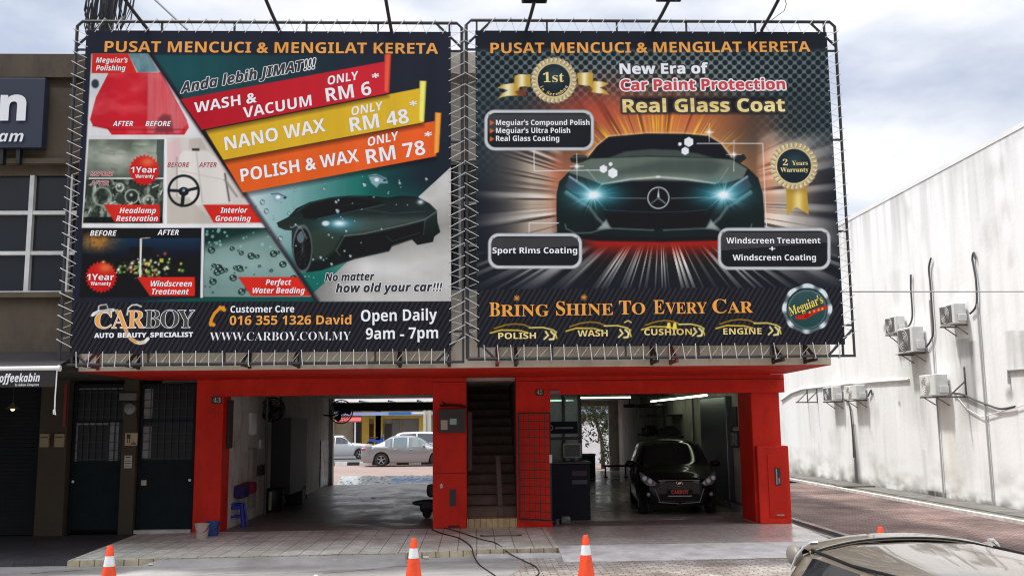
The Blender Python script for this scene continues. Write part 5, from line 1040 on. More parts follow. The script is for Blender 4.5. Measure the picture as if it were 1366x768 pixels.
# ---- black hatchback in the right bay
P_black = mat('black_car_paint', (0.006, 0.006, 0.007), 0.35, coat=0.4, spec=0.1)
Lh, Wh = 3.69, 1.665
hb, hbody = car('hatchback', 'shiny black hatchback facing out of the right bay with a red lettered plate', Lh, Wh, 1.5, P_black,
    belt=[(0, 0.66), (0.02, 0.74), (0.08, 0.84), (0.22, 0.95), (0.30, 0.98), (0.6, 0.99), (0.9, 0.99), (0.97, 0.94), (1, 0.80)],
    roof=[(0, 0.66), (0.02, 0.75), (0.08, 0.86), (0.18, 0.96), (0.205, 0.99), (0.36, 1.42), (0.42, 1.475), (0.6, 1.49), (0.85, 1.45), (0.92, 1.38), (0.97, 1.02), (1, 0.8)],
    plan=[(0, 0.50), (0.006, 0.66), (0.02, 0.79), (0.05, 0.90), (0.12, 0.97), (0.25, 1.0), (0.8, 1.0), (0.93, 0.97), (0.98, 0.9), (1, 0.82)],
    ws=(0.205, 0.395), rw=(0.90, 0.965), sides=((0.28, 0.50), (0.52, 0.70), (0.72, 0.82)), wheels=(0.72, 3.16), R=0.295, roofw=0.755)
yf = -Lh / 2
m = MB()
for sg in (-1, 1):
    m = MB(); q = [(sg * a_, yf + b_, c_) for a_, b_, c_ in ((0.46, -0.006, 0.675), (0.52, -0.010, 0.625), (0.66, 0.02, 0.635), (0.765, 0.12, 0.72), (0.795, 0.30, 0.875), (0.76, 0.25, 0.885), (0.66, 0.12, 0.82), (0.54, 0.03, 0.745))]
    c = Vector((sg * 0.645, yf + 0.03, 0.745)); m.add([c] + q, [(0, i + 1, (i + 1) % 8 + 1) for i in range(8)], 0, True); m.add(q + [Vector(p) + Vector((0, 0.12, -0.0)) for p in q], [(i, (i + 1) % 8, 8 + (i + 1) % 8, 8 + i) for i in range(8)])
    ho = m.build('headlight', M_lamp, hb)
    e = blob(sg * 0.60, yf + 0.015, 0.715, 0.05, 0.03, 0.05); e.add([(x_ + sg * 0.105, y_ + 0.055, z_ + 0.055) for x_, y_, z_ in e.v], list(e.f), 0, True); e.build('reflector', mat('reflector_bright', (0.75, 0.80, 0.88), 0.15, coat=0.8), ho)
    e = MB(); e.lathe([(0.055, -0.03), (0.06, 0.0), (0.05, 0.03)], 16, (sg * 0.64, yf + 0.02, 0.45), axis='y'); fo = e.build('fog_light', M_trim, hb)
    e = MB(); e.lathe([(0.001, -0.05), (0.03, -0.045), (0.04, -0.03)], 14, (sg * 0.64, yf + 0.02, 0.45), axis='y', caps=False); e.build('lens', M_lamp, fo)
    e = MB(); e.bar((sg * 0.50, yf + 0.02, 0.56), (sg * 0.40, yf - 0.005, 0.29), 0.018, 0.03, upv=(0, 1, 0)); e.bar((sg * 0.40, yf - 0.005, 0.29), (sg * 0.02, yf - 0.012, 0.265), 0.02, 0.018, upv=(0, 1, 0)); e.bar((sg * 0.62, yf + 0.11, 0.36), (sg * 0.40, yf - 0.004, 0.28), 0.014, 0.018, upv=(0, 1, 0)); e.build('bumper_trim', mat('gloss_trim', (0.05, 0.05, 0.052), 0.15, coat=0.8), hb)
m = MB(); m.bar((-0.40, yf + 0.02, 0.665), (0.40, yf + 0.02, 0.665), 0.05, 0.035, upv=(0, 1, 0)); m.bar((-0.42, yf + 0.03, 0.72), (0.42, yf + 0.03, 0.72), 0.03, 0.02, upv=(0, 1, 0)); m.build('grille', mat('gloss_trim', (0.05, 0.05, 0.052), 0.15), hb)
m = MB(); m.bbox(-0.42, 0.42, yf - 0.004, yf + 0.05, 0.31, 0.47, 0.02); m.build('lower_grille', M_trim, hb)
m = MB(); m.torus((0, yf - 0.012, 0.672), 0.062, 0.010, 'y', 20, 6); m.bar((-0.035, yf - 0.012, 0.652), (0.0, yf - 0.012, 0.69), 0.012, 0.014, upv=(0, 1, 0)); m.bar((0.0, yf - 0.012, 0.655), (0.035, yf - 0.012, 0.692), 0.012, 0.014, upv=(0, 1, 0)); m.build('badge', M_chrome, hb)
m = MB(); m.box(-0.26, 0.26, yf - 0.016, yf - 0.005, 0.44, 0.545); plate = m.build('number_plate', M_trim, hb)
text(plate, 'plate_lettering', 'CARBOY', 'serif', mat('plate_red', (0.75, 0.06, 0.04), 0.5), (-0.17, yf - 0.018, 0.462), (0.18, yf - 0.018, 0.462), (0, 0, 0.075), local=True, fat=0.02)
m = MB(); m.bar((-0.24, yf - 0.012, 0.415), (0.24, yf - 0.012, 0.415), 0.012, 0.02, upv=(0, 1, 0)); m.build('plate_holder', M_steel, hb)
mirror_pair(hb, yf + 1.18, 0.92, 1.02, P_black)
m = MB(); m.tube([(-0.55, yf + 0.98, 1.03), (-0.15, yf + 1.02, 1.065), (0.05, yf + 1.02, 1.07)], 0.01, 5); m.tube([(0.0, yf + 0.98, 1.05), (0.5, yf + 1.05, 1.06)], 0.01, 5); m.build('wiper', M_trim, hb)
ya_ = math.radians(-5.5); hb.rotation_euler = (0, 0, ya_); hb.location = (4.17 - math.sin(ya_) * Lh / 2, 19.80 + math.cos(ya_) * Lh / 2, SLAB)

# ---- cars on the back street
P_silver = mat('silver_paint', (0.30, 0.30, 0.31), 0.3, coat=0.6, metal=0.5); P_white = mat('white_paint', (0.50, 0.50, 0.50), 0.3, coat=0.6); P_white2 = mat('dull_white_paint', (0.48, 0.49, 0.49), 0.4, coat=0.4)
sd, sb = car('sedan', 'silver saloon car with dark alloy wheels parked nearest the striped kerb', 4.62, 1.78, 1.46, P_silver,
    belt=[(0, 0.60), (0.02, 0.70), (0.08, 0.80), (0.24, 0.90), (0.32, 0.94), (0.6, 0.96), (0.86, 0.99), (0.97, 0.97), (1, 0.80)],
    roof=[(0, 0.60), (0.02, 0.71), (0.08, 0.82), (0.235, 0.93), (0.26, 0.97), (0.40, 1.33), (0.47, 1.42), (0.58, 1.44), (0.68, 1.40), (0.82, 1.10), (0.87, 1.02), (0.97, 0.99), (1, 0.80)],
    plan=[(0, 0.70), (0.01, 0.77), (0.05, 0.90), (0.12, 0.97), (0.25, 1.0), (0.8, 1.0), (0.93, 0.95), (0.98, 0.86), (1, 0.78)],
    ws=(0.255, 0.435), rw=(0.68, 0.83), sides=((0.325, 0.50), (0.515, 0.66), (0.67, 0.75)), wheels=(0.93, 3.63), R=0.325, roofw=0.70, glass=M_sglass)
for sg in (-1, 1):
    e = blob(sg * 0.70, 4.62 / 2 - 0.13, 0.86, 0.14, 0.16, 0.075); e.build('tail_light', M_tail, sd); e = blob(sg * 0.68, -2.31 + 0.18, 0.70, 0.16, 0.18, 0.07); e.build('headlight', M_lamp, sd)
    for s_ in (0.50, 0.665):
        e = MB(); e.bbox(sg * 0.895 - 0.015, sg * 0.895 + 0.015, -2.31 + s_ * 4.62 - 0.20, -2.31 + s_ * 4.62 - 0.05, 0.80, 0.83, 0.006); e.build('door_handle', M_chrome, sd)
mirror_pair(sd, -2.31 + 1.55, 0.95, 0.99, P_silver)
q = gnd(486, 621, 0.0); sd.rotation_euler = (0, 0, PI / 2); sd.location = (q.x + 2.31 - 0.02, q.y - 0.55, 0.002)
mv, mb_ = car('minivan', 'white people carrier with dark windows parked behind the silver saloon', 4.4, 1.75, 1.6, P_white,
    belt=[(0, 0.66), (0.03, 0.78), (0.10, 0.88), (0.2, 0.97), (0.3, 1.0), (0.9, 1.05), (0.98, 1.0), (1, 0.85)],
    roof=[(0, 0.66), (0.03, 0.79), (0.10, 0.90), (0.17, 1.0), (0.34, 1.42), (0.42, 1.52), (0.6, 1.56), (0.85, 1.53), (0.93, 1.45), (0.98, 1.1), (1, 0.85)],
    plan=[(0, 0.72), (0.02, 0.82), (0.08, 0.94), (0.2, 1.0), (0.85, 1.0), (0.97, 0.93), (1, 0.84)],
    ws=(0.175, 0.36), rw=(0.92, 0.975), sides=((0.26, 0.42), (0.435, 0.66), (0.675, 0.88)), wheels=(0.85, 3.6), R=0.32, roofw=0.76)
for sg in (-1, 1): blob(sg * 0.80, 2.2 - 0.10, 1.05, 0.06, 0.10, 0.2).build('tail_light', M_tail, mv)
mirror_pair(mv, -2.2 + 1.2, 0.94, 1.03, P_white)
q = at(522, 590, 54.0); mv.rotation_euler = (0, 0, PI / 2); mv.location = (q.x + 2.2, 54.0, 0.0)
sl_, slb = car('saloon', 'old white boxy saloon car at the left edge of the back opening', 4.2, 1.65, 1.36, P_white2,
    belt=[(0, 0.62), (0.02, 0.74), (0.05, 0.80), (0.3, 0.88), (0.35, 0.90), (0.85, 0.92), (0.98, 0.88), (1, 0.74)],
    roof=[(0, 0.62), (0.02, 0.75), (0.05, 0.81), (0.29, 0.895), (0.31, 0.92), (0.42, 1.28), (0.46, 1.34), (0.66, 1.34), (0.71, 1.28), (0.79, 0.95), (0.98, 0.89), (1, 0.74)],
    plan=[(0, 0.86), (0.02, 0.93), (0.1, 0.98), (0.3, 1.0), (0.8, 1.0), (0.98, 0.95), (1, 0.88)],
    ws=(0.31, 0.435), rw=(0.69, 0.79), sides=((0.36, 0.53), (0.545, 0.68)), wheels=(0.80, 3.3), R=0.29, roofw=0.80)
q = at(500, 600, 58.0); sl_.rotation_euler = (0, 0, PI / 2); sl_.location = (q.x - 2.1, 58.0, 0.0)

# ---- car in the foreground, seen over its roof
P_champ = mat('champagne_paint', rgb(134, 124, 110), 0.28, coat=0.9, metal=0.4)
Lf, Wf = 3.9, 1.68
fc_, fbody = car('parked_car', 'champagne coloured car in the foreground of which mostly the glossy roof shows', Lf, Wf, 1.42, P_champ,
    belt=[(0, 0.64), (0.02, 0.72), (0.08, 0.82), (0.22, 0.92), (0.30, 0.96), (0.6, 0.98), (0.9, 1.0), (0.97, 0.95), (1, 0.80)],
    roof=[(0, 0.64), (0.02, 0.73), (0.08, 0.84), (0.21, 0.94), (0.24, 0.98), (0.40, 1.28), (0.48, 1.335), (0.6, 1.36), (0.86, 1.345), (0.935, 1.32), (0.955, 1.22), (0.975, 1.0), (1, 0.8)],
    plan=[(0, 0.74), (0.01, 0.80), (0.05, 0.91), (0.12, 0.97), (0.25, 1.0), (0.8, 1.0), (0.93, 0.96), (0.98, 0.88), (1, 0.80)],
    ws=(0.235, 0.42), rw=(0.945, 0.972), sides=((0.30, 0.50), (0.52, 0.70), (0.715, 0.88)), wheels=(0.75, 3.25), R=0.30, roofw=0.655, crown=0.045)
m = MB(); gx_ = [-0.54 + 1.08 * i / 24 for i in range(25)]; prof_ = [(-0.37, -0.012), (-0.36, 0.006), (-0.30, 0.012), (-0.20, 0.008), (-0.14, -0.006), (-0.125, -0.03), (-0.14, -0.05)]
zc_ = lambda x: 1.395 - 0.075 * abs(x / 0.54) ** 2.4
m.add([(x, Lf / 2 + dy, zc_(x) + dz) for x in gx_ for dy, dz in prof_], [(i * 7 + j, i * 7 + j + 1, (i + 1) * 7 + j + 1, (i + 1) * 7 + j) for i in range(24) for j in range(6)], 0, True); m.build('rear_spoiler', P_champ, fc_)
m = MB(); m.tube([(x, Lf / 2 - 0.378, zc_(x) + 0.001) for x in gx_], 0.006, 5); m.build('spoiler_seal', M_trim, fc_)
for sg in (-1, 1):
    m = MB(); pts = [(sg * (0.515 + 0.02 * (1 - abs(t - 0.5))), -0.42 + t * 2.02, 1.335 + 0.035 * math.sin(PI * min(1, t * 1.1 + 0.25))) for t in [i / 10 for i in range(11)]]
    m.tube(pts, 0.008, 6); m.build('roof_moulding', M_trim, fc_)
    m = MB(); m.tube([(sg * 0.49, Lf / 2 - 0.36, 1.375), (sg * 0.525, Lf / 2 - 0.34, 1.372), (sg * 0.56, Lf / 2 - 0.32, 1.345), (sg * 0.60, Lf / 2 - 0.30, 1.29), (sg * 0.625, Lf / 2 - 0.28, 1.22)], [0.010, 0.011, 0.009, 0.007, 0.006], 6); m.build('chrome_trim', M_chrome, fc_)
    blob(sg * 0.575, Lf / 2 - 0.20, 1.285, 0.04, 0.09, 0.06).build('spoiler_end', mat('spoiler_grey', rgb(120, 112, 104), 0.5), fc_)
mirror_pair(fc_, -Lf / 2 + 1.2, 0.93, 0.98, P_champ)
fc_.location = (2.41, 5.75 - Lf / 2 + 0.05, PAV)
def smooth(pts, k=6):
    out_ = []; P = [pts[0]] + pts + [pts[-1]]
    for i in range(1, len(P) - 2):
        for j in range(k):
            t = j / k; a, b_, c_, d_ = P[i - 1], P[i], P[i + 1], P[i + 2]
            out_.append(0.5 * ((2 * b_) + (c_ - a) * t + (2 * a - 5 * b_ + 4 * c_ - d_) * t * t + (3 * b_ - a - 3 * c_ + d_) * t ** 3))
    return out_ + [pts[-1]]
# ================================================================== white wall on the right, its air conditioners
WX = 12.05; wt_ = onx(1366, 162, WX).z
WB = thing('white_building', 'tall stained white blank-walled building beyond the alley', 'building', (WX, 25, 0))
b = MB(); b.box(WX, WX + 6, 6, 46, -0.02, wt_ - 0.12); b.box(WX - 0.02, WX + 6.0, 5.98, 46.02, wt_ - 0.118, wt_); b.build('structure', mat('wall_white', (0.78, 0.78, 0.765), 0.85, var=0.12, vscale=0.4), WB)
ny_, nz_ = 640, 200
gy, gz = np.meshgrid(np.linspace(6, 46, ny_), np.linspace(-0.01, wt_ - 0.125, nz_))
rs_ = np.random.RandomState(4)
def vn(y, z, sy, sz, seed, octv=3):
    o = np.zeros(y.shape); amp = 1; tot = 0
    for k in range(octv):
        r = np.random.RandomState(seed + k).rand(256, 256); u = (y / sy * 2 ** k) % 255; v = (z / sz * 2 ** k) % 255; i = u.astype(int); j = v.astype(int); f = u - i; g_ = v - j
        o += amp * ((r[j, i] * (1 - f) + r[j, i + 1] * f) * (1 - g_) + (r[j + 1, i] * (1 - f) + r[j + 1, i + 1] * f) * g_); tot += amp; amp *= 0.55
    return o / tot
Cw = np.ones(gy.shape + (3,)) * np.array((0.89, 0.89, 0.88))
def wput(mask, c, a=1.0):
    global Cw
    mm = (np.clip(mask, 0, 1) * a)[..., None]; Cw = Cw * (1 - mm) + np.array(c) * mm
wput((vn(gy, gz, 0.5, 3.0, 10) - 0.45) * 2.2, (0.62, 0.62, 0.605), 0.4)
wput((vn(gy, gz, 0.16, 2.4, 12) - 0.56) * 5, (0.50, 0.50, 0.485), 0.20)
wput((vn(gy, gz, 2.2, 2.2, 20) - 0.5) * 3, (0.70, 0.70, 0.68), 0.4)
top = np.clip((gz - wt_ + 2.2) / 2.2, 0, 1); wput(top * np.clip((vn(gy, gz, 0.30, 5.0, 30) - 0.42) * 3.5, 0, 1), (0.40, 0.40, 0.385), 0.72)
edge = np.clip((gz - wt_ + 0.45) / 0.45, 0, 1); wput(edge * np.clip((vn(gy, gz, 0.5, 0.8, 33) - 0.3) * 2, 0, 1), (0.42, 0.42, 0.40), 0.6)
bot = np.clip((1.1 - gz) / 1.1, 0, 1); wput(bot * np.clip((vn(gy, gz, 0.7, 0.35, 40) - 0.38) * 3.2, 0, 1), (0.30, 0.275, 0.23), 0.95)
wput(np.clip((vn(gy, gz, 1.6, 1.3, 70) - 0.60) * 6, 0, 1) * np.clip((vn(gy, gz, 0.25, 0.9, 74) - 0.4) * 3, 0, 1), (0.42, 0.41, 0.38), 0.55)
wput(np.clip((0.34 - gz) / 0.3, 0, 1) * np.clip((vn(gy, gz, 0.35, 0.2, 50) - 0.35) * 4, 0, 1), (0.10, 0.095, 0.08), 0.85)
def drip(px, y0, y1, w, c, a, seed, spread=0.0):
    p0 = onx(px, y0, WX); p1 = onx(px, y1, WX); t = np.clip((p0.z - gz) / max(0.05, p0.z - p1.z), 0, 1.2); inside = (gz < p0.z) * (t < 1.15)
    d = abs(gy - p0.y) / (w * (1 + spread * t)); wput(inside * np.clip(1.3 - d, 0, 1) * np.clip((vn(gy, gz, 0.12, 1.2, seed) - 0.18) * 2.6, 0, 1) * np.clip((1.2 - t) * 3, 0, 1), c, a)
for px, y0, y1, w, c, a in ((1215, 472, 560, 0.75, (0.60, 0.60, 0.58), 0.7), (1272, 432, 480, 0.5, (0.64, 0.64, 0.62), 0.5), (1285, 452, 560, 0.45, (0.34, 0.34, 0.33), 0.75), (1296, 455, 545, 0.2, (0.22, 0.22, 0.21), 0.7), (1348, 442, 500, 0.22, (0.42, 0.42, 0.405), 0.6), (1356, 446, 470, 0.4, (0.58, 0.58, 0.56), 0.4), (1364, 440, 520, 0.2, (0.45, 0.45, 0.43), 0.7), (1230, 512, 600, 0.45, (0.52, 0.52, 0.5), 0.6), (1116, 537, 600, 0.4, (0.62, 0.615, 0.59), 0.6), (1148, 535, 600, 0.45, (0.62, 0.61, 0.58), 0.6), (1262, 532, 640, 0.35, (0.66, 0.60, 0.50), 0.55), (1281, 530, 650, 0.5, (0.62, 0.61, 0.58), 0.6), (1082, 540, 585, 0.3, (0.66, 0.62, 0.55), 0.5)):
    drip(px, y0, y1, w, c, a, int(px))
drip(1139, 565, 652, 0.16, (0.045, 0.042, 0.04), 0.97, 3, 1.4); drip(1137, 545, 570, 0.10, (0.2, 0.19, 0.18), 0.6, 5); drip(1245, 655, 676, 0.7, (0.06, 0.058, 0.05), 0.95, 6, 0.6); drip(1232, 600, 655, 0.15, (0.5, 0.5, 0.48), 0.6, 7)
for px, py, r in ((1216, 375, 0.09), (1181, 438, 0.12), (1200, 538, 0.07), (1347, 526, 0.14)):
    p = onx(px, py, WX); wput(np.clip(1.5 - np.sqrt(((gy - p.y) / r) ** 2 + ((gz - p.z) / r) ** 2), 0, 1) * (0.4 + vn(gy, gz, 0.1, 0.1, int(px))), (0.25, 0.24, 0.22), 0.8)
idx = np.arange(ny_ * nz_).reshape(nz_, ny_); qd = np.stack([idx[:-1, :-1], idx[1:, :-1], idx[1:, 1:], idx[:-1, 1:]], -1).reshape(-1, 4)
me = bpy.data.meshes.new('plaster_face'); me.vertices.add(ny_ * nz_); me.vertices.foreach_set('co', np.stack([np.full(gy.size, -0.004), gy.ravel() - 25, gz.ravel()], 1).ravel())
me.loops.add(qd.size); me.loops.foreach_set('vertex_index', qd.ravel()); me.polygons.add(len(qd)); me.polygons.foreach_set('loop_start', np.arange(0, qd.size, 4)); me.polygons.foreach_set('loop_total', np.full(len(qd), 4)); me.update(calc_edges=True)
ca = me.color_attributes.new('dirt', 'FLOAT_COLOR', 'POINT'); ca.data.foreach_set('color', np.concatenate([Cw.reshape(-1, 3), np.ones((ny_ * nz_, 1))], 1).ravel())
mw = bpy.data.materials.new('stained_plaster'); mw.use_nodes = True; t = mw.node_tree; bs = t.nodes['Principled BSDF']; aa_ = t.nodes.new('ShaderNodeAttribute'); aa_.attribute_name = 'dirt'; bs.inputs['Roughness'].default_value = 0.9
tc_ = t.nodes.new('ShaderNodeTexCoord'); nn = t.nodes.new('ShaderNodeTexNoise'); nn.inputs['Scale'].default_value = 9; nn.inputs['Detail'].default_value = 8; bpn = t.nodes.new('ShaderNodeBump'); bpn.inputs['Strength'].default_value = 0.25; bpn.inputs['Distance'].default_value = 0.02
t.links.new(tc_.outputs['Object'], nn.inputs['Vector']); t.links.new(nn.outputs[0], bpn.inputs['Height']); t.links.new(bpn.outputs[0], bs.inputs['Normal']); t.links.new(aa_.outputs['Color'], bs.inputs['Base Color'])
me.materials.append(mw); o = bpy.data.objects.new('plaster_face', me); COL.objects.link(o); o.parent = WB

M_ac = mat('ac_casing', (0.70, 0.70, 0.67), 0.5, var=0.15, vscale=4); M_acd = mat('ac_grille', (0.10, 0.10, 0.10), 0.6); M_acl = mat('ac_fan_light', (0.5, 0.49, 0.46), 0.5); M_brk = mat('bracket_steel', (0.12, 0.11, 0.10), 0.6, var=0.3)
def condenser(px, ybot, ytop, ln, dp, label, dark=True, pipe=None, pm=None, shelf=False):
    """px, ybot: lower wall-side corner of the end that faces the street"""
    c = onx(px, ybot, WX); h = (ybot - ytop) / FPX * c.y * 1.0
    t = thing('air_conditioner', label, 'air conditioner', (WX, c.y, c.z), 'air conditioner units on the white wall')
    x1, x0 = WX - 0.06, WX - 0.06 - dp; y0, y1 = c.y, c.y + ln
    m = MB(); m.bbox(x0, x1, y0, y1, c.z, c.z + h, 0.02)
    m.box(x0 + 0.03, x1 - 0.03, y0 - 0.003, y0 + 0.001, c.z + h * 0.72, c.z + h * 0.76); m.build('casing', M_ac, t)
    m = MB(); m.lathe([(0.001, -0.012), (h * 0.30, -0.012), (h * 0.42, -0.004)], 22, (x0, y0 + ln * 0.58, c.z + h * 0.5), axis='x', caps=False)
    if dark: m.box(x0 - 0.006, x0 - 0.001, y0 + ln * 0.15, y1 - ln * 0.06, c.z + h * 0.08, c.z + h * 0.92)
    g_ = m.build('fan_grille', M_acd if dark else M_acl, t)
    m = MB()
    for k in range(4): m.torus((x0 - 0.016, y0 + ln * 0.58, c.z + h * 0.5), h * (0.10 + 0.1 * k), 0.006, 'x', 20, 4)
    m.build('fan_guard', M_ac, g_)
    m = MB(); m.bbox(x0 + dp * 0.3, x1 - 0.01, y0 - 0.05, y0 + 0.002, c.z + h * 0.12, c.z + h * 0.45, 0.01); m.build('valve_cover', M_ac, t)
    m = MB()
    for y in (y0 + 0.1, y1 - 0.1): m = MB(); m.box(x0 - 0.05, WX, y - 0.02, y + 0.02, c.z - 0.05, c.z - 0.015); m.bar((x0 + 0.05, y, c.z - 0.04), (WX, y, c.z - 0.26), 0.022, 0.022); m.build('bracket', M_brk, t)
    if shelf: m = MB(); m.box(x0 - 0.06, WX, y0 - 0.12, y1 + 0.1, c.z - 0.012, c.z - 0.001); m.build('shelf', M_brk, t)
    if pipe:
        pts = [onx(*p, WX - 0.06) for p in pipe]; m = MB(); m.tube(smooth(pts), 0.025, 8); m.build('pipe', pm or mat('pipe_lagging', (0.085, 0.085, 0.085), 0.7, var=0.3), t)
    return t
condenser(1211, 443, 420, 0.72, 0.26, 'small grey-grilled air conditioner highest on the left with the shortest pipe', pipe=[(1211, 436), (1215, 430), (1217, 420), (1216, 400), (1215, 385), (1215, 366)])
condenser(1237, 469, 434, 0.9, 0.32, 'large air conditioner on a flat shelf with the longest wall pipe', dark=True, shelf=True, pipe=[(1236, 462), (1241, 455), (1245, 442), (1243, 410), (1241, 380), (1239, 358), (1242, 344)])
condenser(1293, 431, 403, 0.75, 0.30, 'air conditioner farthest right and alone with a looped pipe top', pipe=[(1294, 418), (1300, 412), (1303, 402), (1302, 375), (1299, 356), (1297, 345), (1299, 337), (1301, 345)])
condenser(1269, 527, 498, 0.85, 0.34, 'air conditioner with a pale round fan and a thick cable trailing right', dark=False, pipe=[(1270, 524), (1284, 526), (1300, 533), (1318, 540), (1335, 545), (1354, 542)])
condenser(1126, 534, 515, 0.9, 0.30, 'low air conditioner left of the pair near the red pillar', dark=True, pipe=[(1126, 532), (1131, 536), (1134, 545), (1137, 575), (1139, 610)])
condenser(1158, 532, 513, 0.95, 0.30, 'low air conditioner with a round black fan right of its pair', dark=False, pipe=[(1158, 528), (1162, 520), (1163, 526)])
e = thing('empty_bracket', 'pair of empty steel brackets on the white wall left of the low units', 'bracket', tuple(onx(1090, 535, WX)))
for px in (1078, 1091):
    p = onx(px, 537, WX); m = MB(); m.box(WX - 0.45, WX, p.y - 0.02, p.y + 0.02, p.z, p.z + 0.04); m.box(WX - 0.03, WX - 0.005, p.y - 0.02, p.y + 0.02, p.z + 0.04, p.z + 0.5); m.bar((WX - 0.4, p.y, p.z + 0.03), (WX - 0.02, p.y, p.z + 0.38), 0.03, 0.03); m.build('arm', M_brk, e)
p = onx(1290, 530, WX); e = thing('shelf_bracket', 'black steel bracket just right of the pale-fan air conditioner', 'bracket', tuple(p)); m = MB(); m.box(WX - 0.5, WX, p.y - 0.02, p.y + 0.02, p.z, p.z + 0.04); m.box(WX - 0.03, WX - 0.005, p.y - 0.02, p.y + 0.02, p.z + 0.04, p.z + 0.75); m.bar((WX - 0.45, p.y, p.z + 0.03), (WX - 0.02, p.y, p.z + 0.4), 0.03, 0.03); m.build('arm', M_brk, e)
M_pvc = mat('grey_pvc', (0.40, 0.40, 0.39), 0.5)
def wallpipe(px0, py0, px1, py1, r, label, m_):
    a = onx(px0, py0, WX - 0.05); bq = onx(px1, py1, WX - 0.05); m = MB(); m.tube([a, (a.x, a.y, bq.z)], r, 8); o = m.build('drain_pipe', m_, None); tag(o, label, 'pipe', 'drain pipes down the white wall')
wallpipe(1240, 400, 1252, 667, 0.022, 'thin vertical pipe running down from behind the shelf air conditioner', M_pvc); wallpipe(1303, 400, 1320, 678, 0.025, 'thin vertical pipe on the far right of the white wall', M_pvc)
m = MB(); m.tube([onx(1042, 534, WX - 0.04), onx(1056, 524, WX - 0.04), onx(1070, 519, WX - 0.04), onx(1130, 512, WX - 0.04), onx(1212, 506, WX - 0.04)], 0.035, 8); tag(m.build('wall_conduit', mat('white_pvc', (0.72, 0.72, 0.70), 0.45), None), 'white conduit running level above the low air conditioners', 'pipe')
m = MB(); m.tube([onx(1346, 512, WX - 0.04), onx(1345, 494, WX - 0.04), onx(1400, 490, WX - 0.04)], 0.03, 8); tag(m.build('wall_conduit', M_pvc, None), 'short grey conduit on the wall at the right edge', 'pipe')
m = MB(); a = at(1100, 388.5, 19.0); bq = onx(1420, 389, WX); m.tube([at(1085, 389, YU + 0.3), bq], 0.012, 5); tag(m.build('wire', mat('grey_wire', (0.3, 0.3, 0.3), 0.6), None), 'thin wire stretched across from the shop to the white wall', 'wire')
m = MB(); m.tube([onx(1270, 520, WX - .05), onx(1290, 545, WX - .05), onx(1310, 556, WX - .05), onx(1366, 540, WX - .05), onx(1420, 524, WX - .05)], 0.012, 5); tag(m.build('cable', mat('white_pvc', (0.72, 0.72, 0.70), 0.45), None), 'slack white cable below the pale-fan air conditioner', 'cable')
m = MB(); c = gnd(1140, 651, 0.0); m.bbox(10.9, 11.9, c.y - 0.35, c.y + 0.35, 0.03, 0.10, 0.015); tag(m.build('drain_cover', mat('drain_cover', (0.13, 0.12, 0.10), 0.9, var=0.3), None), 'dark drain slab at the foot of the white wall', 'drain cover')

# ================================================================== sign and awning of the brown building
M_sign = mat('sign_navy', rgb(40, 46, 62), 0.5); M_sgw = mat('sign_white', (0.75, 0.75, 0.75), 0.5)
a = at(-60, 104, 14.95); bq = at(55, 197, 14.95); tr_ = at(56, 104, 14.95)
sg_ = thing('shop_sign', 'dark blue sign board with big white letters on the brown building', 'sign', ((a.x + bq.x) / 2, 14.95, bq.z))
m = MB(); m.bbox(-13.0, bq.x, 14.95, YU - 0.02, bq.z, tr_.z, 0.01); sgb = m.build('board', M_sign, sg_)
def ptext(parent, s, font, m_, x0, y0, x1, y1, cap, Y, name='lettering', **kw):
    O = at(x0, y0, Y); R = at(x1, y1, Y); text(parent, name, s, font, m_, O, R, Vector((0, 0, cap / FPX * Y)), (0, -0.004, 0), **kw)
ptext(sgb, 'n', 'bold', M_sgw, -1, 160, 34, 160, 43, 14.92, off=0.02); ptext(sgb, 'am', 'boldit', M_sgw, -2, 189, 31, 189, 15, 14.92)
m = MB()
for px in (8, 30): p = at(px, 205, YU); m.box(p.x - 0.03, p.x + 0.03, 15.0, YU - 0.05, bq.z - 0.25, bq.z - 0.002)
m.build('post', M_black, sg_)
YA = 14.3; pr = at(79, 491, YA); aw2 = thing('awning', 'dark brown cafe awning with a white front bar and lettered valance', 'awning', (pr.x - 2, YA, pr.z))
m = MB(); m.prism([(-12, YA, pr.z + 0.02), (pr.x - 0.03, YA, pr.z + 0.02), (pr.x - 0.03, YU + 0.04, pr.z + 0.30), (-12, YU + 0.04, pr.z + 0.30)], (0, 0, 0.012)); m.build('canopy', mat('awning_cloth', rgb(44, 38, 38), 0.85, var=0.15), aw2)
m = MB(); m.tube([(-12, YA, pr.z), (pr.x, YA, pr.z)], 0.035, 10); m.lathe([(0.045, 0), (0.045, 0.04)], 10, (pr.x - 0.02, YA, pr.z), axis='x'); m.build('front_bar', M_white, aw2)
zv = at(40, 516, YA - 0.01).z; xv = at(74, 505, YA).x
m = MB(); m.prism([(-12, YA - 0.02, pr.z - 0.03), (xv, YA - 0.02, pr.z - 0.03), (xv, YA - 0.02, zv), (-12, YA - 0.02, zv)], (0, 0.006, 0)); vl = m.build('valance', mat('valance_cloth', rgb(38, 32, 33), 0.85), aw2)
ptext(vl, 'coffeekabin', 'boldit', M_sgw, -6, 509.5, 53, 508.5, 10, YA - 0.022, off=0.01)
ptext(vl, 'by lakian Dengeran', 'serifit', M_sgw, 20, 514.6, 52, 514.2, 3.4, YA - 0.022)
hk = [at(76, 494, YA - .01), at(75, 510, YA - .01), at(73.5, 530, YA - .01), at(73, 546, YA - .01), at(74, 553, YA - .01), at(71.5, 552, YA - .01), at(71.5, 546, YA - .01)]
m = MB(); m.tube(hk, 0.010, 5); m.build('crank_rod', M_white, aw2)
pl = at(17, 545, 16.9); lmp = thing('pendant_lamp', 'small conical pendant lamp hanging under the awning', 'lamp', tuple(pl))
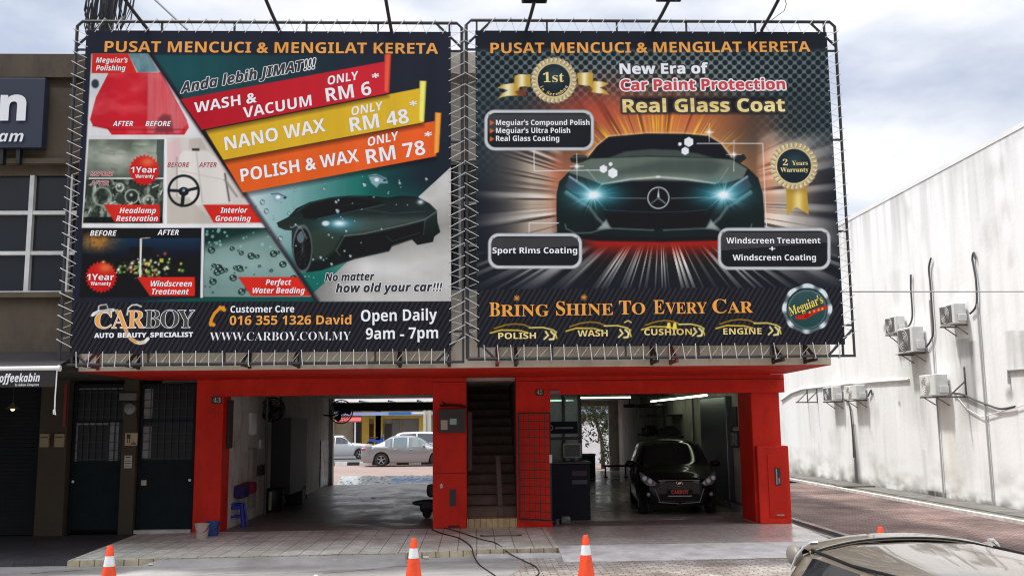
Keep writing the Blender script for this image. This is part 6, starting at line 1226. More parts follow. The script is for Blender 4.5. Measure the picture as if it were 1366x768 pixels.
m = MB(); m.tube([(pl.x, pl.y, 2.96), (pl.x, pl.y, pl.z + 0.08)], 0.006, 5); m.build('cord', M_black, lmp)
m = MB(); m.lathe([(0.02, 0.10), (0.03, 0.07), (0.10, 0.02), (0.11, 0.0)], 18, (pl.x, pl.y, pl.z), caps=False); m.build('lamp_shade', mat('lamp_shade', (0.10, 0.085, 0.06), 0.5), lmp)
blob(pl.x, pl.y, pl.z - 0.005, 0.035, 0.035, 0.035).build('bulb', mat('bulb_glow', (1.0, 0.82, 0.5), 0.5, emit=1.2), lmp)
# little things on the neighbour's front
M_paper = mat('paper', rgb(176, 170, 156), 0.7); M_beige = mat('beige_box', rgb(140, 126, 92), 0.6); M_meterb = mat('meter_grey', rgb(96, 92, 88), 0.6, var=0.2)
def plaque(name, label, cat, x0, y0, x1, y1, Y, th, m_, marks=None):
    a = at(x0, y1, Y); bq = at(x1, y0, Y); t = thing(name, label, cat, ((a.x + bq.x) / 2, Y, a.z)); q = MB(); q.bbox(a.x, bq.x, Y - th, Y, a.z, bq.z, 0.006); q.build('panel', m_, t)
    if marks:
        q = MB()
        for u0, v0, u1, v1 in marks: q.box(a.x + (bq.x - a.x) * u0, a.x + (bq.x - a.x) * u1, Y - th - 0.003, Y - th + 0.002, a.z + (bq.z - a.z) * v0, a.z + (bq.z - a.z) * v1)
        q.build('marking', mat('marking_ink', (0.03, 0.03, 0.03), 0.7), t)
    return t
plaque('letter_box', 'beige letter box on the brown pillar, the left one of two', 'letter box', 54.5, 578, 67.5, 596, YP - 0.125, 0.07, M_beige, [(0.1, 0.70, 0.9, 0.78)])
plaque('letter_box', 'beige letter box on the brown pillar, the right one of two', 'letter box', 74, 578, 88, 596, YP - 0.125, 0.07, M_beige, [(0.1, 0.70, 0.9, 0.78)])
plaque('switch_cover', 'small grey cover high on the pier between the dark doors', 'cover', 161, 524, 184, 534, YP - 0.045, 0.09, M_meterb)
mt_ = plaque('electricity_meter', 'electricity meter with a round window between the dark doors', 'meter', 165, 536, 184, 557, YP - 0.045, 0.08, mat('meter_board', rgb(52, 48, 44), 0.7)); p = at(174, 545, YP - 0.13)
m = MB(); m.lathe([(0.11, 0.0), (0.10, -0.05), (0.001, -0.06)], 20, (p.x, p.y, p.z), axis='y', caps=False); m.build('dial', mat('meter_dial', rgb(110, 112, 108), 0.2), mt_)
plaque('notice', 'cream notice with a dark chair drawing between the dark doors', 'notice', 166.5, 577, 184, 594, YP - 0.045, 0.015, mat('notice_cream', rgb(170, 152, 122), 0.7), [(0.15, 0.55, 0.45, 0.9), (0.2, 0.2, 0.26, 0.55), (0.36, 0.2, 0.42, 0.55), (0.5, 0.1, 0.92, 0.2), (0.7, 0.2, 0.75, 0.35)])
plaque('notice', 'white paper notice taped below the cream one', 'notice', 165.5, 607, 176.5, 624, YP - 0.045, 0.006, M_paper, [(0.2, 0.82, 0.8, 0.9), (0.1, 0.55, 0.9, 0.6), (0.1, 0.35, 0.85, 0.4), (0.1, 0.15, 0.7, 0.2)])
plaque('paper_scrap', 'torn white scrap stuck on the right dark door', 'paper', 188, 640, 195.5, 647, YP + 0.075, 0.004, M_paper)
# house numbers
nmat = mat('number_plate_black', (0.02, 0.02, 0.02), 0.6); nink = mat('number_ink', rgb(190, 180, 160), 0.6)
for s_, x0, y0, x1, y1 in (('43', 282, 528.5, 296.5, 538.5), ('42', 714, 519, 725.5, 527.5)):
    t = plaque('number_sign', 'small black number plate reading 43 on the pillar left of the left bay' if s_ == '43' else 'small black number plate reading 42 above the grille gate', 'house number', x0, y0, x1, y1, YP - 0.004, 0.012, nmat); ptext(t.children[0], s_, 'serif', nink, x0 + 2, y1 - 2.2, x1 - 2, y1 - 2.2, (y1 - y0) * 0.62, YP - 0.019)
# meter box on the middle pillar
mb2 = plaque('meter_box', 'dark box with two small papers on the middle red pillar', 'box', 585.5, 545, 621, 577, YP - 0.002, 0.14, mat('meter_box_dark', rgb(52, 42, 40), 0.5, var=0.15)); a = at(588, 575, YP - 0.145)
m = MB(); p0 = at(588, 573, YP - 0.146); p1 = at(597, 560, YP - 0.146); m.box(p0.x, p1.x, YP - 0.148, YP - 0.143, p0.z, p1.z); m.build('paper', M_paper, mb2)
m = MB(); p0 = at(600, 566, YP - 0.146); p1 = at(609, 558, YP - 0.146); m.box(p0.x, p1.x, YP - 0.148, YP - 0.143, p0.z, p1.z); m.build('paper', mat('paper_green', rgb(150, 190, 180), 0.7), mb2)
m = MB(); m.tube([at(587, 541, YP - 0.03), at(600, 540, YP - 0.04), at(614, 540.5, YP - 0.04), at(622, 543, YP - 0.04)], 0.018, 5); m.tube([at(590, 536, YP - 0.02), at(596, 540, YP - 0.04)], 0.014, 5); m.build('wiring', M_black, mb2)
plaque('wall_lamp', 'small grey plate above the left edge of the right bay', 'plate', 733, 520.5, 747, 525, YP - 0.0, 0.05, mat('plate_grey', rgb(110, 112, 120), 0.5))
# ================================================================== folded grille gate beside the stairs
M_gate = mat('gate_black', (0.012, 0.012, 0.013), 0.5)
gt = thing('grille_gate', 'black square-grid metal gate folded back on the red wall beside the stairs', 'gate', (0.76, YP - 0.12, 0.35))
g0 = at(692, 551, YP - 0.10); g1 = at(731, 551, YP - 0.30); zt_, zb_ = at(692, 551, YP - 0.1).z, at(692, 692, YP - 0.1).z
A0 = Vector((at(692, 600, YP - 0.03).x, YP - 0.03, 0)); A1 = Vector((at(734, 600, YP - 0.42).x, YP - 0.42, 0))
m = MB()
for z in (zb_, zt_): m.bar(A0 + Vector((0, 0, z)), A1 + Vector((0, 0, z)), 0.03, 0.03)
for q in (A0, A1): m.bar(q + Vector((0, 0, zb_)), q + Vector((0, 0, zt_)), 0.03, 0.03)
m.build('gate_frame', M_gate, gt)
m = MB()
for i in range(1, 6): q = A0.lerp(A1, i / 6); m.bar(q + Vector((0, 0, zb_)), q + Vector((0, 0, zt_)), 0.012, 0.012)
for i in range(1, 13): z = lerp(zb_, zt_, i / 13); m.bar(A0 + Vector((0, -0.006, z)), A1 + Vector((0, -0.006, z)), 0.012, 0.012)
m.build('bars', M_gate, gt)
m = MB(); m.box(A1.x - 0.02, A1.x + 0.03, A1.y - 0.03, A1.y + 0.02, 1.35, 1.5); m.build('lock', M_steel, gt)
# plank and bars leaning in the stairwell
m = MB(); m.bar((0.46, YP + 0.28, 0.33), (0.42, YP + 0.62, 1.45), 0.09, 0.03); tag(m.build('plank', mat('grey_plank', rgb(100, 90, 80), 0.8, var=0.3), None), 'grey plank leaning at the foot of the stairs', 'plank')
m = MB(); m.bar((-0.12, YP + 0.25, 1.2), (-0.12, YP + 0.25, 2.3), 0.08, 0.06); tag(m.build('door_post', mat('post_grey', rgb(70, 62, 58), 0.7), None), 'upright grey rail on the left side of the stairwell', 'rail')

# ================================================================== lamps over the billboards, pole, wires
def board_lamp(b0, e0, board_label, head=True):
    a = at(*b0, YB - 0.0) + Vector((0, 0.07, -0.10)); d = at(*e0, YB - 0.6); t = thing('billboard_lamp', board_label, 'lamp', tuple(a), 'floodlights on arms over the billboards')
    m = MB(); m.tube([a, a + Vector((0, 0, 0.16)), a.lerp(d, 0.55) + Vector((0, 0, 0.06)), d], 0.028, 8); m.build('arm', M_pipe, t)
    m = MB(); m.bbox(d.x - 0.2, d.x + 0.2, d.y - 0.14, d.y + 0.10, d.z, d.z + 0.09, 0.02); h = m.build('lamp_head', M_black, t)
    m = MB(); m.box(d.x - 0.17, d.x + 0.17, d.y - 0.10, d.y + 0.06, d.z - 0.006, d.z - 0.001); m.build('lens', M_glassd, h)
board_lamp((195, 42), (164, -4), 'lamp arm at the left over the left billboard leaning left'); board_lamp((372, 44), (353, -4), 'lamp arm over the middle of the left billboard'); board_lamp((522, 46), (514, -4), 'lamp arm over the right part of the left billboard')
board_lamp((702, 44), (713, 2), 'floodlight over the left part of the right billboard, head in view'); board_lamp((872, 43), (893, 0), 'floodlight over the middle of the right billboard'); board_lamp((1018, 43), (1040, -3), 'lamp arm at the right over the right billboard leaning right')
m = MB(); m.tube([at(1046, -4, YB - 0.8), at(1049, 6, YB - 0.6), at(1046, 15, YB - 0.4), at(1036, 22, YB - 0.2), at(1026, 30, YB)], 0.006, 4); tag(m.build('lamp_wire', M_black, None), 'thin slack wire dangling beside the right lamp arm', 'wire')
m = MB(); m.tube([at(250, 40, YB + 0.3), at(207, 0, YB + 0.3), at(190, -14, YB + 0.3)], 0.022, 6); tag(m.build('stay_wire', mat('stay_grey', (0.42, 0.43, 0.45), 0.5), None), 'pale slanting stay behind the top of the left billboard', 'wire')
YPO = 16.6; po = thing('utility_pole', 'utility pole with tangled black cables above the left billboard', 'pole', (at(143, 60, YPO).x, YPO, 7.6))
pc = at(143, 40, YPO)
m = MB(); m.tube([(pc.x, YPO, 7.6), (pc.x, YPO, 10.2)], 0.11, 12); m.build('pole', mat('pole_grey', (0.10, 0.10, 0.105), 0.7, var=0.3), po)
m = MB(); r_ = random.Random(11)
for i in range(26):
    x = pc.x + r_.uniform(-0.34, 0.26); z = r_.uniform(8.7, 9.2); s_ = r_.uniform(0.03, 0.14)
    m.tube([(x, YPO - 0.16, z + 0.9), (x + r_.uniform(-0.06, 0.06), YPO - 0.2, z + 0.35), (x + s_, YPO - 0.2, z), (x + 2 * s_, YPO - 0.2, z + 0.3), (x + 2 * s_ + 0.05, YPO - 0.16, z + 0.9)], 0.012, 4)
m.build('cable_bundle', M_black, po)
m = MB(); m.bbox(pc.x - 0.24, pc.x - 0.10, YPO - 0.3, YPO - 0.12, 8.6, 9.0, 0.03); m.box(pc.x + 0.06, pc.x + 0.26, YPO - 0.25, YPO - 0.12, 8.55, 8.95); m.build('junction_box', mat('junction_grey', (0.06, 0.06, 0.062), 0.6), po)

# ================================================================== cones, hose, bucket, stool
M_cone = mat('cone_orange', rgb(236, 74, 26), 0.5, var=0.12, vscale=8, dirt=0.4); M_cband = mat('cone_white', (0.70, 0.70, 0.69), 0.45, var=0.15, vscale=9, dirt=0.4)
def cone(label):
    t = thing('traffic_cone', label, 'traffic cone', (0, 0, 0), 'orange traffic cones along the kerb')
    R_ = lambda z: 0.135 + (0.030 - 0.135) * (z - 0.03) / 0.72
    m = MB(); m.bbox(-0.19, 0.19, -0.19, 0.19, 0.0, 0.035, 0.012); m.build('base', M_cone, t)
    m = MB(); m.lathe([(R_(z), z) for z in (0.03, 0.53)], 28, caps=False); m.lathe([(R_(z), z) for z in (0.64, 0.735)] + [(0.026, 0.75), (0.018, 0.752), (0.016, 0.70)], 28, caps=False); m.build('body', M_cone, t)
    m = MB(); m.lathe([(R_(0.53) + 0.001, 0.53), (R_(0.64) + 0.001, 0.64)], 28, caps=False); m.build('white_band', M_cband, t); return t
specs = [((147, 727), 'orange cone at the left before the dark porch tiles', PAV), ((552, 717), 'orange cone before the middle pillar', PAV), ((781, 713), 'orange cone before the right bay ramp', PAV), ((1174, 702), 'orange cone whose tip peeps over the champagne car', 0.0)]
c0 = None
for (px, py), lb_, zg in specs:
    if c0 is None: c0 = cone(lb_); c = c0
    else: c = copy_tree(c0); c['label'] = lb_
    p = gnd(px, py, zg + 0.752); c.location = (p.x, p.y, zg); c.rotation_euler = (0, 0, random.uniform(0, 1.5))
M_hose = mat('hose', (0.015, 0.018, 0.016), 0.5)
hp = [gnd(576, 706, SLAB), gnd(590, 712, SLAB), gnd(612, 718, SLAB), gnd(628, 729, SLAB), gnd(632, 742, PAV + .05), gnd(640, 754, PAV), gnd(654, 764, PAV), gnd(670, 775, PAV)]
m = MB(); m.tube([p + Vector((0, 0, 0.012)) for p in smooth(hp)], 0.010, 6); tag(m.build('hose', M_hose, None), 'dark hose curving off the porch edge to the road', 'hose')
hp = [gnd(577, 703, SLAB), gnd(600, 706, SLAB), gnd(640, 719, SLAB), gnd(662, 725, SLAB), gnd(680, 739, PAV + .05), gnd(700, 749, PAV), gnd(714, 756, PAV), gnd(719, 764, PAV), gnd(712, 772, PAV)]
m = MB(); m.tube([p + Vector((0, 0, 0.012)) for p in smooth(hp)], 0.009, 6); tag(m.build('hose', mat('hose_green', (0.02, 0.035, 0.025), 0.5), None), 'dark green hose crossing the porch farther right', 'hose')
def bucket(px, py, r, h, m_, label):
    p = gnd(px, py, SLAB); t = thing('bucket', label, 'bucket', tuple(p)); q = MB(); q.lathe([(r * 0.78, 0.0), (r, h), (r * 1.05, h), (r * 1.05, h - 0.02), (r * 0.98, h - 0.02)], 22, tuple(p), caps=False); q.lathe([(0.001, 0.0), (r * 0.78, 0.0)], 22, tuple(p), caps=False); q.lathe([(0.95 * r, h - 0.01), (0.74 * r, 0.02), (0.001, 0.02)], 22, tuple(p), caps=False); q.build('pail', m_, t)
    q = MB(); q.tube([p + Vector((r * math.cos(a), -r * 0.9 * math.sin(a) * 0.9, h * 0.95 - math.sin(a) * h * 0.55)) for a in [PI * i / 10 for i in range(11)]], 0.008, 5); q.build('handle', M_black, t)
bucket(269, 718, 0.125, 0.26, mat('bucket_pink', rgb(172, 150, 140), 0.5), 'dull pinkish bucket at the foot of the left red pillar'); bucket(283, 714, 0.13, 0.25, mat('bucket_blue', rgb(36, 66, 128), 0.5), 'blue bucket behind the pinkish one')
p = gnd(315, 702, SLAB); stl = thing('stool', 'blue plastic stool just inside the left bay', 'stool', tuple(p)); M_bl = mat('stool_blue', rgb(34, 46, 160), 0.4)
m = MB(); m.bbox(p.x - 0.13, p.x + 0.13, p.y - 0.13, p.y + 0.13, SLAB + 0.42, SLAB + 0.45, 0.01); m.build('seat', M_bl, stl)
for sx in (-1, 1):
    for sy in (-1, 1): m = MB(); m.bar(p + Vector((sx * 0.165, sy * 0.16, 0)), p + Vector((sx * 0.115, sy * 0.115, 0.42)), 0.05, 0.045); m.build('leg', M_bl, stl)
m = MB()
for s_ in (-1, 1): m.bar(p + Vector((-0.14, s_ * 0.13, 0.2)), p + Vector((0.14, s_ * 0.13, 0.2)), 0.02, 0.04); m.bar(p + Vector((-0.12, s_ * 0.12, 0.37)), p + Vector((0.12, s_ * 0.12, 0.37)), 0.02, 0.07)
m.build('stretcher', M_bl, stl)
# litter and a grate
M_lit = mat('litter_white', (0.7, 0.69, 0.66), 0.7)
for k, (px, py, s_, lb_) in enumerate(((447, 747, 0.05, 'white scrap of litter on the concrete apron near the left cone'), (480, 746, 0.035, 'small white scrap of litter left of the middle cone'), (498, 664, 0.07, 'white scrap lying on the garage floor'), (498, 717, 0.03, 'tiny white scrap on the porch tiles'), (569, 743, 0.06, 'flattened white litter just right of the middle cone'), (201, 753, 0.04, 'white scrap right of the left cone'), (421, 768, 0.04, 'white scrap at the bottom edge of the picture'))):
    z = SLAB if py < 735 else PAV + 0.035; p = gnd(px, py, z); m = MB(); r_ = random.Random(k); pts = [(p.x + s_ * math.cos(a) * r_.uniform(0.5, 1), p.y + s_ * math.sin(a) * r_.uniform(0.5, 1), z + 0.004) for a in [2 * PI * i / 7 for i in range(7)]]; m.prism(pts, (0, 0, 0.012)); tag(m.build('litter', M_lit, None), lb_, 'litter')
p = gnd(668, 714, SLAB); m = MB(); m.box(p.x - 0.36, p.x + 0.36, p.y - 0.11, p.y - 0.085, SLAB, SLAB + 0.012); m.box(p.x - 0.36, p.x - 0.30, p.y + 0.06, p.y + 0.10, SLAB, SLAB + 0.01); m.box(p.x + 0.3, p.x + 0.37, p.y + 0.02, p.y + 0.08, SLAB, SLAB + 0.01); m.box(p.x - 0.36, p.x + 0.37, p.y - 0.12, p.y + 0.12, SLAB + 0.001, SLAB + 0.004, 1); tag(m.build('floor_hatch', [mat('hatch_edge', rgb(70, 62, 54), 0.8), mat('hatch_cover', rgb(150, 140, 124), 0.5)], None), 'tiled hatch cover in the porch before the stairs', 'hatch')

# ================================================================== inside the left bay
M_fan = mat('fan_black', (0.012, 0.012, 0.013), 0.5)
def wall_fan(px, py, Y, r, wallx, label):
    c = at(px, py, Y); t = thing('wall_fan', label, 'fan', (wallx, Y, c.z), 'black fans on the bay wall')
    m = MB(); m.tube([(wallx, Y, c.z - 0.1), (lerp(wallx, c.x, 0.5), Y, c.z - 0.12), (c.x, Y + 0.06, c.z)], 0.03, 6); m.build('arm', M_fan, t)
    m = MB()
    for k in range(1, 7): m.torus((c.x, Y, c.z), r * k / 6, 0.008, 'y', 26, 4)
    for k in range(20): a = 2 * PI * k / 20; m.tube([(c.x, Y - 0.03, c.z), (c.x + r * math.cos(a), Y, c.z + r * math.sin(a))], 0.005, 4)
    m.torus((c.x, Y, c.z), r, 0.02, 'y', 26, 6); m.build('guard', M_fan, t)
    for k in range(3):
        a = 2 * PI * k / 3; m = MB(); v = [(c.x + rr_ * math.cos(a + d), Y + 0.03 + e_, c.z + rr_ * math.sin(a + d)) for rr_, d, e_ in ((0.06, -0.3, 0), (r * 0.85, -0.35, 0.03), (r * 0.9, 0.2, 0), (r * 0.7, 0.5, -0.03), (0.06, 0.5, 0))]; m.prism(v, (0, 0.006, 0)); m.build('blade', M_fan, t)
    m = MB(); m.lathe([(0.07, 0.0), (0.09, 0.06), (0.08, 0.2), (0.03, 0.24)], 14, (c.x, Y + 0.05, c.z), axis='y'); m.build('motor', M_fan, t)
wall_fan(364, 546, 21.6, 0.26, -4.75, 'black wall fan nearer the porch high in the left bay'); wall_fan(455, 549, 30.2, 0.36, -4.75, 'black wall fan at the back opening of the left bay')
def wallbox(name, label, cat, x0, y0, x1, y1, m_, proud=0.06, X=-4.75):
    a = onx(x0, y1, X); bq = onx(x1, y0, X); za = min(a.z, bq.z); 
    q = MB(); q.bbox(X + 0.002, X + proud, min(a.y, bq.y), max(a.y, bq.y), onx(x0, y1, X).z, onx(x0, y0, X).z, 0.008); return tag(q.build(name, m_, None), label, cat)
M_dk = mat('dark_cabinet', (0.03, 0.03, 0.032), 0.6, var=0.2)
wallbox('notice_board', 'dark wooden board high at the left bay entrance', 'board', 301, 533, 308, 598, mat('board_brown', rgb(52, 44, 38), 0.7))
wallbox('light_panel', 'pale reflective panel high on the left bay wall', 'panel', 331, 550, 339, 580, mat('pale_panel', (0.62, 0.62, 0.62), 0.3))
wallbox('cabinet', 'narrow pale cabinet on the left bay wall below the panel', 'cabinet', 329, 598, 337, 678, mat('pale_cabinet', rgb(150, 144, 134), 0.6, var=0.2), 0.10)
wallbox('switch_box', 'small white switch box under the nearer fan', 'switch', 345, 586, 349, 598, M_white, 0.05)
wallbox('switch_box', 'black socket box lower on the left bay wall', 'switch', 338, 622, 349, 635, M_dk, 0.10)
wallbox('tall_cabinet', 'tall dark cabinet against the left bay wall', 'cabinet', 360, 558, 386, 660, M_dk, 0.45)
wallbox('poster', 'white board with grey stains near the back of the left bay', 'board', 426, 588, 441, 650, mat('stained_board', (0.60, 0.60, 0.60), 0.4, col2=(0.08, 0.08, 0.08), vscale=4.0), 0.03)
q = onx(311, 658, -4.75); m = MB()
m.bbox(-4.745, -4.55, q.y, q.y + 0.5, q.z - 0.10, q.z + 0.15, 0.04); tag(m.build('cloth', mat('purple_cloth', rgb(48, 36, 92), 0.9, var=0.3), None), 'dark purple cloths hanging on the left bay wall', 'cloth')
m = MB(); m.bbox(-4.745, -4.50, q.y - 0.55 + 1.1, q.y + 0.95, q.z - 0.05, q.z + 0.17, 0.04); tag(m.build('cloth', mat('red_cloth', rgb(130, 24, 50), 0.9, var=0.3), None), 'dark red cloth hanging beside the purple ones', 'cloth')
p = gnd(362, 682, SLAB); t = thing('drum', 'black plastic drum beside the tall cabinet in the left bay', 'drum', tuple(p)); m = MB(); m.lathe([(0.22, 0), (0.26, 0.05), (0.27, 0.45), (0.25, 0.5), (0.28, 0.52), (0.001, 0.53)], 22, tuple(p)); m.build('body', M_blackrub, t)
m = MB(); m.tube([p + Vector((0.02, -0.28, 0.06)), p + Vector((0.03, -0.28, 0.46))], 0.035, 8); tag(m.build('bottle', mat('bottle_cream', rgb(180, 176, 150), 0.5), None), 'cream bottle standing before the black drum', 'bottle')
p = onx(402, 655, -4.6); m = MB(); m.tube([(-4.55, p.y, SLAB), (-4.70, p.y + 0.5, SLAB + 1.35)], 0.014, 6); m.bbox(-4.65, -4.45, p.y - 0.03, p.y + 0.03, SLAB, SLAB + 0.12, 0.01); tag(m.build('broom', mat('broom_dark', (0.05, 0.045, 0.04), 0.7), None), 'dark broom leaning on the left bay wall', 'broom')
p = onx(398, 648, -4.4); m = MB(); m.bbox(-4.7, -4.3, p.y, p.y + 0.5, SLAB, SLAB + 0.45, 0.02); tag(m.build('crate', M_dk, None), 'dark crate on the floor past the tall cabinet', 'crate')
m = MB(); m.tube([(-4.6, YP + 3.1, SLAB), (-4.6, YP + 3.1, 2.9)], 0.03, 8); tag(m.build('wall_pipe', M_meterb, None), 'upright grey pipe on the left bay wall beside the nearer fan', 'pipe'); m = MB(); m.tube([(-4.6, YP + 4.6, SLAB), (-4.6, YP + 4.6, 2.9)], 0.025, 8); tag(m.build('wall_pipe', M_meterb, None), 'thinner upright pipe beside the tall dark cabinet', 'pipe')
# black machine half hidden behind the middle pillar
p = gnd(566, 690, SLAB); pw = thing('pressure_washer', 'black machine with a pointed nozzle half hidden behind the middle pillar', 'pressure washer', (p.x + 0.15, p.y, SLAB))
m = MB(); m.bbox(p.x - 0.10, p.x + 0.45, p.y - 0.05, p.y + 0.35, SLAB + 0.10, SLAB + 0.36, 0.09, seg=3); m.build('body', M_blackrub, pw)
m = MB(); m.lathe([(0.02, -0.2), (0.05, -0.12), (0.065, 0.0), (0.07, 0.2)], 14, (p.x - 0.05, p.y + 0.02, SLAB + 0.30), axis='x'); m.build('nozzle', M_blackrub, pw)
m = MB(); m.lathe([(0.06, -0.13), (0.11, -0.09), (0.12, 0.04), (0.1, 0.12), (0.03, 0.14)], 16, (p.x + 0.16, p.y + 0.1, SLAB + 0.54)); m.build('tank', M_blackrub, pw)
for dx in (0.06, 0.34): m = MB(); m.lathe([(0.09, -0.03), (0.10, 0.0), (0.09, 0.03)], 18, (p.x + dx, p.y - 0.06, SLAB + 0.1), axis='y'); m.build('wheel', M_tyre, pw)
# ================================================================== inside the right bay
def tube_light(x0, y0, x1, y1, z, label, col=(0.9, 1.0, 0.75), e=2.6):
    t = thing('tube_light', label, 'lamp', ((x0 + x1) / 2, (y0 + y1) / 2, z), 'fluorescent tubes under the ceiling')
    m = MB(); m.bar((x0, y0, z + 0.05), (x1, y1, z + 0.05), 0.12, 0.05); m.build('housing', M_white, t)
    m = MB(); m.tube([(x0, y0, z), (x1, y1, z)], 0.022, 8); m.build('tube', mat('tube_glow' + str(e), col, 0.5, emit=e), t)
def ceil_pt(px, py, z=2.78): return gnd(px, py, z)
tube_light(5.0, 20.6, 5.0, 27.2, 2.63, 'long lit yellowish tube over the black hatchback')
a = ceil_pt(772, 530.5, 2.76); tube_light(a.x, a.y, a.x + 1.5, a.y, 2.76, 'lit tube across the ceiling near the reception', (1, 1, 0.92), 2.6)
a = ceil_pt(772, 530.5, 2.76); tube_light(a.x - 1.1, a.y - 1.4, a.x - 0.3, a.y - 1.4, 2.66, 'greenish lit tube behind the reception glass', (0.55, 1.0, 0.7), 1.5)
m = MB(); m.bbox(5.50, 5.64, 21.0, 23.4, 0.35, 2.62, 0.02); tag(m.build('steel_panel', mat('brushed_panel', (0.16, 0.17, 0.19), 0.35, metal=0.7), None), 'tall dark metal panel on the right bay wall beside the hatchback', 'panel')
for k, (y0, z0, z1, lb_, mk) in enumerate(((20.55, 1.95, 2.38, 'empty dark frame on the right bay wall', (0.05, 0.05, 0.055)), (20.45, 1.50, 1.86, 'framed board with white cards on the right bay wall', (0.03, 0.03, 0.03)))):
    t = thing('picture_frame', lb_, 'frame', (5.63, y0, z0)); m = MB(); m.bbox(5.60, 5.648, y0, y0 + 0.75, z0, z1, 0.008); m.build('panel', mat('frame_fill%d' % k, mk, 0.4), t)
    if k: 
        for i in range(3): m = MB(); m.box(5.594, 5.601, y0 + 0.06 + i * 0.23, y0 + 0.23 + i * 0.23, z0 + 0.05, z1 - 0.05); m.build('card', mat('card', (0.6, 0.6, 0.6), 0.5, col2=(0.08, 0.08, 0.08), vscale=9), t)
m = MB(); m.tube([(5.6, 24.6, SLAB), (5.6, 24.6, 2.85)], 0.025, 6); tag(m.build('wall_pipe', M_meterb, None), 'upright pipe on the right bay wall behind the hatchback', 'pipe')
m = MB(); m.tube([(5.6, 28.5, SLAB), (5.6, 28.5, 2.85)], 0.03, 6); tag(m.build('wall_pipe', M_meterb, None), 'far upright pipe deeper in the right bay', 'pipe')
m = MB(); m.tube([(5.62, 19.8, SLAB + 0.16), (5.60, 22, SLAB + 0.2), (5.62, 24, SLAB + 0.16), (5.6, 26.5, SLAB + 0.22)], 0.025, 6); tag(m.build('floor_hose', M_meterb, None), 'grey hose lying along the foot of the right bay wall', 'hose')
for k, (y, lb_) in enumerate(((26.0, 'dark work shelf behind the hatchback, nearer one'), (29.0, 'dark work shelf behind the hatchback, farther one'))):
    t = thing('work_shelf', lb_, 'shelf', (5.3, y, 1.0)); m = MB(); m.bbox(5.15, 5.64, y, y + 1.6, 1.62, 1.68, 0.01); m.bbox(5.2, 5.64, y + 0.05, y + 1.5, 2.2, 2.26, 0.01); m.build('board', M_dk, t)
    m = MB()
    for i in range(5): m.bbox(5.25, 5.55, y + 0.1 + i * 0.28, y + 0.28 + i * 0.28, 1.69, 1.82 + 0.06 * (i % 3), 0.02)
    m.build('contents', M_blackrub, t)
for k, (px, lb_) in enumerate(((840, 'small black fan bracket under the ceiling, left one'), (856, 'small black fan bracket under the ceiling, middle one'), (878, 'small black fan bracket under the ceiling, right one'))):
    p = at(px, 541, 30 - k * 2); t = thing('ceiling_fan_head', lb_, 'fan', tuple(p), 'black fan heads under the right bay ceiling'); m = MB(); m.tube([p + Vector((0, 0, 0.25)), p], 0.02, 5); m.build('rod', M_fan, t); m = MB(); m.bbox(p.x - 0.2, p.x + 0.25, p.y - 0.1, p.y + 0.1, p.z - 0.05, p.z + 0.05, 0.04); m.build('head', M_fan, t)
# reception: glass box and counter
rc = thing('reception_booth', 'dark framed glass reception booth at the left of the right bay', 'booth', (1.8, 20.3, SLAB)); x0, x1 = 1.42, at(774, 600, 20.2).x
m = MB()
for x in (x0 + 0.02, lerp(x0, x1, 0.55), x1): m.box(x - 0.03, x + 0.03, 20.17, 20.23, SLAB, 2.88)
for z in (1.15, 1.75, 2.84): m.box(x0, x1, 20.175, 20.225, z - 0.03, z + 0.03)
m.box(x1 - 0.025, x1 + 0.025, 20.23, 23.5, 1.12, 1.18); m.box(x1 - 0.025, x1 + 0.025, 20.23, 23.5, 2.80, 2.86); m.box(x1 - 0.03, x1 + 0.03, 23.5, 23.56, SLAB, 2.88); m.build('frame', M_black, rc)
mg = bpy.data.materials.new('booth_glass'); mg.use_nodes = True; bsg = mg.node_tree.nodes['Principled BSDF']; bsg.inputs['Base Color'].default_value = (0.5, 0.7, 0.6, 1); bsg.inputs['Roughness'].default_value = 0.03; bsg.inputs['Alpha'].default_value = 0.35
m = MB(); m.box(x0 + 0.05, x1 - 0.03, 20.195, 20.205, 1.18, 2.81); m.box(x1 - 0.004, x1 + 0.004, 20.23, 23.5, 1.18, 2.80); m.build('glass', mg, rc)
m = MB(); m.box(x0 + 0.06, x1 - 0.05, 20.165, 20.193, 1.85, 2.10); sgn_ = m.build('sign_strip', mat('navy_sign', rgb(14, 18, 28), 0.6, spec=0.2), rc)
m = MB(); m.torus((x0 + 0.14, 20.16, 1.975), 0.05, 0.012, 'y', 16, 5); m.box(x0 + 0.24, x1 - 0.14, 20.158, 20.164, 1.95, 1.985); m.build('sign_mark', mat('sign_pale', rgb(120, 130, 150), 0.5), sgn_)
m = MB()
for i in range(6): m.box(lerp(x0, x1, 0.58) + i * 0.045, lerp(x0, x1, 0.58) + i * 0.045 + 0.02, 20.16, 20.17, 2.60, 2.78)
m.build('slats', mat('slat_grey', rgb(110, 116, 110), 0.6), rc)
ct = thing('counter', 'dark blue panelled reception counter in front of the booth', 'counter', (1.85, 19.6, SLAB)); cx0, cx1 = 1.46, at(787, 650, 19.4).x
m = MB(); m.bbox(cx0, cx1, 19.35, 20.1, SLAB, 1.26, 0.015); m.build('body', mat('counter_navy', rgb(16, 20, 34), 0.6, var=0.15, spec=0.25), ct); m = MB(); m.bbox(cx0 - 0.02, cx1 + 0.03, 19.31, 20.12, 1.262, 1.30, 0.01); m.build('counter_top', mat('counter_top', rgb(44, 46, 52), 0.3), ct)
m = MB(); m.box(cx1 - 0.36, cx1 - 0.06, 19.343, 19.349, 0.86, 0.94); m.box(cx1 - 0.36, cx1 - 0.06, 19.343, 19.349, 1.02, 1.12, 1); m.build('panel_print', [mat('print_pale', rgb(70, 72, 92), 0.6), mat('print_red', rgb(56, 38, 60), 0.6)], ct)
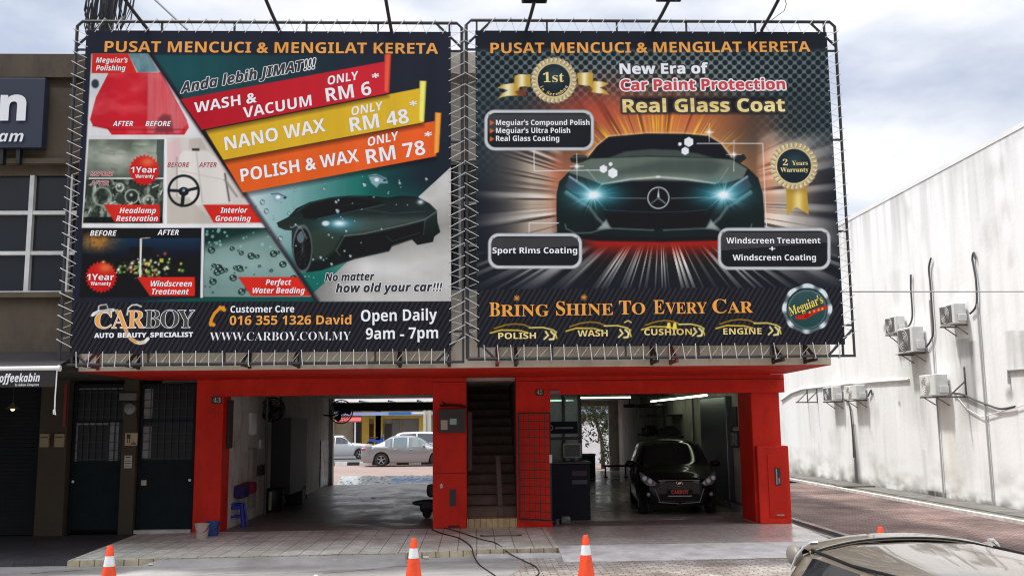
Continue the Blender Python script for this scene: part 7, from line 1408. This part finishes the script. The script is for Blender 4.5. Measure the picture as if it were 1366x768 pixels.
t = thing('monitor', 'pale framed monitor standing on the reception counter', 'monitor', (1.95, 19.8, 1.30)); m = MB(); m.bbox(1.78, 2.16, 19.74, 19.78, 1.36, 1.66, 0.01); m.build('bezel', mat('monitor_pale', rgb(150, 156, 156), 0.5), t); m = MB(); m.box(1.81, 2.13, 19.733, 19.739, 1.39, 1.63); m.build('screen', mat('screen_dark', rgb(40, 48, 46), 0.2), t); m = MB(); m.bbox(1.92, 2.02, 19.72, 19.84, 1.302, 1.36, 0.01); m.build('stand', M_blackrub, t)
p = gnd(790, 628, SLAB); t = thing('stall_counter', 'small dark green cabinet with a white top near the back door', 'cabinet', (3.9, 33, SLAB)); a = at(774, 626, 33); bq = at(794, 607, 33); m = MB(); m.bbox(a.x, bq.x, 33, 33.6, SLAB, bq.z, 0.01); m.build('body', mat('cabinet_green', rgb(30, 84, 58), 0.5), t); m = MB(); m.bbox(a.x - 0.03, bq.x + 0.03, 32.97, 33.63, bq.z + 0.002, bq.z + 0.05, 0.01); m.build('top', M_white, t)
p = gnd(816, 626, SLAB); t = thing('low_bench', 'low dark bench beside the back doorway', 'bench', (4.9, 34, SLAB)); a = at(805, 620, 33.5); m = MB(); m.bbox(a.x, a.x + 0.9, 33.4, 33.8, SLAB + 0.36, SLAB + 0.42, 0.01); m.build('seat', M_dk, t)
for dx in (0.08, 0.78): m = MB(); m.bar((a.x + dx, 33.6, SLAB + 0.02), (a.x + dx, 33.6, SLAB + 0.36), 0.05, 0.05); m.box(a.x + dx - 0.05, a.x + dx + 0.05, 33.38, 33.8, SLAB, SLAB + 0.03); m.build('leg', M_dk, t)
m = MB(); m.bbox(1.62, 1.80, YP + 0.35, YP + 0.6, SLAB, SLAB + 0.15, 0.03); m.lathe([(0.05, 0), (0.05, 0.1), (0.001, 0.11)], 12, (1.55, YP + 0.45, SLAB)); tag(m.build('shoes', mat('shoe_black', (0.03, 0.03, 0.03), 0.5, col2=(0.2, 0.2, 0.2), vscale=12), None), 'small dark heap of things at the counter foot', 'shoes')

# ================================================================== behind the building
def leaves(mb, c, rad, n, size, rnd, mi=0):
    for _ in range(n):
        while True:
            p = Vector((rnd.uniform(-1, 1), rnd.uniform(-1, 1), rnd.uniform(-1, 1)))
            if p.length < 1: break
        p = Vector(c) + Vector((p.x * rad[0], p.y * rad[1], p.z * rad[2])); a = Vector((rnd.gauss(0, 1), rnd.gauss(0, 1), rnd.gauss(0, 0.6) - 0.6)).normalized(); b_ = a.orthogonal().normalized(); b_.rotate(Matrix.Rotation(rnd.uniform(0, 6.28), 3, a)); s_ = size * rnd.uniform(0.6, 1.3)
        mb.add([p - a * s_, p + b_ * s_ * 0.35, p + a * s_, p - b_ * s_ * 0.35], [(0, 1, 2, 3)], mi)
M_leaf = mat('leaf_green', (0.055, 0.085, 0.03), 0.6, col2=(0.02, 0.035, 0.012), vscale=2.0); M_bark = mat('bark', (0.10, 0.08, 0.06), 0.9, var=0.4)
tr = thing('tree', 'leafy tree with drooping branches seen through the back doorway', 'tree', (5.4, 42.5, 0)); rnd = random.Random(8)
m = MB(); m.tube([(5.6, 42.5, 0), (5.55, 42.4, 1.2), (5.3, 42.5, 2.2), (5.0, 42.6, 3.6)], [0.10, 0.08, 0.07, 0.04], 8)
for k in range(7): z = 1.2 + k * 0.35; a = rnd.uniform(0, 6.28); m.tube([(5.4, 42.5, z), (5.4 + math.cos(a) * 0.5, 42.5 + math.sin(a) * 0.3, z + 0.4), (5.4 + math.cos(a) * 0.9, 42.5 + math.sin(a) * 0.6, z + 0.3)], [0.03, 0.02, 0.008], 5)
m.build('trunk', M_bark, tr)
m = MB()
for c, r_, n in (((4.9, 42.5, 2.6), (0.9, 0.6, 0.7), 420), ((5.6, 42.4, 2.3), (0.6, 0.5, 0.9), 330), ((4.5, 42.6, 2.1), (0.4, 0.4, 0.5), 90), ((5.8, 42.6, 1.3), (0.35, 0.4, 0.9), 170), ((5.2, 42.4, 1.5), (0.5, 0.4, 0.5), 60), ((4.6, 42.4, 1.3), (0.5, 0.4, 0.4), 60), ((5.0, 42.6, 3.5), (1.0, 0.8, 0.6), 300), ((5.75, 42.3, 0.5), (0.4, 0.3, 0.45), 120)): leaves(m, c, r_, n, 0.11, rnd)
m.build('crown', M_leaf, tr)
bw = thing('boundary_wall', 'bright white low wall beyond the tree', 'wall', (6, 47, 0)); m = MB(); m.box(1.8, 12, 47.0, 47.2, 0, 2.0); m.box(1.75, 12.05, 46.96, 47.24, 2.0, 2.08); m.build('wall', mat('wall_white2', (0.82, 0.82, 0.81), 0.85, var=0.08), bw)
FS = thing('far_shops', 'row of shops with yellow pillars and grilled fronts across the back road', 'shop row', (-3, 76, 0)); YF = 76.0
def fx(px): return at(px, 575, YF).x
def fz(py, px=510): return at(px, py, YF).z
M_fw = mat('far_wall', rgb(170, 156, 132), 0.85, var=0.2, vscale=0.5); M_fy = mat('far_yellow', rgb(206, 168, 70), 0.8, var=0.1); M_fg = mat('far_grille', rgb(120, 112, 104), 0.7, var=0.2, stretch=(8, 1, 1)); M_fd = mat('far_dark', (0.035, 0.03, 0.03), 0.7); M_fm = mat('far_maroon', rgb(70, 34, 34), 0.8)
m = MB(); m.box(-40, 30, YF + 0.4, YF + 0.8, 0.15, 6.2); m.box(-40, 30, YF - 1.6, YF + 0.4, 3.3, 6.2); m.build('wall', M_fw, FS)
m = MB()
for px in (487, 503, 505, 563): m.box(fx(px) - 0.25, fx(px) + 0.3, YF, YF + 0.39, 0.15, 3.3)
for px in (440, 420): m.box(fx(px) - 0.25, fx(px) + 0.3, YF, YF + 0.39, 0.15, 3.3)
m.box(fx(482), fx(570), YF + 0.1, YF + 0.39, fz(558), 3.3); m.build('pillar', M_fy, FS)
m = MB(); m.box(fx(488), fx(500.5), YF + 0.2, YF + 0.395, 0.15, fz(565)); m.build('door', M_fm, FS)
m = MB(); m.box(fx(513), fx(521.5), YF + 0.2, YF + 0.395, 0.15, fz(565)); m.build('door', M_fd, FS)
m = MB(); m.box(fx(471), fx(480), YF + 0.2, YF + 0.395, 0.15, fz(563)); m.build('door', M_fd, FS)
m = MB(); m.box(fx(523), fx(532.5), YF + 0.25, YF + 0.395, 0.15, fz(559)); m.box(fx(536), fx(561), YF + 0.25, YF + 0.395, 0.15, fz(558)); m.build('roller_shutter', M_fg, FS)
m = MB(); m.box(-30, 20, YF - 1.75, YF - 1.61, fz(554), fz(549.5)); m.box(fx(521), fx(550), YF - 1.77, YF - 1.751, fz(553.2), fz(549.8), 1); m.box(fx(552), fx(576), YF - 1.77, YF - 1.751, fz(552.5), fz(550.3), 2); m.build('fascia_sign', [mat('fascia_pale', rgb(150, 168, 205), 0.6), mat('fascia_blue', rgb(40, 110, 180), 0.6), mat('fascia_white', (0.8, 0.8, 0.8), 0.6)], FS)
a0_, a1_ = fx(457), fx(484); ra = thing('shop_awning', 'faded red awning across the back road', 'awning', (a0_, YF - 1.9, 2)); m = MB(); m.prism([(a0_, YF - 1.2, fz(554)), (a1_, YF - 1.2, fz(554)), (a1_ + 0.2, YF - 2.8, fz(562)), (a0_ - 0.3, YF - 2.8, fz(562))], (0, 0, 0.06)); m.build('canopy', mat('faded_red', rgb(176, 72, 70), 0.8), ra)
m = MB(); m.tube([(fx(479.5), YF - 2.7, 0.15), (fx(479.5), YF - 2.7, fz(562))], 0.06, 6); m.build('post', M_white, ra)
for px, lb_, r_ in ((567, 'pale post beside the far shops, left one of two', 0.10), (572.5, 'pale post beside the far shops, right one of two', 0.13)):
    x = at(px, 575, 60).x; m = MB(); m.tube([(x, 60, 0), (x, 60, 4.2)], r_, 8); tag(m.build('post', mat('post_pale', rgb(200, 196, 176), 0.7), None), lb_, 'post')
x = fx(508); mo = thing('motorcycle', 'small blue motorcycle parked at the far shops', 'motorcycle', (x, 73.5, 0.15)); y = 73.5
for dx in (-0.55, 0.6): m = MB(); m.torus((x + dx, y, 0.42), 0.26, 0.05, 'y', 18, 6); m.build('wheel', M_tyre, mo)
m = MB(); m.prism([(x - 0.7, y - 0.1, 0.75), (x - 0.1, y - 0.1, 0.62), (x + 0.3, y - 0.1, 0.55), (x + 0.5, y - 0.1, 1.05), (x + 0.35, y - 0.1, 1.08), (x + 0.15, y - 0.1, 0.8), (x - 0.6, y - 0.1, 0.95)], (0, 0.2, 0)); m.build('body', mat('bike_blue', rgb(40, 70, 150), 0.4), mo); m = MB(); m.bbox(x - 0.65, x + 0.05, y - 0.12, y + 0.12, 0.96, 1.04, 0.03); m.build('saddle', M_blackrub, mo); m = MB(); m.tube([(x + 0.5, y, 0.5), (x + 0.42, y, 1.2)], 0.03, 6); m.tube([(x + 0.38, y - 0.3, 1.2), (x + 0.38, y + 0.3, 1.2)], 0.02, 6); m.build('handlebar', M_steel, mo)
# sheet coloured to stand in for a sign reflected in a puddle, back threshold
a = gnd(470, 643, 0.05); bq = gnd(575, 641, 0.05); shx0, shx1 = -4.55, -0.5; n1_, n2_ = 60, 10; r_ = random.Random(5); vs = []; fs = []; mi_ = []
for j in range(n2_ + 1):
    for i in range(n1_ + 1): vs.append((lerp(shx0, shx1, i / n1_), 31.7 + 1.2 * j / n2_ + 0.04 * r_.random(), 0.12 + 0.20 * j / n2_ + 0.025 * r_.random() + 0.02 * math.sin(i * 0.33) ** 2))
m = MB()
for j in range(n2_):
    for i in range(n1_):
        u = i / n1_; k = 1 if (0.42 < u < 0.80 and 2 <= j <= 6 and r_.random() < 0.85) else (2 if r_.random() < 0.12 else 0); q = j * (n1_ + 1) + i; m.f.append((q, q + 1, q + n1_ + 2, q + n1_ + 1)); m.mi.append(k); m.sm.append(False)
m.v = vs; tag(m.build('reflection_sheet', [mat('sheet_white', rgb(176, 184, 186), 0.35, var=0.2), mat('sheet_blue', rgb(50, 120, 190), 0.35), mat('sheet_grey', rgb(90, 96, 98), 0.4)], None), 'crumpled white and blue sheet standing in for a puddle reflection at the back of the left bay', 'sheet')
flush_text()
